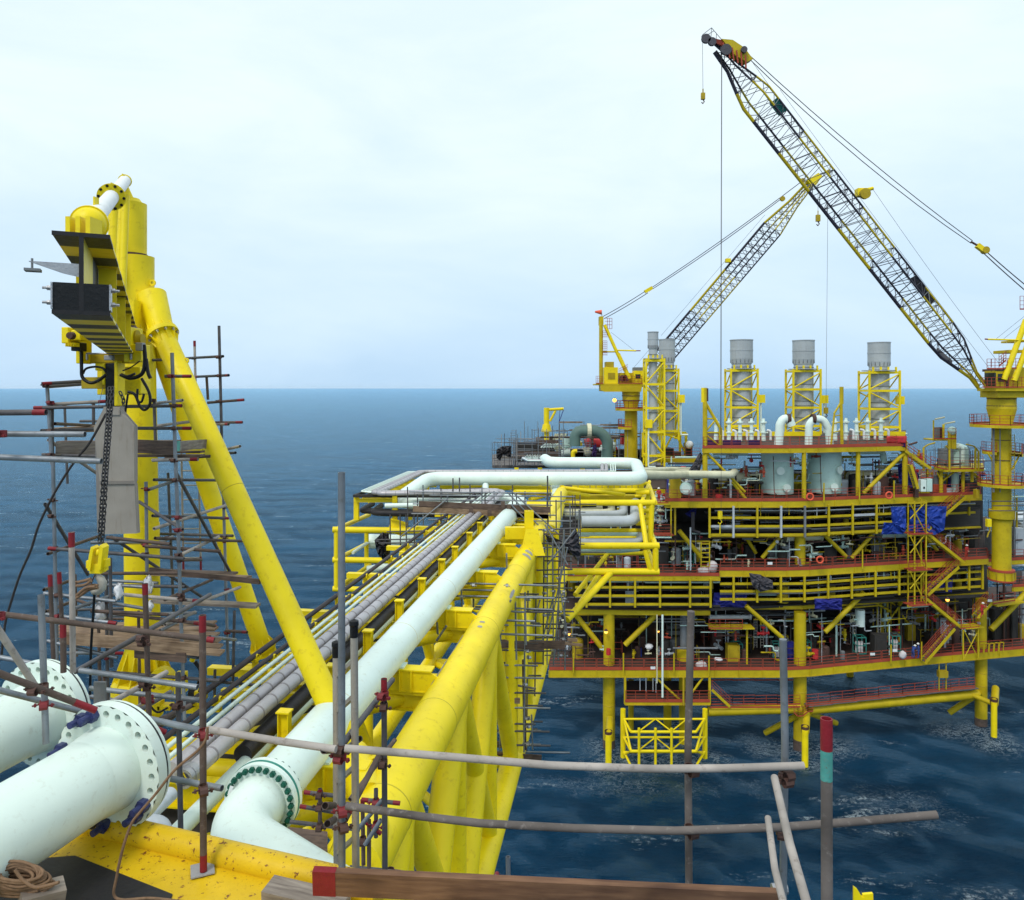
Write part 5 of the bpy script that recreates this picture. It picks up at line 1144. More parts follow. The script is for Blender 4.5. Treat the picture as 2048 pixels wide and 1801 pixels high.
# ================================================================== scaffolds hanging on the far end of the bridge
bs1 = thing('bridge_scaffold', P(1060, 1505, 28), 'tube scaffold tower hanging down the right side of the bridge chord', 'scaffold')
def bq(x0, y0, x1, y1, d0, d1=None, m='galv', par=None, r=.032): return rod('tube', P(x0, y0, d0), P(x1, y1, d1 or d0), r, M[m], par or bs1, 6)
rr_ = random.Random(4)
for x, y0, y1, d in ((1001, 1190, 1500, 25), (1016, 1175, 1505, 28), (1050, 1185, 1505, 25), (1056, 1182, 1505, 28), (1063, 1430, 1500, 25), (1088, 1060, 1330, 30), (1095, 1050, 1330, 33), (1105, 1070, 1330, 30), (1118, 1090, 1320, 31), (1128, 1060, 1340, 30), (1140, 1010, 1140, 33), (1158, 1020, 1130, 34), (1112, 1000, 1110, 34), (1030, 1165, 1320, 24), (1072, 1190, 1400, 30)):
    bq(x, y0, x + rr_.uniform(-3, 3), y1, d, m=rr_.choice(['galv', 'galv', 'galv_dull']))
for y in (1192, 1223, 1250, 1285, 1300, 1330, 1355, 1385, 1415, 1447, 1462, 1490):
    bq(985 + rr_.uniform(-5, 8), y, 1085 + rr_.uniform(-15, 25), y + 2, 25, m=rr_.choice(['galv', 'galv_dull']))
    if rr_.random() < .8: bq(1000, y - 4, 1075 + rr_.uniform(-5, 12), y - 3, 28, m='galv_dull')
for y in range(1060, 1330, 27):
    bq(1072 + rr_.uniform(-6, 6), y, 1140 + rr_.uniform(-8, 22), y + rr_.uniform(-3, 3), 30, m='galv_dull'); bq(1090, y + 8, 1135 + rr_.uniform(-4, 14), y + 9, 32, 30, m=rr_.choice(['galv', 'tube_rust']))
for a in ((1128, 1060, 1108, 1320), (1095, 1130, 1150, 1060), (1080, 1300, 1110, 1180), (1055, 1290, 1080, 1200), (1010, 1355, 1030, 1330), (1090, 1050, 1135, 1130), (1120, 1180, 1140, 1300), (1050, 1330, 1065, 1280), (1135, 1095, 1092, 1290)): bq(*a, 29.5, m='galv')
bq(970, 1503, 1140, 1506, 26); bq(1065, 1462, 1082, 1462, 26); bq(1040, 1488, 1082, 1490, 26)
def bpl(x0, y0, x1, y1, d, h, t, m, par=None, nm='board'): return plank(nm, par or bs1, P(x0, y0, d), P(x1, y1, d), t, h, m, (0, 0, 1))
for x0, y0, x1, y1, d, h, m in ((1003, 1288, 1088, 1293, 25, .26, 'wood_dark'), (1012, 1262, 1052, 1258, 27, .22, 'wood'), (1008, 1372, 1050, 1374, 27, .18, 'wood'), (985, 1400, 1040, 1402, 25, .18, 'wood'), (972, 1510, 1083, 1517, 25.5, .22, 'wood_dark'), (988, 1488, 1045, 1494, 26.5, .22, 'wood_dark'), (1005, 1366, 1072, 1378, 26, .06, 'wood_grey'),
                               (1075, 1290, 1130, 1290, 28, .3, 'wood_dark'), (1135, 1280, 1155, 1281, 29, .12, 'wood'), (1120, 1286, 1165, 1291, 29, .10, 'wood')):
    bpl(x0, y0, x1, y1, d, h, .05, m)
MB().tube(P(1047, 1320, 25.2), P(1050, 1500, 25.2), .055, 8).build('mast_tube', M['tube_rust'], bs1)
for k in range(34):
    x = rr_.choice([1001, 1050, 1056, 1088, 1105, 1128, 1118]); coupler(bs1, P(x + rr_.uniform(-2, 2), rr_.uniform(1180, 1490) if x < 1080 else rr_.uniform(1060, 1320), 25 if x < 1080 else 29.8), (0, 0, 1), (rr_.uniform(-1, 1), -1, 0), 'steel_bare', 1.6)
bs2 = thing('bridge_scaffold', P(930, 1380, 23), 'low grid of scaffold tubes standing across the big white pipe and the near chord', 'scaffold')
for a in ((922, 1150, 925, 1275, 23), (947, 1127, 947, 1215, 24.5), (1013, 1107, 1015, 1205, 25.5), (999, 1193, 1001, 1290, 22), (874, 1245, 876, 1280, 20), (1050, 1195, 1052, 1290, 22)): bq(*a, par=bs2)
for a in ((901, 1192, 1110, 1197, 23), (922, 1167, 1115, 1172, 24), (905, 1215, 1050, 1225, 23.5), (890, 1238, 1070, 1243, 22), (985, 1268, 1105, 1272, 22), (950, 1214, 1105, 1220, 25), (920, 1180, 1020, 1182, 24)): bq(*a, par=bs2)
bq(873, 1282, 893, 1252, 19.5, par=bs2); bq(1007, 1225, 1022, 1200, 22, par=bs2)
for x, y in ((922, 1168), (923, 1193), (947, 1170), (1014, 1171), (1014, 1196), (1000, 1243), (1000, 1220)): coupler(bs2, P(x, y, 22.5), (0, 0, 1), (0, -1, 0), 'steel_bare', 1.4)
bs3 = thing('bridge_scaffold', P(950, 1100, 36), 'wide tube scaffold with brown boards straddling the far end of the bridge pipes', 'scaffold')
for x in (815, 835, 846, 882, 895, 940, 964, 970, 988, 1025, 1033, 1050, 1094, 1100, 1122): bq(x, 975 + rr_.uniform(-8, 15), x + rr_.uniform(-1, 1), 1030 + rr_.uniform(0, 60), rr_.uniform(33.5, 36), m=rr_.choice(['galv', 'galv_dull']), par=bs3)
bq(906, 957, 906, 985, 35, par=bs3, m='galv_dull'); bq(919, 956, 919, 985, 35, par=bs3, m='galv_dull'); bq(1095, 952, 1096, 1050, 33.5, par=bs3, m='galv_dull', r=.04)
for y in (984, 991, 1000, 1008, 1028, 1040): bq(840 + rr_.uniform(-30, 20), y, 1110 + rr_.uniform(-10, 40), y + 3, 34, m='galv', par=bs3)
for y in (1062, 1078, 1085): bq(760 + rr_.uniform(-10, 20), y + 2, 860, y, 35, m='galv_dull', par=bs3)
for x in (780, 800, 812, 828): bq(x, 1030, x + 1, 1095, 35.2, m='galv_dull', par=bs3)
for a in ((1015, 985, 1085, 1060), (1022, 1010, 1100, 1090), (1020, 980, 1118, 1070), (895, 998, 800, 1075), (1050, 1045, 1090, 1105)): bq(*a, 33.2, m='galv', par=bs3, r=.035)
for x0, y0, x1, y1, h, m in ((838, 1008, 1100, 1020, .26, 'wood_dark'), (826, 1018, 1097, 1032, .26, 'wood'), (1005, 1030, 1097, 1034, .2, 'wood')): bpl(x0, y0, x1, y1, 33.3, h, .06, m, bs3)
for x, y in ((938, 1022), (1002, 1010), (1014, 1016), (975, 1026)): o_ = plank('batten', bs3, P(x, y, 33.1), P(x + 8, y, 33.1), .05, .3, 'wood_dark')
bs4 = thing('bridge_scaffold', P(1170, 1050, 45), 'stack of scaffold tube ends standing inside the right wing of the loop frame', 'scaffold')
for k in range(14): y = 1000 + k * 8; bq(1098 + rr_.uniform(0, 20), y, 1160 + rr_.uniform(-5, 60) * (k % 2), y + 1, 43, m=rr_.choice(['galv', 'galv_dull', 'galv_dull']), par=bs4)
for x in (1118, 1145, 1150, 1160): bq(x, 990, x + 1, 1110, 43, m='galv_dull', par=bs4)
def cloth_thing(name, label, cat, pts, mat, d, fold=.12, seed=1, group=None, th=.05):
    """draped sheet: outline in picture order triangulated about a bulged centre, then folded"""
    r_ = random.Random(seed); n = len(pts); cx = sum(p[0] for p in pts) / n; cyy = sum(p[1] for p in pts) / n
    rings = 5; per = []
    for i in range(n):
        a, b = pts[i], pts[(i + 1) % n]
        for k in range(4): t = k / 4; per.append((a[0] + (b[0] - a[0]) * t, a[1] + (b[1] - a[1]) * t))
    m = len(per); vs = [P(cx, cyy, d - fold * 1.5)]
    for j in range(1, rings + 1):
        f = j / rings
        for i, (x, y) in enumerate(per):
            dd = d - fold * 1.5 * math.cos(f * PI / 2) + fold * math.sin(i * 2.1 + j * 1.3 + seed) * (.4 + .6 * f) + r_.uniform(-.3, .3) * fold
            vs.append(P(cx + (x - cx) * f, cyy + (y - cyy) * f, dd))
    fs = [(0, 1 + i, 1 + (i + 1) % m) for i in range(m)]
    for j in range(rings - 1):
        o0 = 1 + j * m; o1 = o0 + m
        fs += [(o0 + i, o1 + i, o1 + (i + 1) % m, o0 + (i + 1) % m) for i in range(m)]
    mb = MB(); mb._add(vs, fs, False); o = mb.build(name, M[mat]); tag(o, label, cat, group)
    md = o.modifiers.new('thick', 'SOLIDIFY'); md.thickness = th
    return o
cloth_thing('tarpaulin', 'torn dark grey tarpaulin snagged on the scaffold at the far end of the bridge', 'tarpaulin', [(1088, 1067), (1105, 1080), (1130, 1082), (1146, 1072), (1150, 1058), (1157, 1075), (1160, 1100), (1157, 1122), (1143, 1110), (1120, 1100), (1102, 1090)], 'tarp', 32, .22, 3)
cloth_thing('tarpaulin', 'dark sheeting wrapped on the scaffold left of the bridge pipes', 'tarpaulin', [(750, 1082), (765, 1066), (778, 1068), (779, 1100), (776, 1122), (765, 1120), (756, 1105)], 'blackduct', 36, .2, 5)

# ================================================================== the production platform
def dF(x): return 88.0 + max(0, min(x, 2100) - 1600) / 340 * 5.5
def Q(x, y, dd=0):
    d = dF(x) + dd; return V(((x - 1024) / FPX * d, d, CAMZ - (y - HOR) * 88.0 / FPX))
pf = thing('offshore_platform', Q(1550, 1500, 5), 'large yellow steel production platform with three open decks standing on legs in the sea', 'platform')
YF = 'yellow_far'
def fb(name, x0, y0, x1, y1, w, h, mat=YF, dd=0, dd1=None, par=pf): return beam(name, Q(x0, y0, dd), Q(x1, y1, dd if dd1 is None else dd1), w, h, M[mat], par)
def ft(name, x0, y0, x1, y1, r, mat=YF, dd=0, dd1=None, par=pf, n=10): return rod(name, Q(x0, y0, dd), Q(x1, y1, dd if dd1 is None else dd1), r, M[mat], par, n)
def span(x0, x1, st=48):
    n = max(1, round((x1 - x0) / st)); return [x0 + (x1 - x0) * i / n for i in range(n + 1)]
def handrail(a, b, par=pf, hh=1.12, mat='rail', t=.045, toe=True, posts=None, name='handrail'):
    a, b = V(a), V(b); up = V((0, 0, 1)); mb = MB(); Ln = (b - a).length; n = posts or max(1, round(Ln / 1.4))
    for i in range(n + 1): p = a.lerp(b, i / n); mb.bar(p, p + up * hh, t, t, (0, 1, 0))
    for f in (1, .66, .36): mb.bar(a + up * hh * f, b + up * hh * f, t, t)
    if toe: mb.bar(a + up * .08, b + up * .08, .02, .16)
    return mb.build(name, M[mat], par)
def deck(y, x0, x1, gird, depth=30, mat='floor_dark', st=48, rail=True, kick=True, dd=0, par=pf, gap=()):
    xs = span(x0, x1, st); gh = gird * 88 / FPX
    for a, b in zip(xs[:-1], xs[1:]):
        fb('girder', a, y + gird / 2, b, y + gird / 2, .3, gh, YF, dd)
        fb('flange_strip', a, y + gird, b, y + gird, .5, .06, 'yellow_dull', dd)
        if kick: fb('toe_plate', a, y - 2.4, b, y - 2.4, .06, .26, 'rail', dd - .17)
        if rail and not any(g0 < (a + b) / 2 < g1 for g0, g1 in gap): handrail(Q(a + 1, y - 4, dd - .15), Q(b - 1, y - 4, dd - .15), par)
        mb = MB(); mb.box(Q(a, y + gird / 2, dd - .2), .10, .12, gh * .92); mb.build('stiffener', M[YF], par)
    for a, b in zip(xs[:-1], xs[1:]):
        p = [Q(a, y, dd + .1), Q(b, y, dd + .1), Q(b, y, dd + depth), Q(a, y, dd + depth)]
        mb = MB(); mb.poly(p, .25, (0, 0, 1)); mb.build('deck_plate', M[mat], par)
deck(1003, 1330, 1962, 12); deck(1152, 1120, 1440, 9, gap=()); deck(1141, 1440, 1800, 12); deck(1141, 1800, 1975, 11); deck(1340, 1098, 2048, 14)
deck(1340, 2048, 2110, 14)
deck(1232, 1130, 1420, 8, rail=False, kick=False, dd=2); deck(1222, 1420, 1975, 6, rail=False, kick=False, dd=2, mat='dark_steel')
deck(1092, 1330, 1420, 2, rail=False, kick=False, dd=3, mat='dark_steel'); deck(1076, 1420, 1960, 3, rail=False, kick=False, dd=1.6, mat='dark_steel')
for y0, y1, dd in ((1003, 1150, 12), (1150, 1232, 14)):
    mb = MB(); mb.poly([Q(1125, y0, dd), Q(1335, y0, dd), Q(1335, y1, dd), Q(1125, y1, dd)], .2, (0, -1, 0)); mb.build('shade_wall', M['dark_steel'], pf)  # dark walls added to put the left end in shade
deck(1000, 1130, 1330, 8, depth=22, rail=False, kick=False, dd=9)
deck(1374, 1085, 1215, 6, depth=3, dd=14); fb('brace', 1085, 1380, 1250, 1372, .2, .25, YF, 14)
# dark walls added inside so the decks read as shaded
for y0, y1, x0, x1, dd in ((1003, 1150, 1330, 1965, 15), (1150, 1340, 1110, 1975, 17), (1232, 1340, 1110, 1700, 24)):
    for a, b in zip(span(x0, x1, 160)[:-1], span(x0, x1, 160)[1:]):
        mb = MB(); p = [Q(a, y0, dd), Q(b, y0, dd), Q(b, y1, dd), Q(a, y1, dd)]; mb.poly(p, .2, (0, -1, 0)); mb.build('shade_wall', M['dark_steel'], pf)
# fascia pipe racks below the decks
def rack(x0, x1, yt, bars, posts, postm=None, dd=-.25, under=None, yb=None):
    yb = yb or bars[-1] + 5
    for i, x in enumerate(posts):
        m = YF if not postm else postm[i % len(postm)]
        fb('rack_post', x, yt, x, yb, .22, .22, m, dd)
    for j, y in enumerate(bars):
        xs = [x0] + [p for p in posts if x0 < p < x1] + [x1]
        for a, b in zip(xs[:-1], xs[1:]):
            fb('rack_beam', a, y, b, y, .18, .26, YF if (rr_.random() > .12 or not postm) else 'grey_light', dd + .25)
rack(1419, 1792, 1012, [1036, 1053, 1070], [1419 + 47.7 * k for k in range(8)], [YF, 'grey_light', YF, 'grey_light', 'grey', YF, YF, YF])
rack(1890, 1950, 1010, [1030, 1046], [1893, 1938], None, 1.5)
rack(1150, 1421, 1158, [1175, 1192, 1209], [1173, 1220, 1270, 1320, 1380, 1421], None)
rack(1440, 1798, 1152, [1168, 1183, 1199], [1467 + 47.3 * k for k in range(8)], None)
rack(1798, 1965, 1152, [1170, 1186, 1202], [1846, 1893, 1938, 1965], None, .3)
fb('girder', 1100, 1228, 1380, 1232, .3, .5, YF, 1); fb('girder', 1420, 1222, 1975, 1222, .3, .3, 'dark_steel', .5)
# long lines lying in the racks
pipes_ = [(1430, 1950, 1024, .09, 'grey_light'), (1430, 1800, 1019, .06, 'grey'), (1425, 1820, 1062, .10, 'grey'), (1440, 1790, 1044, .08, 'dark_steel'), (1410, 1960, 1028, .12, 'dark_steel'), (1430, 1780, 1058, .06, 'grey_light'), (1440, 1790, 1066, .14, 'dark_steel'),
          (1140, 1440, 1168, .10, 'mint_dull'), (1150, 1420, 1184, .14, 'dark_steel'), (1150, 1420, 1200, .10, 'grey'), (1160, 1440, 1216, .16, 'dark_steel'), (1440, 1560, 1157, .11, 'mint_dull'), (1560, 1800, 1160, .08, 'dark_steel'), (1440, 1800, 1176, .12, 'dark_steel'), (1440, 1800, 1191, .10, 'grey'), (1440, 1960, 1208, .16, 'dark_steel'), (1600, 1960, 1164, .08, 'grey')]
for x0, x1, y, r, m in pipes_:
    xs = span(x0, x1, 190)
    for a, b in zip(xs[:-1], xs[1:]): ft('service_line', a, y, b, y, r, m, .6 + rr_.uniform(-.3, .6))
for k in range(46):
    x = rr_.uniform(1150, 1790); y0 = rr_.choice([1158, 1152]) if rr_.random() < .6 else 1014; ft('drop_line', x, y0, x, y0 + rr_.uniform(8, 26), .05, rr_.choice([YF, 'mint_dull', 'grey_light', 'coupler']), .3, n=6)
# columns and braces
def col(x, y0, y1, r, mat=YF, dd=1.5, n=20, name='column'): return ft(name, x, y0, x, y1, r, mat, dd, n=n)
for x, r in ((1218, .72), (1600, .75), (1962, .70)):
    col(x, 1232, 1345, r * .92); col(x, 1352, 1520, r, dd=1.5, name='leg'); col(x, 1352, 1520, r * .9, dd=24, name='leg')
    for yy in (1392, 1420): mb = MB(); mb.lathe(Q(x, yy, 1.5), (0, 0, 1), [(-.05, r), (0, r + .03), (.05, r)], 20); mb.build('weld_seam', M['yellow_dull'], pf)
    mb = MB(); mb.lathe(Q(x, 1502, 1.5), (0, 0, 1), [(-2.5, r + .015), (.7, r + .015)], 20); mb.build('stained_band', M['tube_rust'], pf)
col(1367, 1232, 1325, .42, 'grey', 3); col(1367, 1345, 1520, .55, YF, 3, name='leg'); col(1367, 1315, 1340, .8, YF, 3)
for x, dd, r in ((1262, 6, .35), (1335, 7, .5), (1300, 20, .4), (1700, 22, .5)): col(x, 1400 if x < 1400 else 1345, 1520, r, dd=dd, name='leg')
for x in (1600,): col(x, 1080, 1145, .62, dd=2.5); 
for x0, y0, x1, y1, dd, r in ((1145, 1232, 1207, 1312, 2, .33), (1312, 1240, 1250, 1302, 2, .33), (1492, 1215, 1565, 1280, .6, .26), (1728, 1200, 1650, 1275, 1.0, .30), (2052, 1222, 1982, 1295, .3, .36), (1358, 1068, 1402, 1122, 2, .28), (1562, 1078, 1524, 1124, 2, .24), (1648, 1078, 1692, 1126, 1.8, .25), (1748, 1080, 1703, 1130, 1.8, .25), (1846, 1088, 1874, 1124, 1.8, .22), (1490, 1085, 1512, 1122, 4, .22), (1740, 1230, 1780, 1258, 4, .14), (1810, 1232, 1790, 1262, 4, .12), (1300, 1345, 1365, 1405, 0, .13), (1410, 1350, 1370, 1405, 0, .13)):
    ft('brace', x0, y0, x1, y1, r, YF, dd)
# lowest level: boat landing, hanging platform, fenders, walkway beams
hp_ = pf
for x in (1250, 1419): fb('hanger', x, 1352, x, 1406, .25, .25, YF, -.3)
deck(1402, 1250, 1420, 5, depth=6, dd=-.3)
for x0, x1, y0, y1 in ((1416, 1600, 1426, 1420), (1620, 1955, 1425, 1432)): ft('horizontal_tube', x0, y0, x1, y1, .55, YF, .4, n=16)
for a, b in zip(span(1420, 1600)[:-1], span(1420, 1600)[1:]): handrail(Q(a, 1412, .2), Q(b, 1411, .2)); handrail(Q(a, 1402, 6), Q(b, 1401, 6))
for a, b in zip(span(1612, 1950)[:-1], span(1612, 1950)[1:]): handrail(Q(a, 1412, .2), Q(b, 1413, .2)); handrail(Q(a, 1402, 8), Q(b, 1402, 8)); fb('walkway_grating', a, 1413, b, 1414, 1.2, .08, 'grate', .2); fb('toe_plate', a, 1412, b, 1413, .05, .2, 'rail', -.3)
fb('toe_plate', 1420, 1413, 1600, 1412, .05, .2, 'rail', -.3)
for a, b in ((1588, 1596), (1596, 1606), (1606, 1616), (1616, 1626)): handrail(Q(a, 1425 if a > 1590 and a < 1612 else 1418, -1.2), Q(b, 1425 if b > 1592 and b < 1612 else 1418, -1.2))
fb('stair_stringer', 1424, 1378, 1460, 1412, .1, .3, YF, -.3); handrail(Q(1424, 1378, -.3), Q(1460, 1412, -.3))
ft('brace', 1592, 1440, 1530, 1490, .34, YF, 1, 3); ft('brace', 1614, 1434, 1672, 1478, .34, YF, 1, 3); ft('brace', 1960, 1432, 1898, 1484, .36, YF, 1, 3)
for x, y0, y1, r in ((1217, 1446, 1518, .36), (1610, 1438, 1516, .36), (1988, 1428, 1500, .34)):
    ft('fender', x, y0, x, y1, r, 'yellow', -3, n=16); ft('fender_arm', x + 3, y0 - 8, x + 1, y0 + 4, .42, YF, 0, -3); mb = MB(); mb.lathe(Q(x, y0 - 1, -2.8), (0, 0, 1), [(-.5, .40), (.3, .44)], 16); mb.build('rubber_collar', M['coupler'], pf)
ft('fender_arm', 1945, 1430, 1985, 1434, .3, YF, 0, -2.5)
# boat landing frame
bl = thing('boat_landing', Q(1328, 1505, -2), 'bright yellow tubular boat landing frame standing in the waves under the platform', 'frame')
for x in (1246, 1410): ft('post', x, 1411, x, 1508, .30, 'yellow', -1, par=bl)
for dd, xa, xb, ys, r in ((-3.6, 1262, 1392, (1436, 1473, 1502), .16), (-1.4, 1248, 1410, (1428, 1464, 1493), .12)):
    for y in ys: ft('rail_tube', xa, y, xb, y, r, 'yellow', dd, par=bl)
for x in (1278, 1311, 1343, 1374): ft('upright', x, 1428, x, 1512, .15, 'yellow', -3.7, par=bl)
for x0, x1 in ((1248, 1262), (1409, 1392)):
    for y0, y1 in ((1430, 1436), (1466, 1473), (1494, 1502)): ft('side_tube', x0, y0, x1, y1, .14, 'yellow', -1.2, -3.6, par=bl)
    ft('side_brace', x0, 1430, x1, 1472, .13, 'yellow', -1.2, -3.6, par=bl); ft('side_brace', x1, 1473, x0, 1500, .11, 'yellow', -3.6, -1.2, par=bl)
for y in (1432, 1468):
    for a, b in ((1278, 1311), (1343, 1311), (1343, 1374)): ft('plan_brace', a, y + 3, b, y - 5, .08, 'yellow', -3.6, -1.5, par=bl)
# stair tower and flights
def flight(x0, y0, x1, y1, dd=-1.4, par=pf, w=1.0, name='stair_flight'):
    a, b = Q(x0, y0, dd), Q(x1, y1, dd); e = bpy.data.objects.new(name, None); COL.objects.link(e); e.parent = par; base = a.lerp(b, .5); e.location = base - wloc(par)
    for k in (0, w):
        o = V((0, k, 0)); MB().bar(a + o, b + o, .08, .34).build('stringer', M[YF], e); handrail(a + o + V((0, 0, .2)), b + o + V((0, 0, .2)), e, 1.0, toe=False)
    n = int(abs(a.z - b.z) / .24); mb = MB()
    for i in range(n): p = a.lerp(b, (i + .5) / n); mb.box(p + V((0, w / 2, .05)), .26, w, .04)
    mb.build('treads', M['grate'], e); e.children[-1].name = 'tread'
    return e
flight(1934, 1003, 1856, 1069); flight(1852, 1074, 1930, 1143); flight(1918, 1150, 1856, 1204); flight(1853, 1211, 1924, 1278); flight(1910, 1278, 1850, 1344); flight(1985, 1232, 1955, 1262, -1)
for x in (1816, 1829, 1842, 1852):
    dd = -.2 if x in (1816, 1842) else -1.6; fb('tower_post', x, 1008, x, 1222, .14, .14, YF, dd)
for y0, y1 in ((1012, 1076), (1078, 1150), (1152, 1222)):
    ft('tower_brace', 1820, y0, 1850, y1 - 4, .07, YF, -1.6); ft('tower_brace', 1850, y0, 1820, (y0 + y1) / 2, .07, YF, -1.6); fb('tower_beam', 1815, y1, 1854, y1, .14, .25, YF, -1.6); fb('landing', 1815, y1, 1856, y1, 1.6, .1, 'rail', -.9); handrail(Q(1817, y1, -1.7), Q(1852, y1, -1.7)); fb('tower_beam', 1815, y0, 1854, y0, .14, .2, YF, -1.6)
fb('landing', 1922, 1278, 1958, 1278, 1.6, .12, YF, -.9); handrail(Q(1922, 1278, -1.7), Q(1958, 1278, -1.7))
for x in (1926, 1956): fb('tower_post', x, 1280, x, 1342, .14, .14, YF, -1.6)
ft('tower_brace', 1928, 1282, 1954, 1338, .06, YF, -1.6); ft('tower_brace', 1954, 1290, 1928, 1340, .06, YF, -1.6)
fb('landing', 1985, 1238, 2040, 1234, 1.4, .2, YF, -.5); handrail(Q(1986, 1234, -1.2), Q(2030, 1230, -1.2)); deck(1152, 1975, 2048, 8, depth=6, dd=1); deck(1215, 2025, 2110, 9, depth=8, dd=2)
# hanging ladder below and small equipment under the lowest deck
for x in (1878, 1892): fb('ladder_rail', x, 1352, x, 1412, .1, .1, YF, 0)
mb = MB(); mb.box(Q(1885, 1378, 0), 1.1, .6, .8); mb.build('ladder_basket', M['yellow_dull'], pf)
for x, y0, y1 in ((1292, 1356, 1382), (1280, 1356, 1380), (1306, 1356, 1382), (1312, 1356, 1384)): ft('drain_line', x, y0, x, y1, .04, 'grey_light', -.2, n=6)
ft('long_caisson', 1325, 1225, 1325, 1388, .12, 'mint', -1.0); ft('long_caisson', 1314, 1225, 1314, 1360, .07, 'cream', -1.0); ft('conduit', 1367, 1350, 1367, 1405, .12, 'yellow_dull', -.8)
# clutter inside the decks
def clut(x0, x1, ytop, yb, n, seed, d0=2, d1=12, mats=('dark_steel', 'dark_steel', 'dark_steel', 'grey', 'yellow_dull', 'coupler', 'mint_dull', 'grey_light')):
    r_ = random.Random(seed)
    for i in range(n):
        m = r_.choice(mats); dd = r_.uniform(d0, d1); x = r_.uniform(x0, x1); k = r_.random(); h = r_.uniform(.3, .95) * (yb - ytop)
        if k < .30 or (k > .55 and m == 'mint_dull'):
            y = r_.uniform(ytop + 4, yb - 8); L_ = r_.uniform(15, 90); ft('process_pipe', x, y, min(x + L_, x1 + 10), y, r_.uniform(.04, .16), m, dd, n=8)
        elif k < .55: ft('process_pipe', x, yb, x, yb - h, r_.uniform(.04, .14), m, dd, n=8)
        elif k < .75:
            a, b = Q(x, yb, dd), Q(x, yb - h * .6, dd); w = r_.uniform(.5, 1.8); mb = MB(); mb.box((a + b) / 2, w, w * .8, abs(b.z - a.z)); mb.box((a + b) / 2 + V((0, -w * .42, .1)), w * .7, .06, abs(b.z - a.z) * .6); mb.build('cabinet', M[m], pf)
        elif k < .88:
            r = r_.uniform(.25, .7); z = Q(x, yb, dd).z; c = Q(x, yb, dd); mb = MB(); mb.tube(c, c + V((0, 0, r * 3)), r, 12); mb.sphere(c + V((0, 0, r * 3)), r, 12, 1, 1, .5); mb.build('pressure_bottle', M[m], pf)
        else:
            c = Q(x, yb, dd); mb = MB(); w = r_.uniform(1, 2.5)
            for a_ in (0, w):
                for b_ in (0, 1.0): mb.bar(c + V((a_, b_, 0)), c + V((a_, b_, 1.6)), .07, .07, (0, 1, 0))
                mb.bar(c + V((a_, 0, 1.5)), c + V((a_, 1, 1.5)), .07, .07)
            mb.bar(c + V((0, 0, 1.6)), c + V((w, 0, 1.6)), .07, .07); mb.bar(c + V((0, 0, .8)), c + V((w, 0, .8)), .07, .07); mb.build('pipe_stand', M[r_.choice(['yellow_dull', 'rail', 'coupler'])], pf)
clut(1335, 1950, 1078, 1141, 120, 1, 2, 12); clut(1120, 1435, 1160, 1225, 40, 2, 3, 10); clut(1120, 1960, 1232, 1338, 170, 3, 2, 13); clut(1440, 1950, 1152, 1215, 60, 4, 2, 8); clut(1430, 1800, 1014, 1074, 50, 5, 2, 8)
clut(1140, 1335, 1010, 1150, 90, 11, 2, 9); clut(1985, 2048, 1005, 1150, 40, 12, 2, 8); clut(1985, 2048, 1160, 1338, 40, 13, 2, 8); clut(1335, 1960, 1232, 1338, 90, 14, 1.5, 9)
clut(1335, 1520, 925, 1000, 60, 26, 1.5, 9); clut(1685, 1800, 925, 1000, 40, 27, 1.5, 9)
clut(1335, 1800, 925, 1000, 70, 6, 7, 14, ('dark_steel', 'yellow_dull', 'coupler', 'mint_dull', 'grey', 'cream', 'yellow_far', 'red_far', 'grey_light')); clut(1820, 1960, 935, 1000, 45, 7, 1.5, 10, ('dark_steel', 'yellow_far', 'blue_dark', 'mint_dull', 'grey', 'rail', 'grey_light'))
for k in range(70):   # overhead lines and cable trays under each deck
    y = rr_.choice([1082, 1088, 1094, 1236, 1242, 1250, 1256]); x = rr_.uniform(1120 if y > 1200 else 1340, 1850); ft('overhead_line', x, y, x + rr_.uniform(40, 130), y, rr_.uniform(.03, .1), rr_.choice(['dark_steel', 'grey', 'yellow_dull', 'coupler']), rr_.uniform(1, 8), n=6)
for k in range(40):
    x = rr_.uniform(1125, 1960); lo = rr_.choice([1141, 1338]); ft('thin_conduit', x, lo - (60 if lo < 1200 else 100), x, lo, .035, rr_.choice(['grey', 'yellow_dull', 'grey_light', 'coupler']), rr_.uniform(.8, 5), n=6)
# davit posts along the rails
for x, y in ((1147, 1340), (1247, 1340), (1348, 1340), (1418, 1345), (1782, 1340), (1843, 1340), (1725, 1141), (1648, 1003), (1719, 1003), (1788, 1003)):
    ft('rail_post', x, y + 3, x, y - 36, .09, YF, -.5, n=8)
# upper deck
UY = 897
def U(x, y, dd=0): return Q(x, y, dd)
deck(UY, 1405, 1812, 9, depth=32, st=58)
for x, r in ((1410, .30), (1608, .26), (1716, .26), (1810, .32)):
    for dd in (.2, 14): col(x, UY + 6, 1000, r, YF, dd, 14)
col(1410, 776, 897, .24, YF, .2, 14)
ft('brace', 1412, 905, 1490, 985, .16, YF, .2); ft('brace', 1808, 912, 1726, 993, .24, YF, .2); ft('brace', 1465, 965, 1492, 1000, .2, YF, .3)
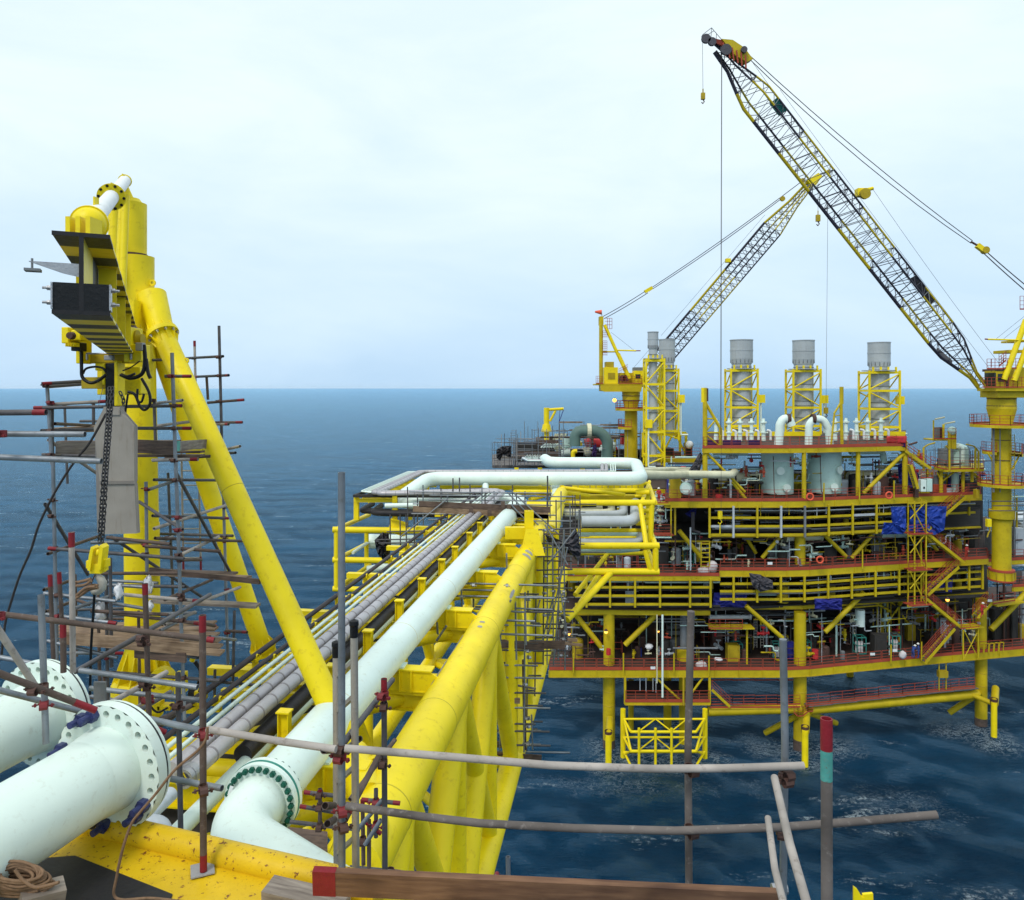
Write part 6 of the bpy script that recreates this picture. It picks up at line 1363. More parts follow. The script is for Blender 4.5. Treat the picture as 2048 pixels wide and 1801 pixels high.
# flare-boom style rests
rest = thing('boom_rest', Q(1410, 890, .2), 'yellow braced boom rest frame with two upright prongs left of the exhaust stacks', 'frame')
ft('prong', 1406, 776, 1406, 805, .22, 'yellow', .2, par=rest); ft('prong', 1414, 777, 1414, 803, .16, 'coupler', .2, par=rest); ft('post', 1410, 805, 1410, 895, .28, YF, .1, par=rest)
ft('brace', 1412, 808, 1441, 858, .18, YF, .2, par=rest); ft('post', 1441, 856, 1441, 895, .22, YF, .2, par=rest)
for a in ((1412, 838, 1432, 838), (1412, 866, 1440, 866), (1413, 862, 1430, 842), (1413, 871, 1440, 893)): ft('tie', *a, .10, YF, .2, par=rest)
rest2 = thing('boom_rest', Q(1680, 890, 2), 'slender yellow boom rest post between the second and third exhaust stacks', 'frame')
ft('prong', 1683, 774, 1683, 810, .24, YF, 2, par=rest2); ft('post', 1682, 806, 1684, 895, .2, YF, 2, par=rest2); ft('brace', 1681, 808, 1668, 830, .12, YF, 2, par=rest2); ft('post', 1669, 828, 1662, 895, .12, YF, 2, par=rest2)
for y in (835, 850, 868): ft('tie', 1667, y, 1683, y - 3, .07, YF, 2, par=rest2)
# exhaust stacks with their yellow support towers
def stack(x, ytop, yc, ybase, d, wcap, wbody, label, frame=None, boxx=None):
    t = thing('exhaust_stack', P(x, ybase, d), label, 'chimney', 'grey exhaust stacks on the platform')
    rc, rb = wcap / 2 * d / FPX, wbody / 2 * d / FPX
    c = P(x, ytop, d); zc = P(x, yc, d).z; zb = P(x, ybase, d).z
    z_ = V((0, 0, -1)); hc = c.z - zc
    mb = MB(); mb.lathe(c, z_, [(.9, rc - .06), (0, rc - .06), (0, rc + .06), (.12, rc + .06), (.12, rc), (hc * .42, rc), (hc * .42, rc + .04), (hc * .47, rc + .04), (hc * .47, rc), (hc * .8, rc), (hc, rc * .93)], 28, False); mb.build('stack_cap', M['stack'], t)
    MB().lathe(c, z_, [(.8, rc - .07), (.8, .01)], 24).build('cap_floor', M['dark_steel'], t)
    mb = MB()
    for k in range(16):
        a = 2 * PI * k / 16; mb.box(V((c.x + math.cos(a) * rc * .95, d + math.sin(a) * rc * .95, c.z - hc * .88)), .12, .12, hc * .16)
    mb.build('lug_ring', M['grey'], t)
    MB().tube(V((c.x, d, zc + .1)), V((c.x, d, zb)), rb, 28).build('stack_body', M['stack'], t)
    H = zc - zb
    for f in (.05, .3, .55, .62, .8):
        MB().lathe(V((c.x, d, zc - H * f)), (0, 0, 1), [(-.06, rb), (-.06, rb + .06), (.06, rb + .06), (.06, rb)], 28, False).build('stiffening_ring', M['grey'], t)
    if frame:
        f0, f1, fy0, fy1 = frame; X0, X1 = P(f0, 0, d).x, P(f1, 0, d).x; w = (X1 - X0); D = w * .75
        zt, zz = P(0, fy0, d).z, P(0, fy1, d).z
        for sx in (X0, X1):
            for sy in (d - D / 2, d + D / 2): beam('tower_leg', V((sx, sy, zt + .3)), V((sx, sy, zz)), .25, .25, M['yellow'], t)
        lv = 4 if zt - zz < 11 else 5
        for i in range(lv):
            z = zt - (zt - zz) * i / (lv - .55)
            for sy in (d - D / 2, d + D / 2): beam('tower_beam', V((X0, sy, z)), V((X1, sy, z)), .22, .32, M['yellow'], t)
            for sx in (X0, X1): beam('tower_beam', V((sx, d - D / 2, z)), V((sx, d + D / 2, z)), .22, .28, M['yellow'], t)
            z2 = zt - (zt - zz) * min(i + 1, lv - .55) / (lv - .55)
            for sy in (d - D / 2, d + D / 2):
                a, b = (X0, X1) if i % 2 else (X1, X0); rod('tower_brace', V((a, sy, z - .2)), V((b, sy, z2 + .2)), .10, M['yellow'], t)
            for sx in (X0, X1): rod('tower_brace', V((sx, d - D / 2, z - .2)), V((sx, d + D / 2, z2 + .2)), .09, M['yellow'], t)
        for k in range(4): mb = MB(); mb.box(V((X0 + w * (k + .5) / 4, d - D / 2, zt + .45)), .18, .3, .7); mb.build('guide_lug', M['yellow'], t)
        mb = MB(); mb.lathe(V((c.x, d, zt + .3)), (0, 0, 1), [(-.05, rb), (-.05, w * .53), (.05, w * .53), (.05, rb)], 24, False); mb.build('ring_plate', M['stack'], t)
    if boxx:
        bx, by = boxx; a = P(bx, by, d - 1); mb = MB(); mb.box(a, .95, .8, 1.15); mb.build('junction_box', M['yellow'], t)
        rod('riser', a, P(bx, ybase + 4, d - 1), .12, M['mint'], t); rod('riser', P(bx, ybase + 4, d - 1), P(bx + 14, ybase + 4, d - 1), .12, M['mint'], t)
    return t
stack(1483, 680, 728, 862, 108, 44, 38, 'grey exhaust stack in a yellow tower, leftmost of the three', (1456, 1509, 742, 868), (1522, 798))
stack(1607, 681, 729, 862, 108, 42, 37, 'grey exhaust stack in a yellow tower, middle one of the three', (1579, 1633, 743, 868), (1648, 799))
stack(1758, 685, 734, 864, 108, 42, 37, 'grey exhaust stack in a yellow tower, rightmost of the three', (1728, 1788, 746, 870), (1800, 801))
stack(1334, 679, 725, 866, 109, 32, 28, 'grey exhaust stack behind the slim one near the far left crane', (1316, 1354, 742, 880), (1362, 798))
stack(1306, 664, 698, 930, 105, 21, 17, 'tall slim grey exhaust stack at the left end of the platform', (1290, 1326, 722, 932), (1297, 848))
for x0, x1, dd in ((1540, 1580, 108), (1440, 1530, 108), (1572, 1640, 108), (1722, 1810, 108), (1285, 1372, 114)):
    for k in range(2): beam('stack_base', P(x0, 868, dd - 2 + 4 * k), P(x1, 868, dd - 2 + 4 * k), .35, .6, M['yellow'], pf)
for x in (1372, 1360, 1286): beam('stack_post', P(x, 866, 113), P(x, 915, 113), .35, .35, M['yellow'], pf)
rod('stack_brace', P(1345, 870, 113), P(1332, 895, 113), .15, M['yellow'], pf); rod('stack_brace', P(1352, 870, 113), P(1370, 905, 113), .15, M['yellow'], pf)
# relief valve stubs behind the upper rail
for i, x in enumerate([1432, 1458, 1480, 1503, 1527, 1670, 1692, 1713, 1735, 1762]):
    v = thing('relief_valve', U(x, 893, 9), ['pale relief valve leftmost behind the upper rail, beside the boom rest brace', 'pale relief valve second from the left behind the upper rail', 'pale relief valve right below the leftmost of the three exhaust stacks', 'pale relief valve just right of the leftmost exhaust stack', 'pale relief valve next to the left goose neck vent', 'pale relief valve just right of the right goose neck vent', 'pale relief valve just right of the slender boom rest post', 'pale relief valve halfway between the boom rest post and the rightmost stack', 'pale relief valve just left of the rightmost exhaust stack', 'rightmost pale relief valve, under the rightmost exhaust stack'][i], 'valve', 'relief valves behind the upper rail')
    c = U(x, 893, 9); MB().lathe(c, (0, 0, 1), [(0, .30), (1.0, .26), (1.0, .4), (1.15, .4), (1.15, .24), (2.2, .22), (2.3, .42), (2.5, .42), (2.5, .2), (2.9, .16)], 12, False).build('valve_body', M['mint'], v)
    MB().path(fillet([c + V((.3, -.4, 1.4)), c + V((.75, -.5, 1.3)), c + V((.75, -.5, .1))], .3), .16, 10).build('outlet', M['white'], v)
# goose neck vents
for pts, lab in (([(1557, 893), (1560, 850), (1566, 838), (1578, 838), (1583, 852)], 'left white goose neck vent pipe rising above the upper rail'), ([(1660, 893), (1657, 858), (1646, 839), (1628, 838), (1618, 850), (1617, 893)], 'right white goose neck vent pipe bending over behind the upper rail')):
    t = thing('vent_pipe', U(pts[0][0], 893, 3), lab, 'pipe', 'goose neck vents'); pp = [V((P(x, y, 92).x, 92, P(x, y, 92).z)) for x, y in pts]
    MB().path(fillet(pp, .9, 6), .52 if pts[0][0] < 1600 else .45, 20).build('vent_pipe_wall', M['mint'], t)
    q_ = pp[3 if pts[0][0] < 1600 else 3]; MB().lathe(q_, (1, 0, 0), [(-.3, .4), (-.3, .62), (.1, .62), (.1, .4)], 16, False).build('vent_flange', M['coupler'], t)
# the two pale green vessels
for x0, x1, lab in ((1523, 1586, 'left pale green vertical vessel with round manways under the upper deck'), (1616, 1681, 'right pale green vertical vessel with round manways under the upper deck')):
    cx_ = (x0 + x1) / 2; c = Q(cx_, 905, 4.5); zb = Q(cx_, 996, 4.5).z; r = (x1 - x0) / 2 * (c.y - 1.8) / FPX
    t = thing('process_vessel', V((c.x, c.y, zb)), lab, 'tank', 'pale green vessels')
    MB().tube(V((c.x, c.y, c.z)), V((c.x, c.y, zb)), r, 40).build('shell', M['mint_dull'], t)
    for mx, my in ((cx_ - 5 if x0 < 1600 else cx_ + 14, 947), (cx_ + 6 if x0 < 1600 else cx_ + 4, 982)):
        a = Q(mx, my, 4.5); fy = c.y - math.sqrt(max(.2, r * r - (a.x - c.x) ** 2)); pt = V((a.x, fy, a.z)); dr = V((a.x - c.x, fy - c.y, 0)).normalized()
        MB().lathe(pt, dr, [(-.3, .38), (.22, .38), (.22, .48), (.34, .48), (.34, .001)], 20, False).build('manway', M['mint'], t)
    for f in (.3, .72): MB().lathe(V((c.x, c.y, c.z + (zb - c.z) * f)), (0, 0, 1), [(-.03, r), (0, r + .02), (.03, r)], 40).build('weld_seam', M['mint_dull'], t)
    mb = MB(); mb.path(fillet([Q(cx_ - 8, 915, 1.2), Q(cx_ - 6, 990, 1.2), Q(cx_ + 6, 996, 1.2)], .5), .05, 6); mb.build('small_line', M['coupler'], t)
run('header_pipe', 'pale header pipe running below the upper deck from the loop to the left boom rest', 'pipe', [P(1283, 950, 70), P(1340, 951, 80), P(1372, 949, 86), P(1462, 950, 86.5), P(1470, 944, 90)], .43, 'cream', .5, n=20)
for i, y in enumerate((939, 943)): run('header_pipe', ('upper' if i == 0 else 'lower') + ' of the two cream pipes lying just behind the pale header pipe', 'pipe', [P(1284, y + 2, 74), P(1345, y, 88), P(1395 + 20 * i, y + 1, 93)], .28, 'cream', .5, n=14)
run('header_pipe', 'pale green pipe hanging under the left half of the upper deck', 'pipe', [Q(1425, 911, 3), Q(1495, 911, 3)], .3, 'mint_dull', .3, n=14); run('header_pipe', 'pale green pipe with a drop leg under the right half of the upper deck', 'pipe', [Q(1700, 910, 3), Q(1765, 911, 3), Q(1768, 935, 3)], .38, 'mint_dull', .5, n=14)
for x0, x1, y, r, lab in ((1348, 1386, 980, .62, 'round ended pale tank lying at the left end of the top deck'),):
    c = Q(1372, 980, 1.2); t = thing('horizontal_tank', c, lab, 'tank'); MB().lathe(c, (0, 1, 0), [(0, .001), (-.03, .55), (0, .62), (0, .72), (.3, .72), (.3, .62), (5, .62)], 28, False).build('shell', M['mint_dull'], t)
    mb = MB(); mb.lathe(c, (0, 1, 0), [(-.05, .001), (-.05, .5), (.02, .5)], 28, False); mb.build('end_cover', M['mint'], t)
for x0, x1, y, lab in ((1415, 1492, 972, 'long cream horizontal drum lying behind the left boom rest'), (1700, 1778, 972, 'long cream horizontal drum lying under the right half of the upper deck')):
    a, b = Q(x0, y, 6), Q(x1, y, 6); t = thing('horizontal_drum', (a + b) / 2, lab, 'tank', 'horizontal drums'); MB().tube(a, b, .85, 24).build('shell', M['cream'], t)
    for e in (a, b): MB().sphere(e, .85, 16, .5, 1, 1).build('dished_end', M['cream'], t)
    for f in (.2, .8): mb = MB(); p_ = a.lerp(b, f); mb.box(p_ - V((0, 0, 1)), .3, 1.5, 1.2); mb.build('saddle', M['yellow_dull'], t)
# ================================================================== lattice boom cranes
def lattice(parent, a, b, Wd, w, h, nb, cols, rc=.10, rl=.045, taper=(.12, .12)):
    """boom in coloured sections; each section one part whose four chords and lacing are its pieces"""
    a, b = V(a), V(b); A = (b - a).normalized(); Ln = (b - a).length; W = V(Wd); W = (W - A * W.dot(A)).normalized(); H = A.cross(W)
    def sc(f): return min(1, max(.28, f / taper[0]), max(.30, (1 - f) / taper[1]))
    def cn(f, i, j): k = sc(f); return a + A * (Ln * f) + W * (w / 2 * k * i) + H * (h / 2 * k * j)
    cyc = ((-1, -1), (1, -1), (1, 1), (-1, 1)); pos = 0
    for frac, mname in cols:
        n = max(1, round(nb * frac)); sec = bpy.data.objects.new('boom_section', None); COL.objects.link(sec); sec.parent = parent; o0 = cn(pos, 0, 0); sec.location = o0 - wloc(parent)
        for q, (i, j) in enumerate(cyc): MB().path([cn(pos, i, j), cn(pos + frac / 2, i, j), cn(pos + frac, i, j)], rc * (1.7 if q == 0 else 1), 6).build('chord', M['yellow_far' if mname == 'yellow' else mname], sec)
        mb = MB()
        for k in range(n):
            f0, f1 = pos + frac * k / n, pos + frac * (k + 1) / n; fm = (f0 + f1) / 2
            for q in range(4):
                c0, c1 = cyc[q], cyc[(q + 1) % 4]
                mb.tube(cn(f0, *c0), cn(fm, *c1), rl, 4, caps=False); mb.tube(cn(fm, *c1), cn(f1, *c0), rl, 4, caps=False)
            if k % 2 == 0:
                for q in range(4): mb.tube(cn(f0, *cyc[q]), cn(f0, *cyc[(q + 1) % 4]), rl, 4, caps=False)
        mb.build('lacing', M['grey' if mname == 'yellow' else mname], sec, kind='stuff'); pos += frac
    return cn
def line(name, parent, a, b, r, mat='cable', sag=0, n=8):
    a, b = V(a), V(b); pts = [a.lerp(b, i / n) - V((0, 0, sag * 4 * (i / n) * (1 - i / n))) for i in range(n + 1)]
    return MB().path(pts, r, 5).build(name, M[mat], parent)
def ringdeck(parent, c, r0, r1, a0=0, a1=2 * PI, n=20, matd=YF):
    mb = MB(); c = V(c); full = abs(a1 - a0) > 6.2
    pts = [a0 + (a1 - a0) * i / n for i in range(n + 1)]
    vs = []; fs = []
    for t in pts:
        for r, z in ((r0, 0), (r1, 0), (r1, -.35), (r0, -.35)): vs.append(c + V((math.cos(t) * r, math.sin(t) * r, z)))
    for i in range(n):
        for k in range(4): fs.append((4 * i + k, 4 * i + (k + 1) % 4, 4 * i + 4 + (k + 1) % 4, 4 * i + 4 + k))
    mb._add(vs, [f[::-1] for f in fs], False); mb.build('ring_platform', M[matd], parent)
    for i in range(0, n, 2):
        t, t2 = pts[i], pts[min(i + 2, n)]; handrail(c + V((math.cos(t) * r1, math.sin(t) * r1, 0)), c + V((math.cos(t2) * r1, math.sin(t2) * r1, 0)), parent, 1.15, posts=2)
def bx(parent, name, x0, y0, x1, y1, d, dep, mat=YF, bev=.03):
    a, b = P(x0, y0, d), P(x1, y1, d); mb = MB(); mb.box((a + b) / 2 + V((0, dep / 2, 0)), abs(b.x - a.x), dep, abs(a.z - b.z)); o = mb.build(name, M[mat], parent)
    if bev: m = o.modifiers.new('bevel', 'BEVEL'); m.width = bev; m.segments = 1
    return o
def tb(parent, name, x0, y0, x1, y1, d, r, mat=YF, d1=None, n=10): return MB().tube(P(x0, y0, d), P(x1, y1, d1 or d), r, n).build(name, M[mat], parent)
# ---------- right crane
rc = thing('pedestal_crane', P(2002, 1150, 90), 'nearer pedestal crane at the right edge with a very long yellow and black lattice boom', 'crane')
def zc(y, d=90): return CAMZ - (y - HOR) * d / FPX
pc = V(((2003 - 1024) * 90 / FPX, 90, 0)); K = 90 / FPX
def lat(y0, y1, w0, w1=None, name='pedestal', mat=YF, n=32):
    w1 = w1 or w0; mb = MB(); mb.tube(V((pc.x, 90, zc(y1))), V((pc.x, 90, zc(y0))), w1 / 2 * K, n, w0 / 2 * K); return mb.build(name, M[mat], rc)
lat(846, 1142, 34); lat(818, 848, 52, 38, 'flared_head'); lat(796, 818, 50, 52, 'slewing_bearing'); lat(782, 798, 62, 50, 'slewing_bearing'); lat(1020, 1036, 46, 46, 'collar'); lat(1036, 1040, 44, 36, 'collar')
lat(1138, 1142, 46, 46, 'base_flange', 'rail'); lat(1142, 1158, 44, 44, 'base_collar'); lat(1158, 1161, 48, 48, 'base_flange', 'rail')
for k in range(10):
    a = 2 * PI * k / 10; mb = MB(); mb.box(V((pc.x + math.cos(a) * 1.4, 90 + math.sin(a) * 1.4, zc(1150))), .1, .1, .9); mb.build('stiffener', M['yellow_dull'], rc)
for y in (798, 812, 818, 880, 920): MB().lathe(V((pc.x, 90, zc(y))), (0, 0, 1), [(-.04, 1.0), (-.04, (50 if y < 850 else 35) / 2 * K + .05), (.04, (50 if y < 850 else 35) / 2 * K + .05)], 28, False).build('band', M['coupler'], rc)
ringdeck(rc, V((pc.x, 90, zc(849))), 1.0, 3.3); ringdeck(rc, V((pc.x, 90, zc(967))), 1.0, 2.5); ringdeck(rc, V((pc.x, 90, zc(906))), 1.0, 2.2, -1.0, .5, 6); ringdeck(rc, V((pc.x, 90, zc(903))), 1.0, 2.0, 2.6, 3.9, 4)
for y, x0, x1 in ((1012, 1986, 2050), (1022, 1975, 2048), (1003, 1980, 2048)): tb(rc, 'platform_edge', x0, y, x1, y, 88, .06, 'galv_dull')
tb(rc, 'brace', 2042, 905, 2024, 940, 89, .1); tb(rc, 'brace', 1975, 906, 1990, 930, 89, .1)
for x in (1992, 1994, 2006): tb(rc, 'service_riser', x - 6, 850, x - 6, 985, 88.6, .06, 'grey')
mb = MB()
for k in range(34): mb.box(V((pc.x + .55, 88.85, zc(870) - k * .3)), .5, .05, .05)
mb.bar(V((pc.x + .3, 88.85, zc(868))), V((pc.x + .3, 88.85, zc(1040))), .05, .05, (0, 1, 0)); mb.bar(V((pc.x + .8, 88.85, zc(868))), V((pc.x + .8, 88.85, zc(1040))), .05, .05, (0, 1, 0)); mb.build('cage_ladder', M['yellow_dull'], rc)
bx(rc, 'machinery_deck', 1992, 777, 2105, 783, 87.5, 3.6); bx(rc, 'turret', 1996, 783, 2092, 796, 88, 3.4); bx(rc, 'engine_house', 2032, 735, 2110, 778, 88.5, 4)
bx(rc, 'operator_cab', 1990, 742, 2016, 778, 87.6, 2.0); bx(rc, 'cab_window', 1996, 748, 2010, 764, 87.55, .1, 'glass_dark', 0); bx(rc, 'cab_window', 1988.5, 746, 1992, 772, 87.5, 1.8, 'glass_dark', 0); bx(rc, 'cab_roof', 1992, 738, 2018, 743, 87.6, 2.6, 'coupler')
bx(rc, 'winch_house', 2018, 750, 2034, 778, 88.4, 2.5); bx(rc, 'door', 2012, 752, 2017, 777, 87.55, .1, 'coupler', 0)
for x0, y, x1 in ((1974, 739, 2006), (2006, 738, 2040), (1966, 776, 2000), (2000, 776, 2035), (2035, 776, 2070)): handrail(P(x0, y, 87.4), P(x1, y, 87.4), rc, 1.2, posts=4)
handrail(P(1998, 734, 87.4), P(2012, 722, 87.4), rc, 1.1, posts=3)
for x0, y0, x1, y1, d in ((2008, 760, 2052, 640, 87.5), (2028, 762, 2075, 640, 87.5), (2008, 760, 2052, 640, 90.5)): tb(rc, 'gantry_leg', x0, y0, x1, y1, d, .32, 'yellow', n=12)
bx(rc, 'gantry_beam', 2019, 700, 2050, 706, 87.6, 3); bx(rc, 'gantry_beam', 2035, 680, 2060, 684, 87.6, 3)
tb(rc, 'aerial_boom', 1975, 679, 2048, 681, 87.3, .10, 'yellow'); tb(rc, 'aerial_tip', 1970, 678.6, 1978, 679.2, 87.3, .08, 'red')
line('thin_stay', rc, P(1990, 680, 87.3), P(2055, 628, 88), .018); line('thin_stay', rc, P(2005, 680, 87.3), P(2055, 640, 88), .018)
handrail(P(2040, 620, 88), P(2056, 620, 88), rc, 1.6, posts=2)
tb(rc, 'whip', 1983, 735, 1983, 718, 87.5, .03, 'grey'); tb(rc, 'whip', 1998, 735, 1998, 708, 87.5, .03, 'grey')
bA, bB = P(1964, 772, 89.5), P(1436, 98, 82)
cols = [(.07, 'yellow'), (.10, 'boom_black'), (.11, 'yellow'), (.12, 'boom_black'), (.12, 'yellow'), (.11, 'boom_black'), (.11, 'yellow'), (.09, 'boom_black'), (.07, 'yellow'), (.10, 'boom_black')]
cn = lattice(rc, bA, bB, (.80, -.62, .1), 2.75, 2.35, 34, cols, .11, .042, (.13, .13))
# solid pieces on the boom: head, floodlight panels, winch blocks
def boomplate(f0, f1, j0, j1, mat, name='cover_sheet', off=.02):
    a0, a1, b0, b1 = cn(f0, j0[0], j0[1]), cn(f0, j1[0], j1[1]), cn(f1, j0[0], j0[1]), cn(f1, j1[0], j1[1]); MB().poly([a0, b0, b1, a1], .12).build(name, M[mat], rc)
boomplate(.235, .315, (1, 1), (.35, 1), 'tarp'); boomplate(.09, .135, (-1, -1), (-1, .1), 'tarp'); boomplate(.80, .835, (1, 1), (.2, 1), 'teal_far')
hd = [P(1404, 72, 81.5), P(1420, 66, 81.5), P(1450, 84, 81.7), P(1480, 98, 82), P(1500, 118, 82.3)]
mb = MB(); mb.path([hd[0], P(1422, 82, 81.7), P(1440, 98, 82), P(1462, 118, 82.3)], .16, 8); mb.build('head_beam', M['tarp'], rc)
MB().poly([P(1440, 82, 81.6), P(1462, 84, 81.8), P(1486, 100, 82), P(1502, 122, 82), P(1490, 128, 82), P(1466, 114, 81.8)], .9).build('boom_head', M['yellow_far'], rc)
for k in range(6): tb(rc, 'head_lacing', 1446 + k * 9, 86 + k * 5, 1452 + k * 8, 112 + k * 5, 81.2, .09, 'rail')
MB().poly([P(1424, 78, 81.4), P(1442, 82, 81.6), P(1448, 96, 81.8), P(1430, 88, 81.6)], .6).build('boom_head', M['rail'], rc)
for x, y, r in ((1412, 78, .5), (1424, 84, .45), (1488, 100, .35), (1452, 100, .6)): MB().lathe(P(x, y, 81.2), (0, 1, 0), [(-.15, .001), (-.15, r), (.15, r), (.15, .001)], 14, False).build('sheave', M['tarp'], rc)
for a, b in (((1405, 70), (1423, 56)), ((1423, 56), (1447, 84)), ((1412, 72), (1428, 62)), ((1423, 56), (1422, 76)), ((1433, 68), (1432, 82))): tb(rc, 'head_rail', *a, *b, 81.4, .035, 'grey')
bx(rc, 'sheave_block', 1716, 376, 1738, 392, 85, .9, 'yellow'); tb(rc, 'sheave_arm', 1734, 380, 1746, 377, 85.2, .2, 'yellow')
MB().lathe(P(1730, 388, 84.8), (0, 1, 0), [(-.2, .001), (-.2, .6), (.2, .6), (.2, .001)], 14, False).build('sheave', M['yellow_dull'], rc)
for (x0, y0, d0), (x1, y1, d1), r, s in (((1500, 112, 82), (1945, 482, 88), .045, .6), ((1488, 108, 82.3), (1942, 487, 88.6), .045, 1.0), ((1962, 494, 88), (2075, 590, 89), .06, .1), ((1960, 500, 88.6), (2070, 598, 89), .06, .1), ((1560, 180, 83), (1984, 744, 88), .018, .2), ((1745, 378, 85), (2000, 730, 88), .018, .3), ((1500, 118, 83), (1960, 760, 89), .02, 0), ((1470, 110, 82.5), (1955, 765, 89.5), .03, 0)):
    line('pendant_rope', rc, P(x0, y0, d0), P(x1, y1, d1), r, 'cable', s)
mb = MB(); mb.box(P(1962, 497, 88), 1.2, .5, .55, V((.8, 0, -.6)), (0, 1, 0), V((.6, 0, .8))); mb.build('spreader_block', M['yellow'], rc)
MB().lathe(P(1970, 501, 88), (0, 1, 0), [(-.3, .001), (-.3, .42), (.3, .42), (.3, .001)], 14, False).build('sheave', M['yellow_dull'], rc); tb(rc, 'spreader_link', 1942, 484, 1956, 492, 88, .12, 'coupler')
def hookline(x0, y0, x1, y1, d, label, size=1.0, r=.022):
    t = thing('crane_hook', P(x1, y1, d), label, 'hook'); line('hoist_rope', t, P(x0, y0, d), P(x1, y1 - 12 * size, d), r)
    c = P(x1, y1 - 7 * size, d); mb = MB(); mb.box(c, .42 * size, .3 * size, .7 * size); mb.tube(c, c + V((0, 0, .8 * size)), .07, 6); mb.build('block', M['yellow_dull'], t)
    mb = MB(); mb.path([c - V((0, 0, .35 * size)), c - V((-.14 * size, 0, .6 * size)), c - V((0, 0, .8 * size)), c - V((.16 * size, 0, .65 * size))], .06 * size, 6); mb.build('hook', M['coupler'], t)
hookline(1405, 80, 1406, 200, 81.5, 'small hook hanging on a thin rope from the highest boom tip'); hookline(1636, 360, 1636, 446, 104, 'small yellow hook hanging from the tip of the farther boom', 1.3)
hookline(1656, 372, 1652, 830, 104, 'hook on a very long thin rope hanging in front of the middle exhaust stack', 1.2)
t_ = thing('hoist_rope', P(1441, 870, 82), 'long dark vertical hoist rope dropping from the near boom head past the left stack', 'rope'); line('rope', t_, P(1443, 104, 82), P(1441, 870, 82), .03); line('rope', t_, P(1444, 104, 82.3), P(1442, 1070, 82.3), .02)
hk2 = thing('hook_block', Q(1440, 1065, -.8), 'yellow hook block with a chain hanging in front of the upper pipe rack', 'hook')
mb = MB(); c = Q(1440, 1028, -.8); mb.box(c, .45, .35, .9); mb.build('block', M['yellow'], hk2); mb = MB(); mb.path([c - V((0, 0, .4)), c - V((-.2, 0, .8)), c - V((0, 0, 1.1)), c - V((.2, 0, .9))], .08, 6); mb.build('hook', M['yellow'], hk2); rod('chain_fall', c - V((0, 0, 1.0)), c - V((0, 0, 2.2)), .06, M['yellow'], hk2)
hk3 = thing('hook_block', P(1977, 1080, 88), 'yellow hook block hanging beside the right crane pedestal', 'hook')
c = P(1977, 1046, 88); mb = MB(); mb.box(c, .5, .4, .9); mb.build('block', M['yellow'], hk3); mb = MB(); mb.path([c - V((0, 0, .4)), c - V((-.2, 0, .8)), c - V((0, 0, 1.2)), c - V((.15, 0, 1.7))], .09, 6); mb.build('hook', M['yellow_dull'], hk3); line('fall', hk3, P(1977, 1000, 88), P(1977, 1040, 88), .03)
# ---------- left crane
lc = thing('pedestal_crane', P(1262, 925, 115), 'farther pedestal crane with a windsock mast standing left of the exhaust stacks', 'crane')
KL = 115 / FPX; lx = (1262 - 1024) * KL
def lt(y0, y1, w0, w1=None, name='pedestal', mat=YF): w1 = w1 or w0; return MB().tube(V((lx, 115, zc(y1, 115))), V((lx, 115, zc(y0, 115))), w1 / 2 * KL, 24, w0 / 2 * KL).build(name, M[mat], lc)
lt(815, 935, 25, 27); lt(800, 815, 34, 26, 'flared_head'); lt(784, 800, 36, 34, 'slewing_bearing')
for y in (792, 801): MB().lathe(V((lx, 115, zc(y, 115))), (0, 0, 1), [(-.05, 1.0), (-.05, 18.5 * KL), (.05, 18.5 * KL)], 24, False).build('band', M['coupler'], lc)
ringdeck(lc, V((lx, 115, zc(817, 115))), .9, 2.4); ringdeck(lc, V((lx, 115, zc(854, 115))), .9, 2.0, 2.2, 4.6, 8)
bx(lc, 'machinery_deck', 1192, 768, 1292, 771, 113.5, 4.5); MB().poly([P(1200, 771, 113.6), P(1284, 771, 113.6), P(1282, 784, 113.6), P(1208, 784, 113.6), P(1201, 780, 113.6)], .5).build('turret', M[YF], lc); bx(lc, 'turret', 1203, 771, 1282, 783, 114, 3.4)
bx(lc, 'engine_house', 1208, 735, 1236, 768, 114, 3, 'yellow'); bx(lc, 'engine_hood', 1212, 724, 1228, 735, 114.3, 2, 'yellow_dull'); bx(lc, 'winch_house', 1240, 746, 1290, 768, 114.6, 2.4); bx(lc, 'operator_cab', 1268, 742, 1290, 767, 113.6, 1.8, 'yellow')
bx(lc, 'cab_window', 1271, 749, 1281, 757, 113.5, .1, 'glass_dark', 0); bx(lc, 'roof_rack', 1268, 735, 1286, 743, 114, 1.6, 'grey'); bx(lc, 'louvre', 1216, 746, 1230, 759, 113.95, .1, 'yellow_dull', 0)
for x in (1245, 1252): MB().lathe(P(x, 757, 114), (0, 1, 0), [(-.2, .001), (-.2, .5), (.2, .5), (.2, .001)], 12, False).build('winch_drum', M['coupler'], lc)
for x0, x1 in ((1192, 1206), (1238, 1262), (1262, 1290)): handrail(P(x0, 768, 113.3), P(x1, 768, 113.3), lc, 1.15, posts=4)
tb(lc, 'gantry_mast', 1202, 768, 1202, 640, 114, .3, YF); tb(lc, 'gantry_leg', 1209, 650, 1236, 710, 114, .26, 'yellow'); tb(lc, 'gantry_leg', 1236, 708, 1259, 758, 114, .32, 'yellow'); tb(lc, 'gantry_leg', 1209, 650, 1236, 710, 116.5, .26, 'yellow')
bx(lc, 'mast_head', 1199, 633, 1207, 650, 113.8, 1.4); tb(lc, 'gantry_tie', 1203, 704, 1235, 704, 114, .12)
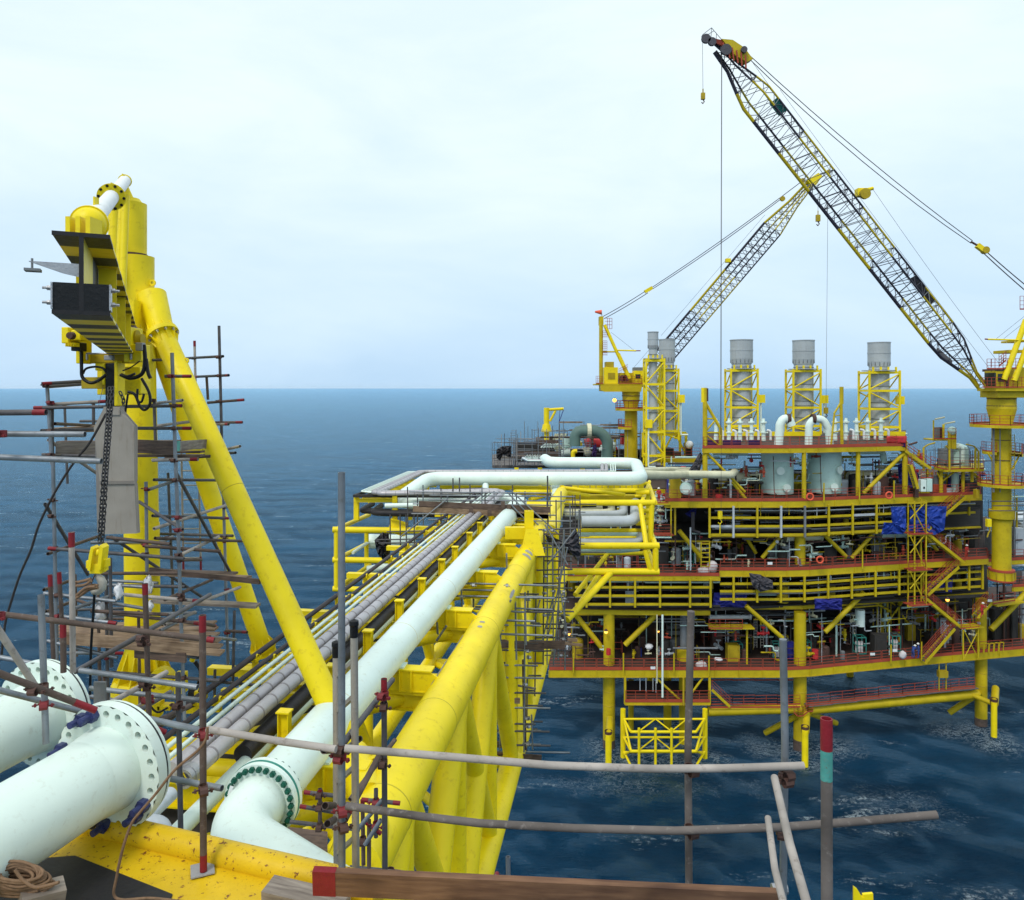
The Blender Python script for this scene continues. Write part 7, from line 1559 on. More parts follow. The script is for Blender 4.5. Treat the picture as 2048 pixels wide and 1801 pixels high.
for y0, y1 in ((662, 676), (682, 700), (702, 712)): mb = MB(); [mb.bar(P(x, y0, 113.8), P(x, y1, 113.8), .05, .05, (0, 1, 0)) for x in (1206, 1210, 1214)]; [mb.bar(P(1206, y, 113.8), P(1214, y, 113.8), .05, .05) for y in range(y0, y1 + 1, 4)]; mb.build('ladder_cage', M['rail'], lc)
mb = MB(); [mb.bar(P(x, 637, 113.8), P(x, 658, 113.8), .06, .06, (0, 1, 0)) for x in (1215, 1219, 1224)]; [mb.bar(P(1210, y, 113.8), P(1224, y, 113.8), .06, .06) for y in (637, 643, 650, 658)]; mb.build('top_rail', M['rail'], lc)
mb = MB(); [mb.bar(P(1238 + k * 4, 738 - k * 2, 113.6), P(1238 + k * 4, 748 - k * 2, 113.6), .05, .05, (0, 1, 0)) for k in range(5)]; mb.bar(P(1238, 738, 113.6), P(1256, 729, 113.6), .05, .05); mb.bar(P(1238, 743, 113.6), P(1256, 734, 113.6), .05, .05); mb.build('roof_rail', M['rail'], lc)
tb(lc, 'aerial_boom', 1235, 701, 1272, 702, 113.6, .12, 'yellow'); tb(lc, 'aerial_tip', 1272, 702, 1281, 702, 113.6, .08, 'red')
cl_ = [(.14, 'yellow'), (.22, 'boom_black'), (.20, 'yellow'), (.22, 'boom_black'), (.22, 'yellow')]
cn2 = lattice(lc, P(1278, 772, 115), P(1628, 360, 104), (.7, -.7, 0), 2.2, 1.7, 34, cl_, .10, .04, (.10, .22))
MB().poly([P(1612, 362, 104), P(1634, 348, 104), P(1642, 354, 104), P(1630, 372, 104), P(1622, 376, 104)], 1.0).build('boom_head', M['yellow'], lc); tb(lc, 'head_beam', 1632, 352, 1652, 345, 104, .12, 'tarp')
for x, y, r in ((1605, 362, .35), (1565, 398, .35), (1657, 344, .3)): MB().lathe(P(x, y, 104), (0, 1, 0), [(-.15, .001), (-.15, r), (.15, r), (.15, .001)], 12, False).build('sheave', M['yellow_dull'], lc)
bx(lc, 'sheave_block', 1452, 517, 1462, 525, 108, .6, 'yellow')
for (x0, y0, d0), (x1, y1, d1), s in (((1600, 366, 104), (1300, 578, 112), .3), ((1560, 400, 105), (1298, 583, 112), .3), ((1292, 582, 112), (1205, 634, 114), .1), ((1296, 586, 112), (1208, 638, 114), .1)): line('pendant_rope', lc, P(x0, y0, d0), P(x1, y1, d1), .055, 'cable', s)
line('pendant_rope', lc, P(1530, 430, 106), P(1322, 672, 112), .02); line('thin_stay', lc, P(1222, 665, 113.6), P(1268, 701, 113.6), .02); line('thin_stay', lc, P(1300, 698, 113.6), P(1264, 740, 113.6), .02)
mb = MB(); mb.box(P(1297, 580, 112), 1.3, .5, .5, V((.86, 0, .5)), (0, 1, 0), V((-.5, 0, .86))); mb.build('spreader_block', M['yellow'], lc)
ws = thing('windsock', P(1204, 633, 114), 'small orange windsock on top of the far crane mast', 'windsock'); rod('pole', P(1204, 634, 114), P(1203, 621, 114), .05, M['grey'], ws); MB().tube(P(1203, 625, 114), P(1190, 624, 114), .38, 10, .14).build('sock', M['windsock'], ws)
# ================================================================== far scaffolded module behind the loop
fm = thing('equipment_module', P(1130, 925, 120), 'low cluttered equipment module wrapped in scaffolding behind the pipe loop', 'module')
for a, b in ((985, 1060), (1060, 1140), (1140, 1220), (1220, 1330)): MB().poly([P(a, 934, 126), P(b, 934, 126), P(b, 912, 146), P(a, 912, 146)], .5, (0, 0, 1)).build('deck_plate', M['grate'], fm)
fr = random.Random(21)
def fq(x0, y0, x1, y1, d, m='galv', r=.05): return rod('tube', P(x0, y0, d), P(x1, y1, d), r, M[m], fsc, 5)
fsc = thing('far_scaffold', P(1120, 925, 122), 'dense grey tube scaffolding on the far module behind the pipe loop', 'scaffold')
for k in range(58):
    x = fr.uniform(980, 1285); top = 905 if x < 1000 else (868 + fr.uniform(-3, 18) if x < 1040 else 845 + fr.uniform(-3, 25)); top = top if x > 1000 else 880 + fr.uniform(0, 15)
    fq(x, top, x, 935, fr.uniform(112, 128), fr.choice(['galv', 'galv', 'grey', 'galv_dull', 'tube_pale']))
for k in range(74):
    x = fr.uniform(978, 1230); y = fr.uniform(872 if x < 1050 else 848, 930); y = max(y, 878 if x < 1040 else 845); fq(x, y, x + fr.uniform(25, 80), y + fr.uniform(-1, 1), fr.uniform(110, 126), fr.choice(['galv', 'grey', 'galv', 'galv_dull', 'tube_pale']))
for x0, x1, y, h, m in ((1032, 1120, 909, .9, 'wood_dark'), (1080, 1118, 884, .5, 'wood_dark'), (1118, 1165, 845, .25, 'wood'), (1200, 1250, 850, .25, 'wood_grey'), (1150, 1270, 856, .3, 'wood_grey'), (1000, 1040, 915, .3, 'wood_grey'), (1032, 1075, 886, .3, 'tarp')):
    plank('board', fsc, P(x0, y, 118), P(x1, y, 118), .2, h, m)
for k in range(6): plank('board', fsc, P(fr.uniform(1060, 1230), y_ := fr.uniform(848, 925), 119), P(fr.uniform(1120, 1290), y_ + fr.uniform(-3, 3), 119), .15, .22, fr.choice(['wood', 'wood_dark', 'wood_grey']))
for x, y0, y1 in ((1022, 865, 920), (1032, 860, 922), (1118, 845, 918), (1127, 842, 918), (1172, 858, 905), (1180, 858, 905)): fq(x, y0, x, y1, 111, 'galv', .06)
for x in (1022, 1118, 1172):
    for k in range(12): fq(x, 862 + k * 4.6, x + 9, 862 + k * 4.6, 111, 'galv', .04)
run('u_bend_pipe', 'large dark green U bend pipe arching over the far module', 'pipe', [P(1150, 892, 111), P(1150, 862, 111), P(1215, 862, 111), P(1215, 922, 111)], .80, 'mint_dull', 2.4, n=20)
bpy.context.scene.objects['u_bend_pipe'].children[0].data.materials[0] = paint('dark green pipe paint', (.10, .17, .15), .5, .15, (.2, .2, .18), .5, .4, bump=0)
MB().lathe(P(1178, 862, 111), (1, 0, 0), [(-.3, .9), (-.3, 1.1), (.3, 1.1), (.3, .9)], 16, False).build('pipe_flange', M['cream'], fm)
for (x0, y0, x1, y1, m) in ((1134, 895, 1134, 875, 'mint_dull'), (1150, 880, 1150, 866, 'mint_dull'), (1122, 905, 1140, 903, 'mint'), (1200, 893, 1230, 894, 'mint'), (1168, 905, 1180, 900, 'cream'), (1110, 900, 1122, 892, 'cream'), (1170, 888, 1182, 886, 'red_far'), (1188, 887, 1204, 886, 'red_far'), (1212, 925, 1212, 880, 'mint_dull')): tb(fm, 'process_pipe', x0, y0, x1, y1, 121, .75 if y0 != y1 or m == 'cream' else .4, m, n=12)
for x0, y0, x1, y1, m in ((1146, 885, 1165, 893, 'yellow'), (1150, 905, 1180, 918, 'yellow'), (1243, 868, 1254, 890, 'red_far'), (1005, 900, 1022, 912, 'tarp'), (1030, 890, 1110, 925, 'dark_steel'), (1120, 900, 1290, 928, 'dark_steel'), (1175, 870, 1200, 895, 'coupler'), (1225, 895, 1235, 915, 'red_far'), (1248, 905, 1290, 918, 'yellow_dull'), (1072, 876, 1110, 890, 'wood_dark')): bx(fm, 'equipment_box', x0, y0, x1, y1, 123, 2, m)
mb = MB(); mb.path(fillet([P(1146, 920, 119), P(1146, 903, 119), P(1154, 903, 119)], .4), .35, 10); mb.build('yellow_vent', M['yellow'], fm)
tb(fm, 'white_riser', 1198, 900, 1210, 898, 119, .3, 'mint'); tb(fm, 'yellow_column', 1257, 875, 1257, 930, 121, .2); tb(fm, 'yellow_column', 1222, 870, 1222, 925, 121, .15); tb(fm, 'yellow_column', 1230, 872, 1230, 925, 121, .15)
for k in range(10): tb(fm, 'yellow_slat', 1221, 872 + k * 5, 1231, 872 + k * 5, 121, .08)
for k in range(7): tb(fm, 'white_line', 1042 + k * 5, 921, 1056 + k * 5, 910, 118, .14, 'mint')
for k in range(6): tb(fm, 'white_line', 1082 + k * 5, 896, 1092 + k * 5, 888, 120, .14, 'mint'); tb(fm, 'white_line', 1106 + k * 4, 880, 1112 + k * 4, 868, 122, .14, 'cream')
cloth_thing('tarpaulin', 'black torn sheeting wrapped round the left corner of the far scaffold', 'tarpaulin', [(993, 900), (1005, 893), (1022, 892), (1022, 915), (1012, 912), (1005, 908), (1000, 922), (993, 915)], 'blackduct', 111, .4, 8)
cloth_thing('tarpaulin', 'hanging grey cloth strip in the middle of the far scaffold', 'tarpaulin', [(1186, 892), (1192, 888), (1194, 905), (1190, 918), (1184, 912)], 'purple', 110, .3, 9)
dv = thing('small_davit', P(1093, 858, 121), 'small bright yellow davit with a short horizontal arm on the far module', 'crane')
tb(dv, 'post', 1093, 850, 1093, 816, 121, .44, 'yellow', n=20); mb = MB(); mb.tube(P(1093, 864, 121), P(1093, 849, 121), .85, 12, .6); mb.build('flared_base', M['yellow'], dv); tb(dv, 'arm', 1096, 820, 1127, 818, 121, .24, 'yellow'); tb(dv, 'knee_brace', 1100, 843, 1111, 822, 121, .2, 'yellow'); line('sling', dv, P(1127, 820, 121), P(1118, 845, 121), .06, 'blue_dark'); line('sling', dv, P(1120, 820, 121), P(1118, 845, 121), .04, 'blue_dark'); tb(dv, 'stem', 1093, 880, 1093, 860, 121, .4, 'yellow')
# stack module deck and machinery behind
for (x0, y0, x1, y1, d, dep, m) in ((1330, 898, 1348, 915, 113, 3, 'dark_steel'), (1373, 888, 1385, 918, 112, 2, 'dark_steel'), (1300, 918, 1400, 926, 108, 6, YF), (1350, 905, 1362, 912, 111, 2, 'coupler'), (1390, 985, 1400, 1000, 92, 2, 'dark_steel'), (1355, 962, 1340, 990, 93, 2, 'blue_dark')): bx(pf, 'machine_block', x0, y0, x1, y1, d, dep, m)
for a, b in ((1290, 1330), (1330, 1365), (1365, 1400)): handrail(P(a, 916, 108), P(b, 916, 108), pf, 1.4)
MB().sphere(P(1379, 890, 111), .6, 14).build('white_dome', M['white'], pf)
# ================================================================== right-hand top module
tm = thing('valve_module', P(1915, 1000, 95), 'small round topped process module with its own railed deck near the right crane', 'module')
MB().poly([P(1868, 936, 94), P(1890, 941, 93), P(1968, 940, 93), P(1966, 930, 100), P(1872, 928, 100)], .45, (0, 0, 1)).build('deck_plate', M[YF], tm)
for a, b, c_, d_ in ((1862, 931, 1875, 936), (1875, 936, 1892, 940), (1892, 940, 1920, 939), (1920, 939, 1945, 939), (1945, 939, 1968, 938)): handrail(P(a, b, 93), P(c_, d_, 93), tm)
for a, b in ((1892, 1920), (1920, 1945), (1945, 1966)): handrail(P(a, 930, 100), P(b, 929, 100), tm)
for x, r in ((1882, .24), (1926, .2), (1944, .2)): tb(tm, 'column', x, 942, x, 1000, 94, r)
tb(tm, 'brace', 1884, 964, 1908, 944, 94, .1); tb(tm, 'brace', 1874, 945, 1882, 962, 94, .1); tb(tm, 'brace', 1943, 944, 1966, 962, 94, .14)
for x, y in ((1847, 888), (1899, 892), (1957, 895), (1951, 890)): tb(tm, 'lamp_post', x, 942, x, y + 8, 93, .12)
for x0, y0, x1, y1 in ((1847, 896, 1856, 890), (1856, 890, 1870, 886), (1899, 900, 1892, 892), (1957, 903, 1948, 893), (1948, 893, 1932, 889)): tb(tm, 'lamp_arm', x0, y0, x1, y1, 93, .09, 'yellow_dull')
MB().tube(P(1912, 940, 97), P(1912, 900, 97), 1.45, 24).build('vessel', M['mint_dull'], tm); MB().sphere(P(1912, 900, 97), 1.45, 20, 1, 1, .6).build('vessel_dome', M['mint_dull'], tm); tb(tm, 'vessel_neck', 1891, 940, 1891, 898, 96, .9, 'grey', n=18)
mb = MB(); mb.path(fillet([P(1925, 925, 95.5), P(1925, 898, 95.5), P(1915, 892, 95.5)], .6), .32, 12); mb.build('riser', M['mint'], tm)
bx(tm, 'top_deck', 1867, 879, 1912, 882, 96, 2.4); bx(tm, 'control_panel', 1874, 855, 1880, 880, 96, .8, 'grey'); bx(tm, 'control_panel', 1881, 855, 1887, 880, 96, .8, 'coupler'); tb(tm, 'lamp_post', 1867, 880, 1867, 841, 96, .09); tb(tm, 'lamp_post', 1887, 880, 1887, 849, 96, .14, 'yellow')
tb(tm, 'lamp_arm', 1870, 839, 1889, 835, 96, .1, 'cream'); tb(tm, 'lamp_arm', 1889, 848, 1910, 844, 96, .1, 'cream')
for x in (1899, 1905, 1909): tb(tm, 'yellow_valve', x, 898, x, 862, 95.5, .22, YF)
MB().sphere(P(1904, 862, 95.5), .55, 12).build('valve_head', M['mint_dull'], tm); handrail(P(1888, 879, 95), P(1912, 879, 95), tm, 1.4); handrail(P(1868, 879, 95.5), P(1888, 879, 95.5), tm, 1.4)
for k in range(22):
    x = fr.uniform(1850, 1962); y = fr.uniform(880, 905); fq_ = rod('scaffold_tube', P(x, y, 94), P(x, 940, 94), .035, M[fr.choice(['galv', 'grey', 'coupler'])], tm, 5)
for k in range(10): x = fr.uniform(1850, 1930); y = fr.uniform(884, 925); rod('scaffold_tube', P(x, y, 94), P(x + fr.uniform(15, 40), y, 94), .035, M['galv_dull'], tm, 5)
for (x, y, h, r, m, nm) in ((1938, 992, 30, 1.25, 'blackduct', 'storage_tank'), (1872, 996, 45, .5, 'grey', 'storage_tank'), (1910, 996, 50, .45, 'mint_dull', 'storage_tank'), (1895, 996, 20, .6, 'grey_light', 'storage_tank')): MB().tube(P(x, y, 95), P(x, y - h, 95), r, 20).build(nm, M[m], tm)
for x0, y0, x1, y1, m in ((1842, 960, 1853, 984, 'mint'), (1854, 958, 1865, 984, 'mint_dull'), (1830, 975, 1838, 996, 'coupler'), (1953, 980, 1960, 998, 'yellow_dull')): bx(tm, 'cabinet', x0, y0, x1, y1, 91, .7, m)
bx(tm, 'cabinet_window', 1847, 974, 1850, 978, 90.95, .05, 'glass_dark', 0)
for a, b in ((1842, 1853), (1853, 1866)): handrail(P(a, 957, 91), P(b, 957, 91), tm, 1.1)
def pflight(x0, y0, x1, y1, d, par=pf, w=1.0):
    a, b = P(x0, y0, d), P(x1, y1, d); e = bpy.data.objects.new('stair_flight', None); COL.objects.link(e); e.parent = par; e.location = a.lerp(b, .5) - wloc(par)
    for k in (0, w): o = V((0, k, 0)); MB().bar(a + o, b + o, .08, .34).build('stringer', M[YF], e); handrail(a + o, b + o, e, 1.15, toe=False)
    mb = MB(); n = int(abs(a.z - b.z) / .24)
    for i in range(n): mb.box(a.lerp(b, (i + .5) / n) + V((0, w / 2, 0)), .26, w, .04)
    mb.build('tread', M['grate'], e)
pflight(1811, 902, 1862, 938, 91, w=1.2); pflight(1822, 930, 1836, 978, 90, w=.7)
tb(pf, 'antenna_arm', 1818, 890, 1834, 885, 90, .12, 'coupler')
# ================================================================== loose things on the decks
def sheet(x0, y0, x1, y1, d, mat, label, name='netting', par=None, group=None):
    a, b = Q(x0, y0, d), Q(x1, y1, d); mb = MB(); n = 10; r_ = random.Random(int(x0)); vs = []
    for i in range(n + 1):
        for j in range(5): vs.append(V((a.x + (b.x - a.x) * i / n, a.y + .06 * math.sin(i * 2.3 + j) + r_.uniform(-.03, .03), a.z + (b.z - a.z) * j / 4)))
    mb._add(vs, [(i * 5 + j, (i + 1) * 5 + j, (i + 1) * 5 + j + 1, i * 5 + j + 1) for i in range(n) for j in range(4)], True)
    o = mb.build(name, M[mat]); tag(o, label, 'netting' if name == 'netting' else 'sheet', group); m = o.modifiers.new('thick', 'SOLIDIFY'); m.thickness = .04; return o
sheet(1414, 881, 1440, 892, .25, 'purple', 'violet netting on the upper rail beside the left boom rest', group='violet netting panels'); sheet(1446, 881, 1482, 892, .25, 'purple', 'middle violet netting panel on the upper rail', group='violet netting panels'); sheet(1497, 881, 1520, 892, .25, 'purple', 'violet netting panel left of the left goose neck vent', group='violet netting panels')
sheet(1773, 876, 1808, 891, .25, 'red_far', 'red sheet tied on the right end of the upper rail', 'red_sheet'); sheet(1802, 880, 1811, 899, -.1, 'blue_dark', 'small blue sheet at the right corner of the upper rail', 'blue_sheet')
for pts, m, d, lab, sd in (([(1782, 1014), (1811, 1014), (1812, 1060), (1806, 1068), (1763, 1069), (1768, 1046), (1785, 1050)], 'blue', 86.6, 'bright blue tarpaulin bundle left of the stair tower', 2), ([(1852, 1013), (1893, 1013), (1888, 1060), (1870, 1070), (1818, 1062), (1820, 1020)], 'blue', 91, 'bright blue tarpaulin draped behind the upper stair flight', 4),
                           ([(1428, 1186), (1494, 1185), (1492, 1215), (1425, 1214)], 'blue_dark', 89, 'dark blue sheeting behind the middle rack, left of centre', 5), ([(1629, 1198), (1684, 1198), (1683, 1220), (1630, 1219)], 'blue_dark', 88.4, 'dark blue sheeting hanging below the middle rack above the central leg', 6),
                           ([(1795, 930), (1815, 922), (1838, 950), (1836, 975), (1800, 975)], 'blue_dark', 93, 'blue sheeting over machinery at the foot of the red stair', 7), ([(1498, 1147), (1520, 1150), (1545, 1162), (1546, 1178), (1520, 1184), (1505, 1172)], 'tarp', 86.9, 'dark grey tarpaulin hooked over the middle rack beams', 12),
                           ([(1370, 1028), (1395, 1012), (1388, 1040)], 'blue_dark', 93, 'dark blue cover beside the round ended tank', 13), ([(1858, 1160), (1905, 1158), (1903, 1185), (1850, 1186)], 'blue_dark', 93.5, 'dark blue sheeting behind the middle stair flight', 14), ([(1388, 925), (1400, 905), (1408, 915), (1398, 945), (1372, 952)], 'tarp', 88.5, 'dark hose wrapping climbing beside the left boom rest', 15)):
    cloth_thing('tarpaulin', lab, 'tarpaulin', pts, m, d, .22, sd)
def bag(x, y, w, h, d, label, mat='white_cloth', seed=1):
    r_ = random.Random(seed); c = P(x, y - h / 2, d); k = d / FPX; mb = MB(); mb.sphere(c, 1, 14, w * k / 2, w * k * .4, h * k / 2)
    mb.v = [(p[0] + r_.uniform(-.08, .08), p[1] + r_.uniform(-.08, .08), p[2] + r_.uniform(-.06, .06)) for p in mb.v]; tag(mb.build('sack', M[mat]), label, 'sack')
bag(1407, 1150, 24, 16, 88.5, 'lower of two white sacks on the middle deck edge', seed=1); bag(1424, 1147, 22, 25, 88.9, 'taller of two white sacks on the middle deck edge', seed=2); bag(1403, 1341, 24, 18, 88.7, 'pinkish white sack on the lowest deck behind the tall tube', seed=3); bag(1805, 1318, 15, 16, 90.3, 'white sack hung on the lowest deck rail near the stair foot', seed=4); bag(1298, 1300, 16, 12, 91, 'white rags lying in the shade on the lowest deck', 'rag', 5); bag(1437, 1322, 18, 6, 88.8, 'small white cloth over the lowest deck rail', 'rag', 6)
def crate(x0, y0, x1, y1, d, label, mat='teal_far', fill='white_cloth'):
    a, b = P(x0, y0, d), P(x1, y1, d); t = thing('bottle_crate', V(((a.x + b.x) / 2, d, b.z)), label, 'crate', 'green gas bottle racks'); w = b.x - a.x; h = a.z - b.z; mb = MB()
    for i in (0, 1):
        for j in (0, 1): mb.bar(V((a.x + w * i, d + w * j, b.z)), V((a.x + w * i, d + w * j, a.z)), .09, .09, (0, 1, 0))
        for z in (b.z + .05, a.z - .05, (a.z + b.z) / 2): mb.bar(V((a.x, d + w * i, z)), V((b.x, d + w * i, z)), .09, .09); mb.bar(V((a.x + w * i, d, z)), V((a.x + w * i, d + w, z)), .09, .09)
    mb.build('frame', M[mat], t)
    for k in range(3): c = V((a.x + w * (k + .6) / 3.4, d + w / 2, b.z + .1)); MB().tube(c, c + V((0, 0, h * .62)), w * .13, 10).build('gas_bottle', M[fill], t)
for a in ((1342, 1108, 1360, 1140, 92, 'green crate left of the pair inside the middle deck'), (1369, 1108, 1387, 1140, 92, 'green crate right of the pair inside the middle deck'), (1467, 1288, 1485, 1320, 91, 'green gas bottle crate on the lowest deck, leftmost of the six'), (1547, 1287, 1563, 1318, 91, 'green crate on the lowest deck just left of the blue barrel'), (1605, 1284, 1622, 1316, 91, 'green crate at the foot of the central leg'), (1714, 1275, 1732, 1309, 92, 'green crate under the hanging pale tank'), (1785, 1272, 1801, 1305, 92.5, 'green crate on the lowest deck nearest the stair foot')): crate(*a)
def barrel(x, y, w, h, d, mat, label):
    k = d / FPX; c = P(x, y, d); mb = MB(); r = w * k / 2; H_ = h * k; mb.lathe(c, (0, 0, 1), [(0, .001), (0, r), (H_ * .32, r), (H_ * .33, r + .03), (H_ * .35, r), (H_ * .65, r), (H_ * .66, r + .03), (H_ * .68, r), (H_, r), (H_, .001)], 18, False); tag(mb.build('barrel', M[mat]), label, 'barrel')
barrel(1582, 1317, 15, 32, 91, 'blue_dark', 'tall blue barrel on the lowest deck left of the central leg'); barrel(1280, 1318, 7, 22, 92, 'blue', 'slim blue cylinder standing in the shade on the lowest deck'); barrel(1630, 1317, 13, 17, 90.5, 'red_far', 'faded red drum beside the central leg'); barrel(1217, 1310, 9, 12, 88, 'red_far', 'small red drum leaning at the left leg'); barrel(1720, 1252, 18, 32, 93, 'mint', 'pale hanging tank under the middle deck'); barrel(1438, 1003, 14, 13, 90, 'red_far', 'bright red box like drum at the left of the top deck')
for x, y, d, lab in ((1640, 1120, 87.4, 'orange lifebuoy on the middle deck rail'), (1778, 991, 89.6, 'faded orange lifebuoy on the top deck rail near the drum'), (1620, 994, 87.5, 'red lifebuoy on the top deck rail between the vessels')):
    mb = MB(); pts = [P(x, y, d) + V((.38 * math.cos(t), 0, .38 * math.sin(t))) for t in [2 * PI * k / 16 for k in range(17)]]; mb.path(pts, .1, 8, caps=False); tag(mb.build('lifebuoy', M['windsock']), lab, 'lifebuoy')
for x0, x1, y, r, m, lab in ((1572, 1642, 1086, .45, 'cream', 'rusty cream pipe spool lying below the upper rack'), (1760, 1812, 1083, .8, 'mint_dull', 'large pale green drum in the shade left of the stair tower'), (1420, 1500, 1250, .25, 'grey_light', 'white valve manifold pipe on the small orange platform')):
    a, b = Q(x0, y, 3), Q(x1, y, 3); t = thing('horizontal_drum', a.lerp(b, .5), lab, 'tank'); MB().tube(a, b, r, 18).build('shell', M[m], t)
    for e in (a, b): MB().lathe(e, (1, 0, 0), [(-.1, .01), (-.1, r + .12), (.1, r + .12), (.1, .01)], 18, False).build('end_flange', M[m], t)
for x0, x1, y0, y1, dd in ((1418, 1505, 1262, 1262, 1.5),):
    fb('small_platform', x0, y0, x1, y1, 1.6, .15, YF, dd); handrail(Q(x0, y0, dd - .8), Q((x0 + x1) / 2, y0, dd - .8)); handrail(Q((x0 + x1) / 2, y0, dd - .8), Q(x1 - 20, y0, dd - .8)); ft('platform_post', 1494, 1262, 1494, 1338, .12, YF, dd)
fb('ladder_tower', 1402, 1086, 1402, 1136, .12, .12, YF, .5); fb('ladder_tower', 1419, 1086, 1419, 1136, .12, .12, YF, .5)
for k in range(6): fb('ladder_rung', 1402, 1090 + k * 9, 1419, 1090 + k * 9, .1, .1, YF, .5)
for x in (1755, 1762, 1798, 1775): ft('interior_frame', x, 1232, x, 1330, .12, YF, 5)
for a in ((1765, 1232, 1790, 1250), (1815, 1232, 1795, 1250), (1775, 1290, 1790, 1265), (1815, 1292, 1800, 1265)): ft('interior_brace', *a, .09, YF, 5)
for x in (1508, 1521, 1755): 
    fb('rung_ladder', x, 1262, x, 1320, .06, .06, 'alu', 4); fb('rung_ladder', x + 6, 1262, x + 6, 1320, .06, .06, 'alu', 4)
    for k in range(9): fb('ladder_rung', x, 1266 + k * 6, x + 6, 1266 + k * 6, .05, .05, 'alu', 4)
for k in range(5): mb = MB(); c = Q(1958 + k * 10, 1341, -.6); [mb.bar(c + V((i * .5, 0, 0)), c + V((i * .5 + .1, 0, 1.3)), .07, .07, (0, 1, 0)) for i in (0, 1)]; mb.bar(c + V((.1, 0, 1.3)), c + V((.6, 0, 1.3)), .07, .07); tag(mb.build('yellow_rack', M['yellow_far']), ['yellow trestle on the lowest deck corner, nearest the stair', 'yellow trestle second from the stair on the lowest deck corner', 'middle yellow trestle of the five on the lowest deck corner', 'yellow trestle second from the right on the lowest deck corner', 'rightmost yellow trestle on the lowest deck corner'][k], 'trestle', 'yellow trestles')
for x, y, d, lab in ((1212, 1264, 88.2, 'lit sodium lamp on the left leg under the platform'), (1138, 1268, 90, 'lit sodium lamp in the shade at the far left of the lowest deck'), (1316, 1262, 98, 'small distant lit lamp deep inside the lowest deck'), (1895, 1200, 92, 'lit sodium lamp beside the lower stairs'), (1229, 801, 113, 'round orange lamp on the far crane ring platform')):
    t = thing('deck_lamp', P(x, y, d), lab, 'lamp'); MB().sphere(P(x, y, d), .22 if y > 900 else .3, 10).build('bulb', M['lamp'], t); MB().lathe(P(x, y, d), (0, 0, 1), [(.1, .25), (.3, .12), (.38, .001)], 10, False).build('shade', M['coupler'], t)
nr = random.Random(77)
def valve_mesh(m):
    k = (m, 'valve')
    if k not in _unit:
        b = MB(); b.tube((-.5, 0, 0), (.5, 0, 0), .09, 8); b.sphere((0, 0, 0), .2, 8); b.tube((0, 0, 0), (0, 0, .5), .05, 6); b.lathe((0, 0, .5), (0, 0, 1), [(0, .001), (0, .22), (.05, .22), (.05, .001)], 10, False)
        for x in (-.5, -.22, .22, .5): b.lathe((x, 0, 0), (1, 0, 0), [(-.03, .09), (-.03, .16), (.03, .16), (.03, .09)], 8, False)
        me = bpy.data.meshes.new('valve'); me.from_pydata(b.v, [], b.f); me.materials.append(M[m]); _unit[k] = me
    return _unit[k]
for k in range(210):
    lo, hi, x0, x1 = nr.choice([(1085, 1138, 1140, 1950), (1240, 1335, 1120, 1960), (1240, 1335, 1120, 1960), (915, 998, 1340, 1960), (1005, 1050, 1290, 1330)])
    o = bpy.data.objects.new('valve', valve_mesh(nr.choice(['grey_light', 'coupler', 'mint_dull', 'yellow_far', 'cream', 'grey', 'red_far', 'rail']))); COL.objects.link(o); o.parent = pf
    p = Q(nr.uniform(x0, x1), nr.uniform(lo, hi), nr.uniform(1.2, 6)); s_ = nr.uniform(.6, 1.5)
    o.matrix_local = Matrix.LocRotScale(p - pf.location, Quaternion((0, 0, 1), nr.uniform(0, 3)) @ Quaternion((0, 1, 0), nr.choice([0, PI / 2])), V((s_, s_, s_)))
for k in range(90):
    lo, hi, x0, x1 = nr.choice([(1082, 1138, 1140, 1950), (1236, 1335, 1120, 1960), (915, 998, 1340, 1960)]); x = nr.uniform(x0, x1); y = nr.uniform(lo, hi); dd = nr.uniform(1, 5); w = nr.uniform(8, 45); hh = nr.uniform(-20, 20)
    MB().path(fillet([Q(x, y, dd), Q(x + w, y, dd), Q(x + w, min(max(y + hh, lo), hi), dd), Q(x + w * 1.5, min(max(y + hh, lo), hi), dd)], .25, 3), nr.uniform(.04, .10), 6).build('small_bore_pipe', M[nr.choice(['grey_light', 'mint_dull', 'cream', 'coupler', 'grey', 'yellow_far'])], pf)
# signs and name boards as blank white plates on the rails
for x, y in ((1790, 1312), (1745, 1315), (1306, 1328), (1540, 1122), (1980, 1225)): 
    mb = MB(); mb.box(Q(x, y, -1.3), .55, .03, .3); tag(mb.build('notice_board', M['white']), {1790: 'small white notice board on the lowest rail, right one of the pair near the stair', 1745: 'small white notice board on the lowest rail, left one of the pair near the stair', 1306: 'small white notice board on the lowest rail above the boat landing', 1540: 'small white notice board on the middle deck rail', 1980: 'small white notice board on the landing rail near the climbing worker'}[x], 'sign')
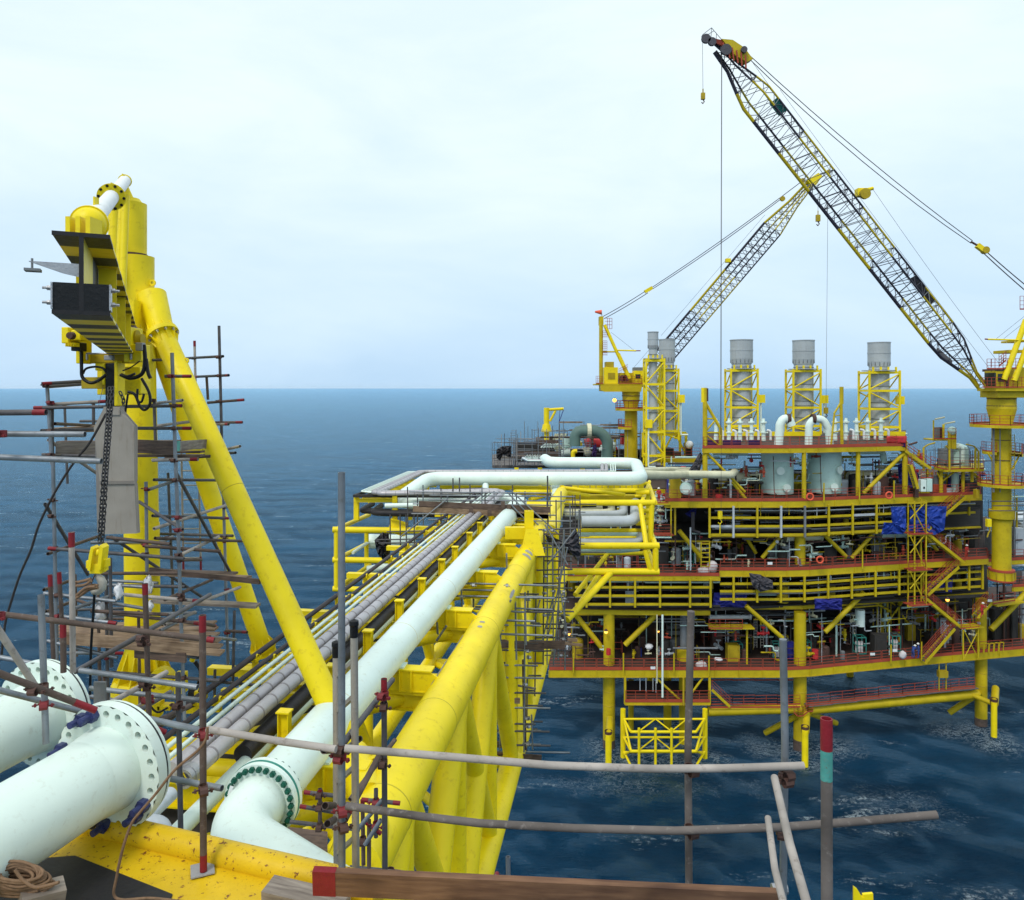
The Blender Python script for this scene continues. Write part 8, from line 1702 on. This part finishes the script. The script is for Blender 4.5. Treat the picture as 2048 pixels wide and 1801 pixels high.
# ================================================================== workers
def person(x, y, d, label, suit, pose='stand', facing=0.0, helmet='helmet'):
    """one skinned body per worker, feet at the photograph point"""
    f = P(x, y, d); t = thing('person', f, label, 'person'); q = Matrix.Rotation(facing, 3, 'Z')
    hp_, kn, ft_ = .92, .48, .06
    if pose == 'climb': J = dict(pel=(0, 0, .95), ch=(.10, 0, 1.32), nk=(.14, 0, 1.50), hd=(.18, 0, 1.66), sl=(.10, .20, 1.42), sr=(.10, -.20, 1.42), el=(.30, .26, 1.22), er=(.32, -.24, 1.25), hl=(.50, .24, 1.30), hr=(.52, -.22, 1.36), kl=(.26, .10, .66), kr=(-.02, -.1, .50), fl=(.22, .10, .28), fr=(-.16, -.1, .06), tl=(.38, .1, .24), tr=(.02, -.1, .03))
    elif pose == 'bend': J = dict(pel=(-.1, 0, .90), ch=(.20, 0, 1.18), nk=(.34, 0, 1.26), hd=(.46, 0, 1.34), sl=(.24, .2, 1.22), sr=(.24, -.2, 1.22), el=(.38, .22, .98), er=(.38, -.22, .98), hl=(.52, .14, .86), hr=(.54, -.14, .88), kl=(.08, .12, .48), kr=(.02, -.12, .48), fl=(-.04, .12, .08), fr=(-.06, -.12, .08), tl=(.16, .12, .04), tr=(.14, -.12, .04))
    else: J = dict(pel=(0, 0, .93), ch=(.02, 0, 1.30), nk=(.02, 0, 1.49), hd=(.05, 0, 1.65), sl=(.0, .20, 1.42), sr=(.0, -.20, 1.42), el=(.02, .27, 1.14), er=(.10, -.26, 1.16), hl=(.14, .22, .92), hr=(.30, -.14, 1.05), kl=(.03, .11, .50), kr=(.02, -.11, .50), fl=(-.02, .12, .08), fr=(-.03, -.12, .08), tl=(.18, .13, .04), tr=(.17, -.13, .04))
    names = ['pel', 'ch', 'nk', 'sl', 'el', 'hl', 'sr', 'er', 'hr', 'kl', 'fl', 'tl', 'kr', 'fr', 'tr']
    rad = dict(pel=.155, ch=.165, nk=.065, sl=.085, el=.052, hl=.038, sr=.085, er=.052, hr=.038, kl=.075, fl=.055, tl=.045, kr=.075, fr=.055, tr=.045)
    ed = [('pel', 'ch'), ('ch', 'nk'), ('ch', 'sl'), ('sl', 'el'), ('el', 'hl'), ('ch', 'sr'), ('sr', 'er'), ('er', 'hr'), ('pel', 'kl'), ('kl', 'fl'), ('fl', 'tl'), ('pel', 'kr'), ('kr', 'fr'), ('fr', 'tr')]
    me = bpy.data.meshes.new('body'); me.from_pydata([tuple(q @ V(J[n])) for n in names], [(names.index(a), names.index(b)) for a, b in ed], []); me.materials.append(M[suit])
    o = bpy.data.objects.new('body', me); COL.objects.link(o); o.parent = t
    md = o.modifiers.new('skin', 'SKIN'); md.use_smooth_shade = True
    for i, n in enumerate(names): me.skin_vertices[0].data[i].radius = (rad[n], rad[n])
    me.skin_vertices[0].data[0].use_root = True
    s_ = o.modifiers.new('sub', 'SUBSURF'); s_.levels = 1; s_.render_levels = 1
    h_ = q @ V(J['hd']); fw = q @ V((1, 0, 0)); hd = MB(); hd.sphere(f + h_, .105, 14, .9, .85, 1.2); hd.sphere(f + h_ + fw * .1 + V((0, 0, -.01)), .02, 6)
    hd.build('head', M['skin'], t); hm = MB(); c = f + h_ + V((0, 0, .03)); hm.lathe(c, (0, 0, 1), [(0, .175), (.015, .14), (.05, .135), (.11, .10), (.15, .001)], 14); hm.build('helmet', M[helmet], t)
    for k in ('hl', 'hr'):
        hb_ = MB(); c = f + q @ V(J[k]); hb_.sphere(c, .045, 8, 1, .6, 1)
        for j in range(4): hb_.path([c, c + fw * .05 + V((0, 0, -.02 + j * .013)), c + fw * .08 + V((0, 0, -.035 + j * .013))], .010, 5)
        hb_.path([c, c + V((0, 0, .05)) + fw * .03], .011, 5); hb_.build('glove', M['cream'], t)
    return t
person(1963, 1235, 90.6, 'worker in a red coverall and white helmet climbing the short stair by the right leg', 'coverall_red', 'climb', 0); person(1826, 1316, 90.4, 'worker in dark blue bending over behind the lowest rail', 'coverall_blue', 'bend', .6); person(1837, 1316, 90.8, 'worker in a blue coverall standing beside the bending one', 'coverall_blue', 'stand', 2.6)
person(1933, 1118, 94.2, 'worker in a red coverall standing near the right crane pedestal base', 'coverall_red', 'stand', -1.2); person(1318, 1006, 87.9, 'worker with a pale helmet at the left end of the top deck', 'coverall_red', 'stand', -2.2); person(1952, 994, 94, 'worker in red on the top deck next to the dark tank', 'coverall_red', 'stand', -1.6)
fb('corner_platform', 1308, 1008, 1338, 1008, 1.6, .2, YF, .4); handrail(Q(1308, 1007, -.3), Q(1336, 1007, -.3)); handrail(Q(1310, 1068, -.3), Q(1342, 1068, -.3)); fb('corner_platform', 1308, 1070, 1345, 1070, 1.4, .12, 'rail', .4); fb('corner_post', 1342, 1010, 1342, 1074, .14, .14, YF, -.2); fb('corner_post', 1350, 1014, 1350, 1072, .2, .2, 'yellow_dull', .4)
ft('dark_riser', 1386, 1025, 1386, 1062, .22, 'blackduct', 0); ft('dark_riser', 1386, 1062, 1400, 1066, .2, 'blackduct', 0); ft('grey_riser', 1381, 1055, 1381, 1140, .09, 'grey_light', -.2)
# distant supply boat just inside the right edge
sb = thing('supply_boat', P(2075, 1092, 205), 'grey and teal supply boat partly hidden behind the right crane pedestal', 'boat')
k = 205 / FPX
MB().poly([P(2022, 1075, 200), P(2240, 1070, 215), P(2240, 1092, 215), P(2028, 1092, 200)], 9).build('hull', M['teal_far'], sb); bx(sb, 'wheelhouse', 2030, 1040, 2100, 1075, 203, 8, 'grey'); bx(sb, 'wheelhouse_roof', 2024, 1036, 2106, 1041, 202, 10, 'grey_light'); bx(sb, 'window_band', 2031, 1050, 2099, 1056, 202.8, .2, 'glass_dark', 0); bx(sb, 'deck_house', 2100, 1055, 2160, 1076, 204, 8, 'white')
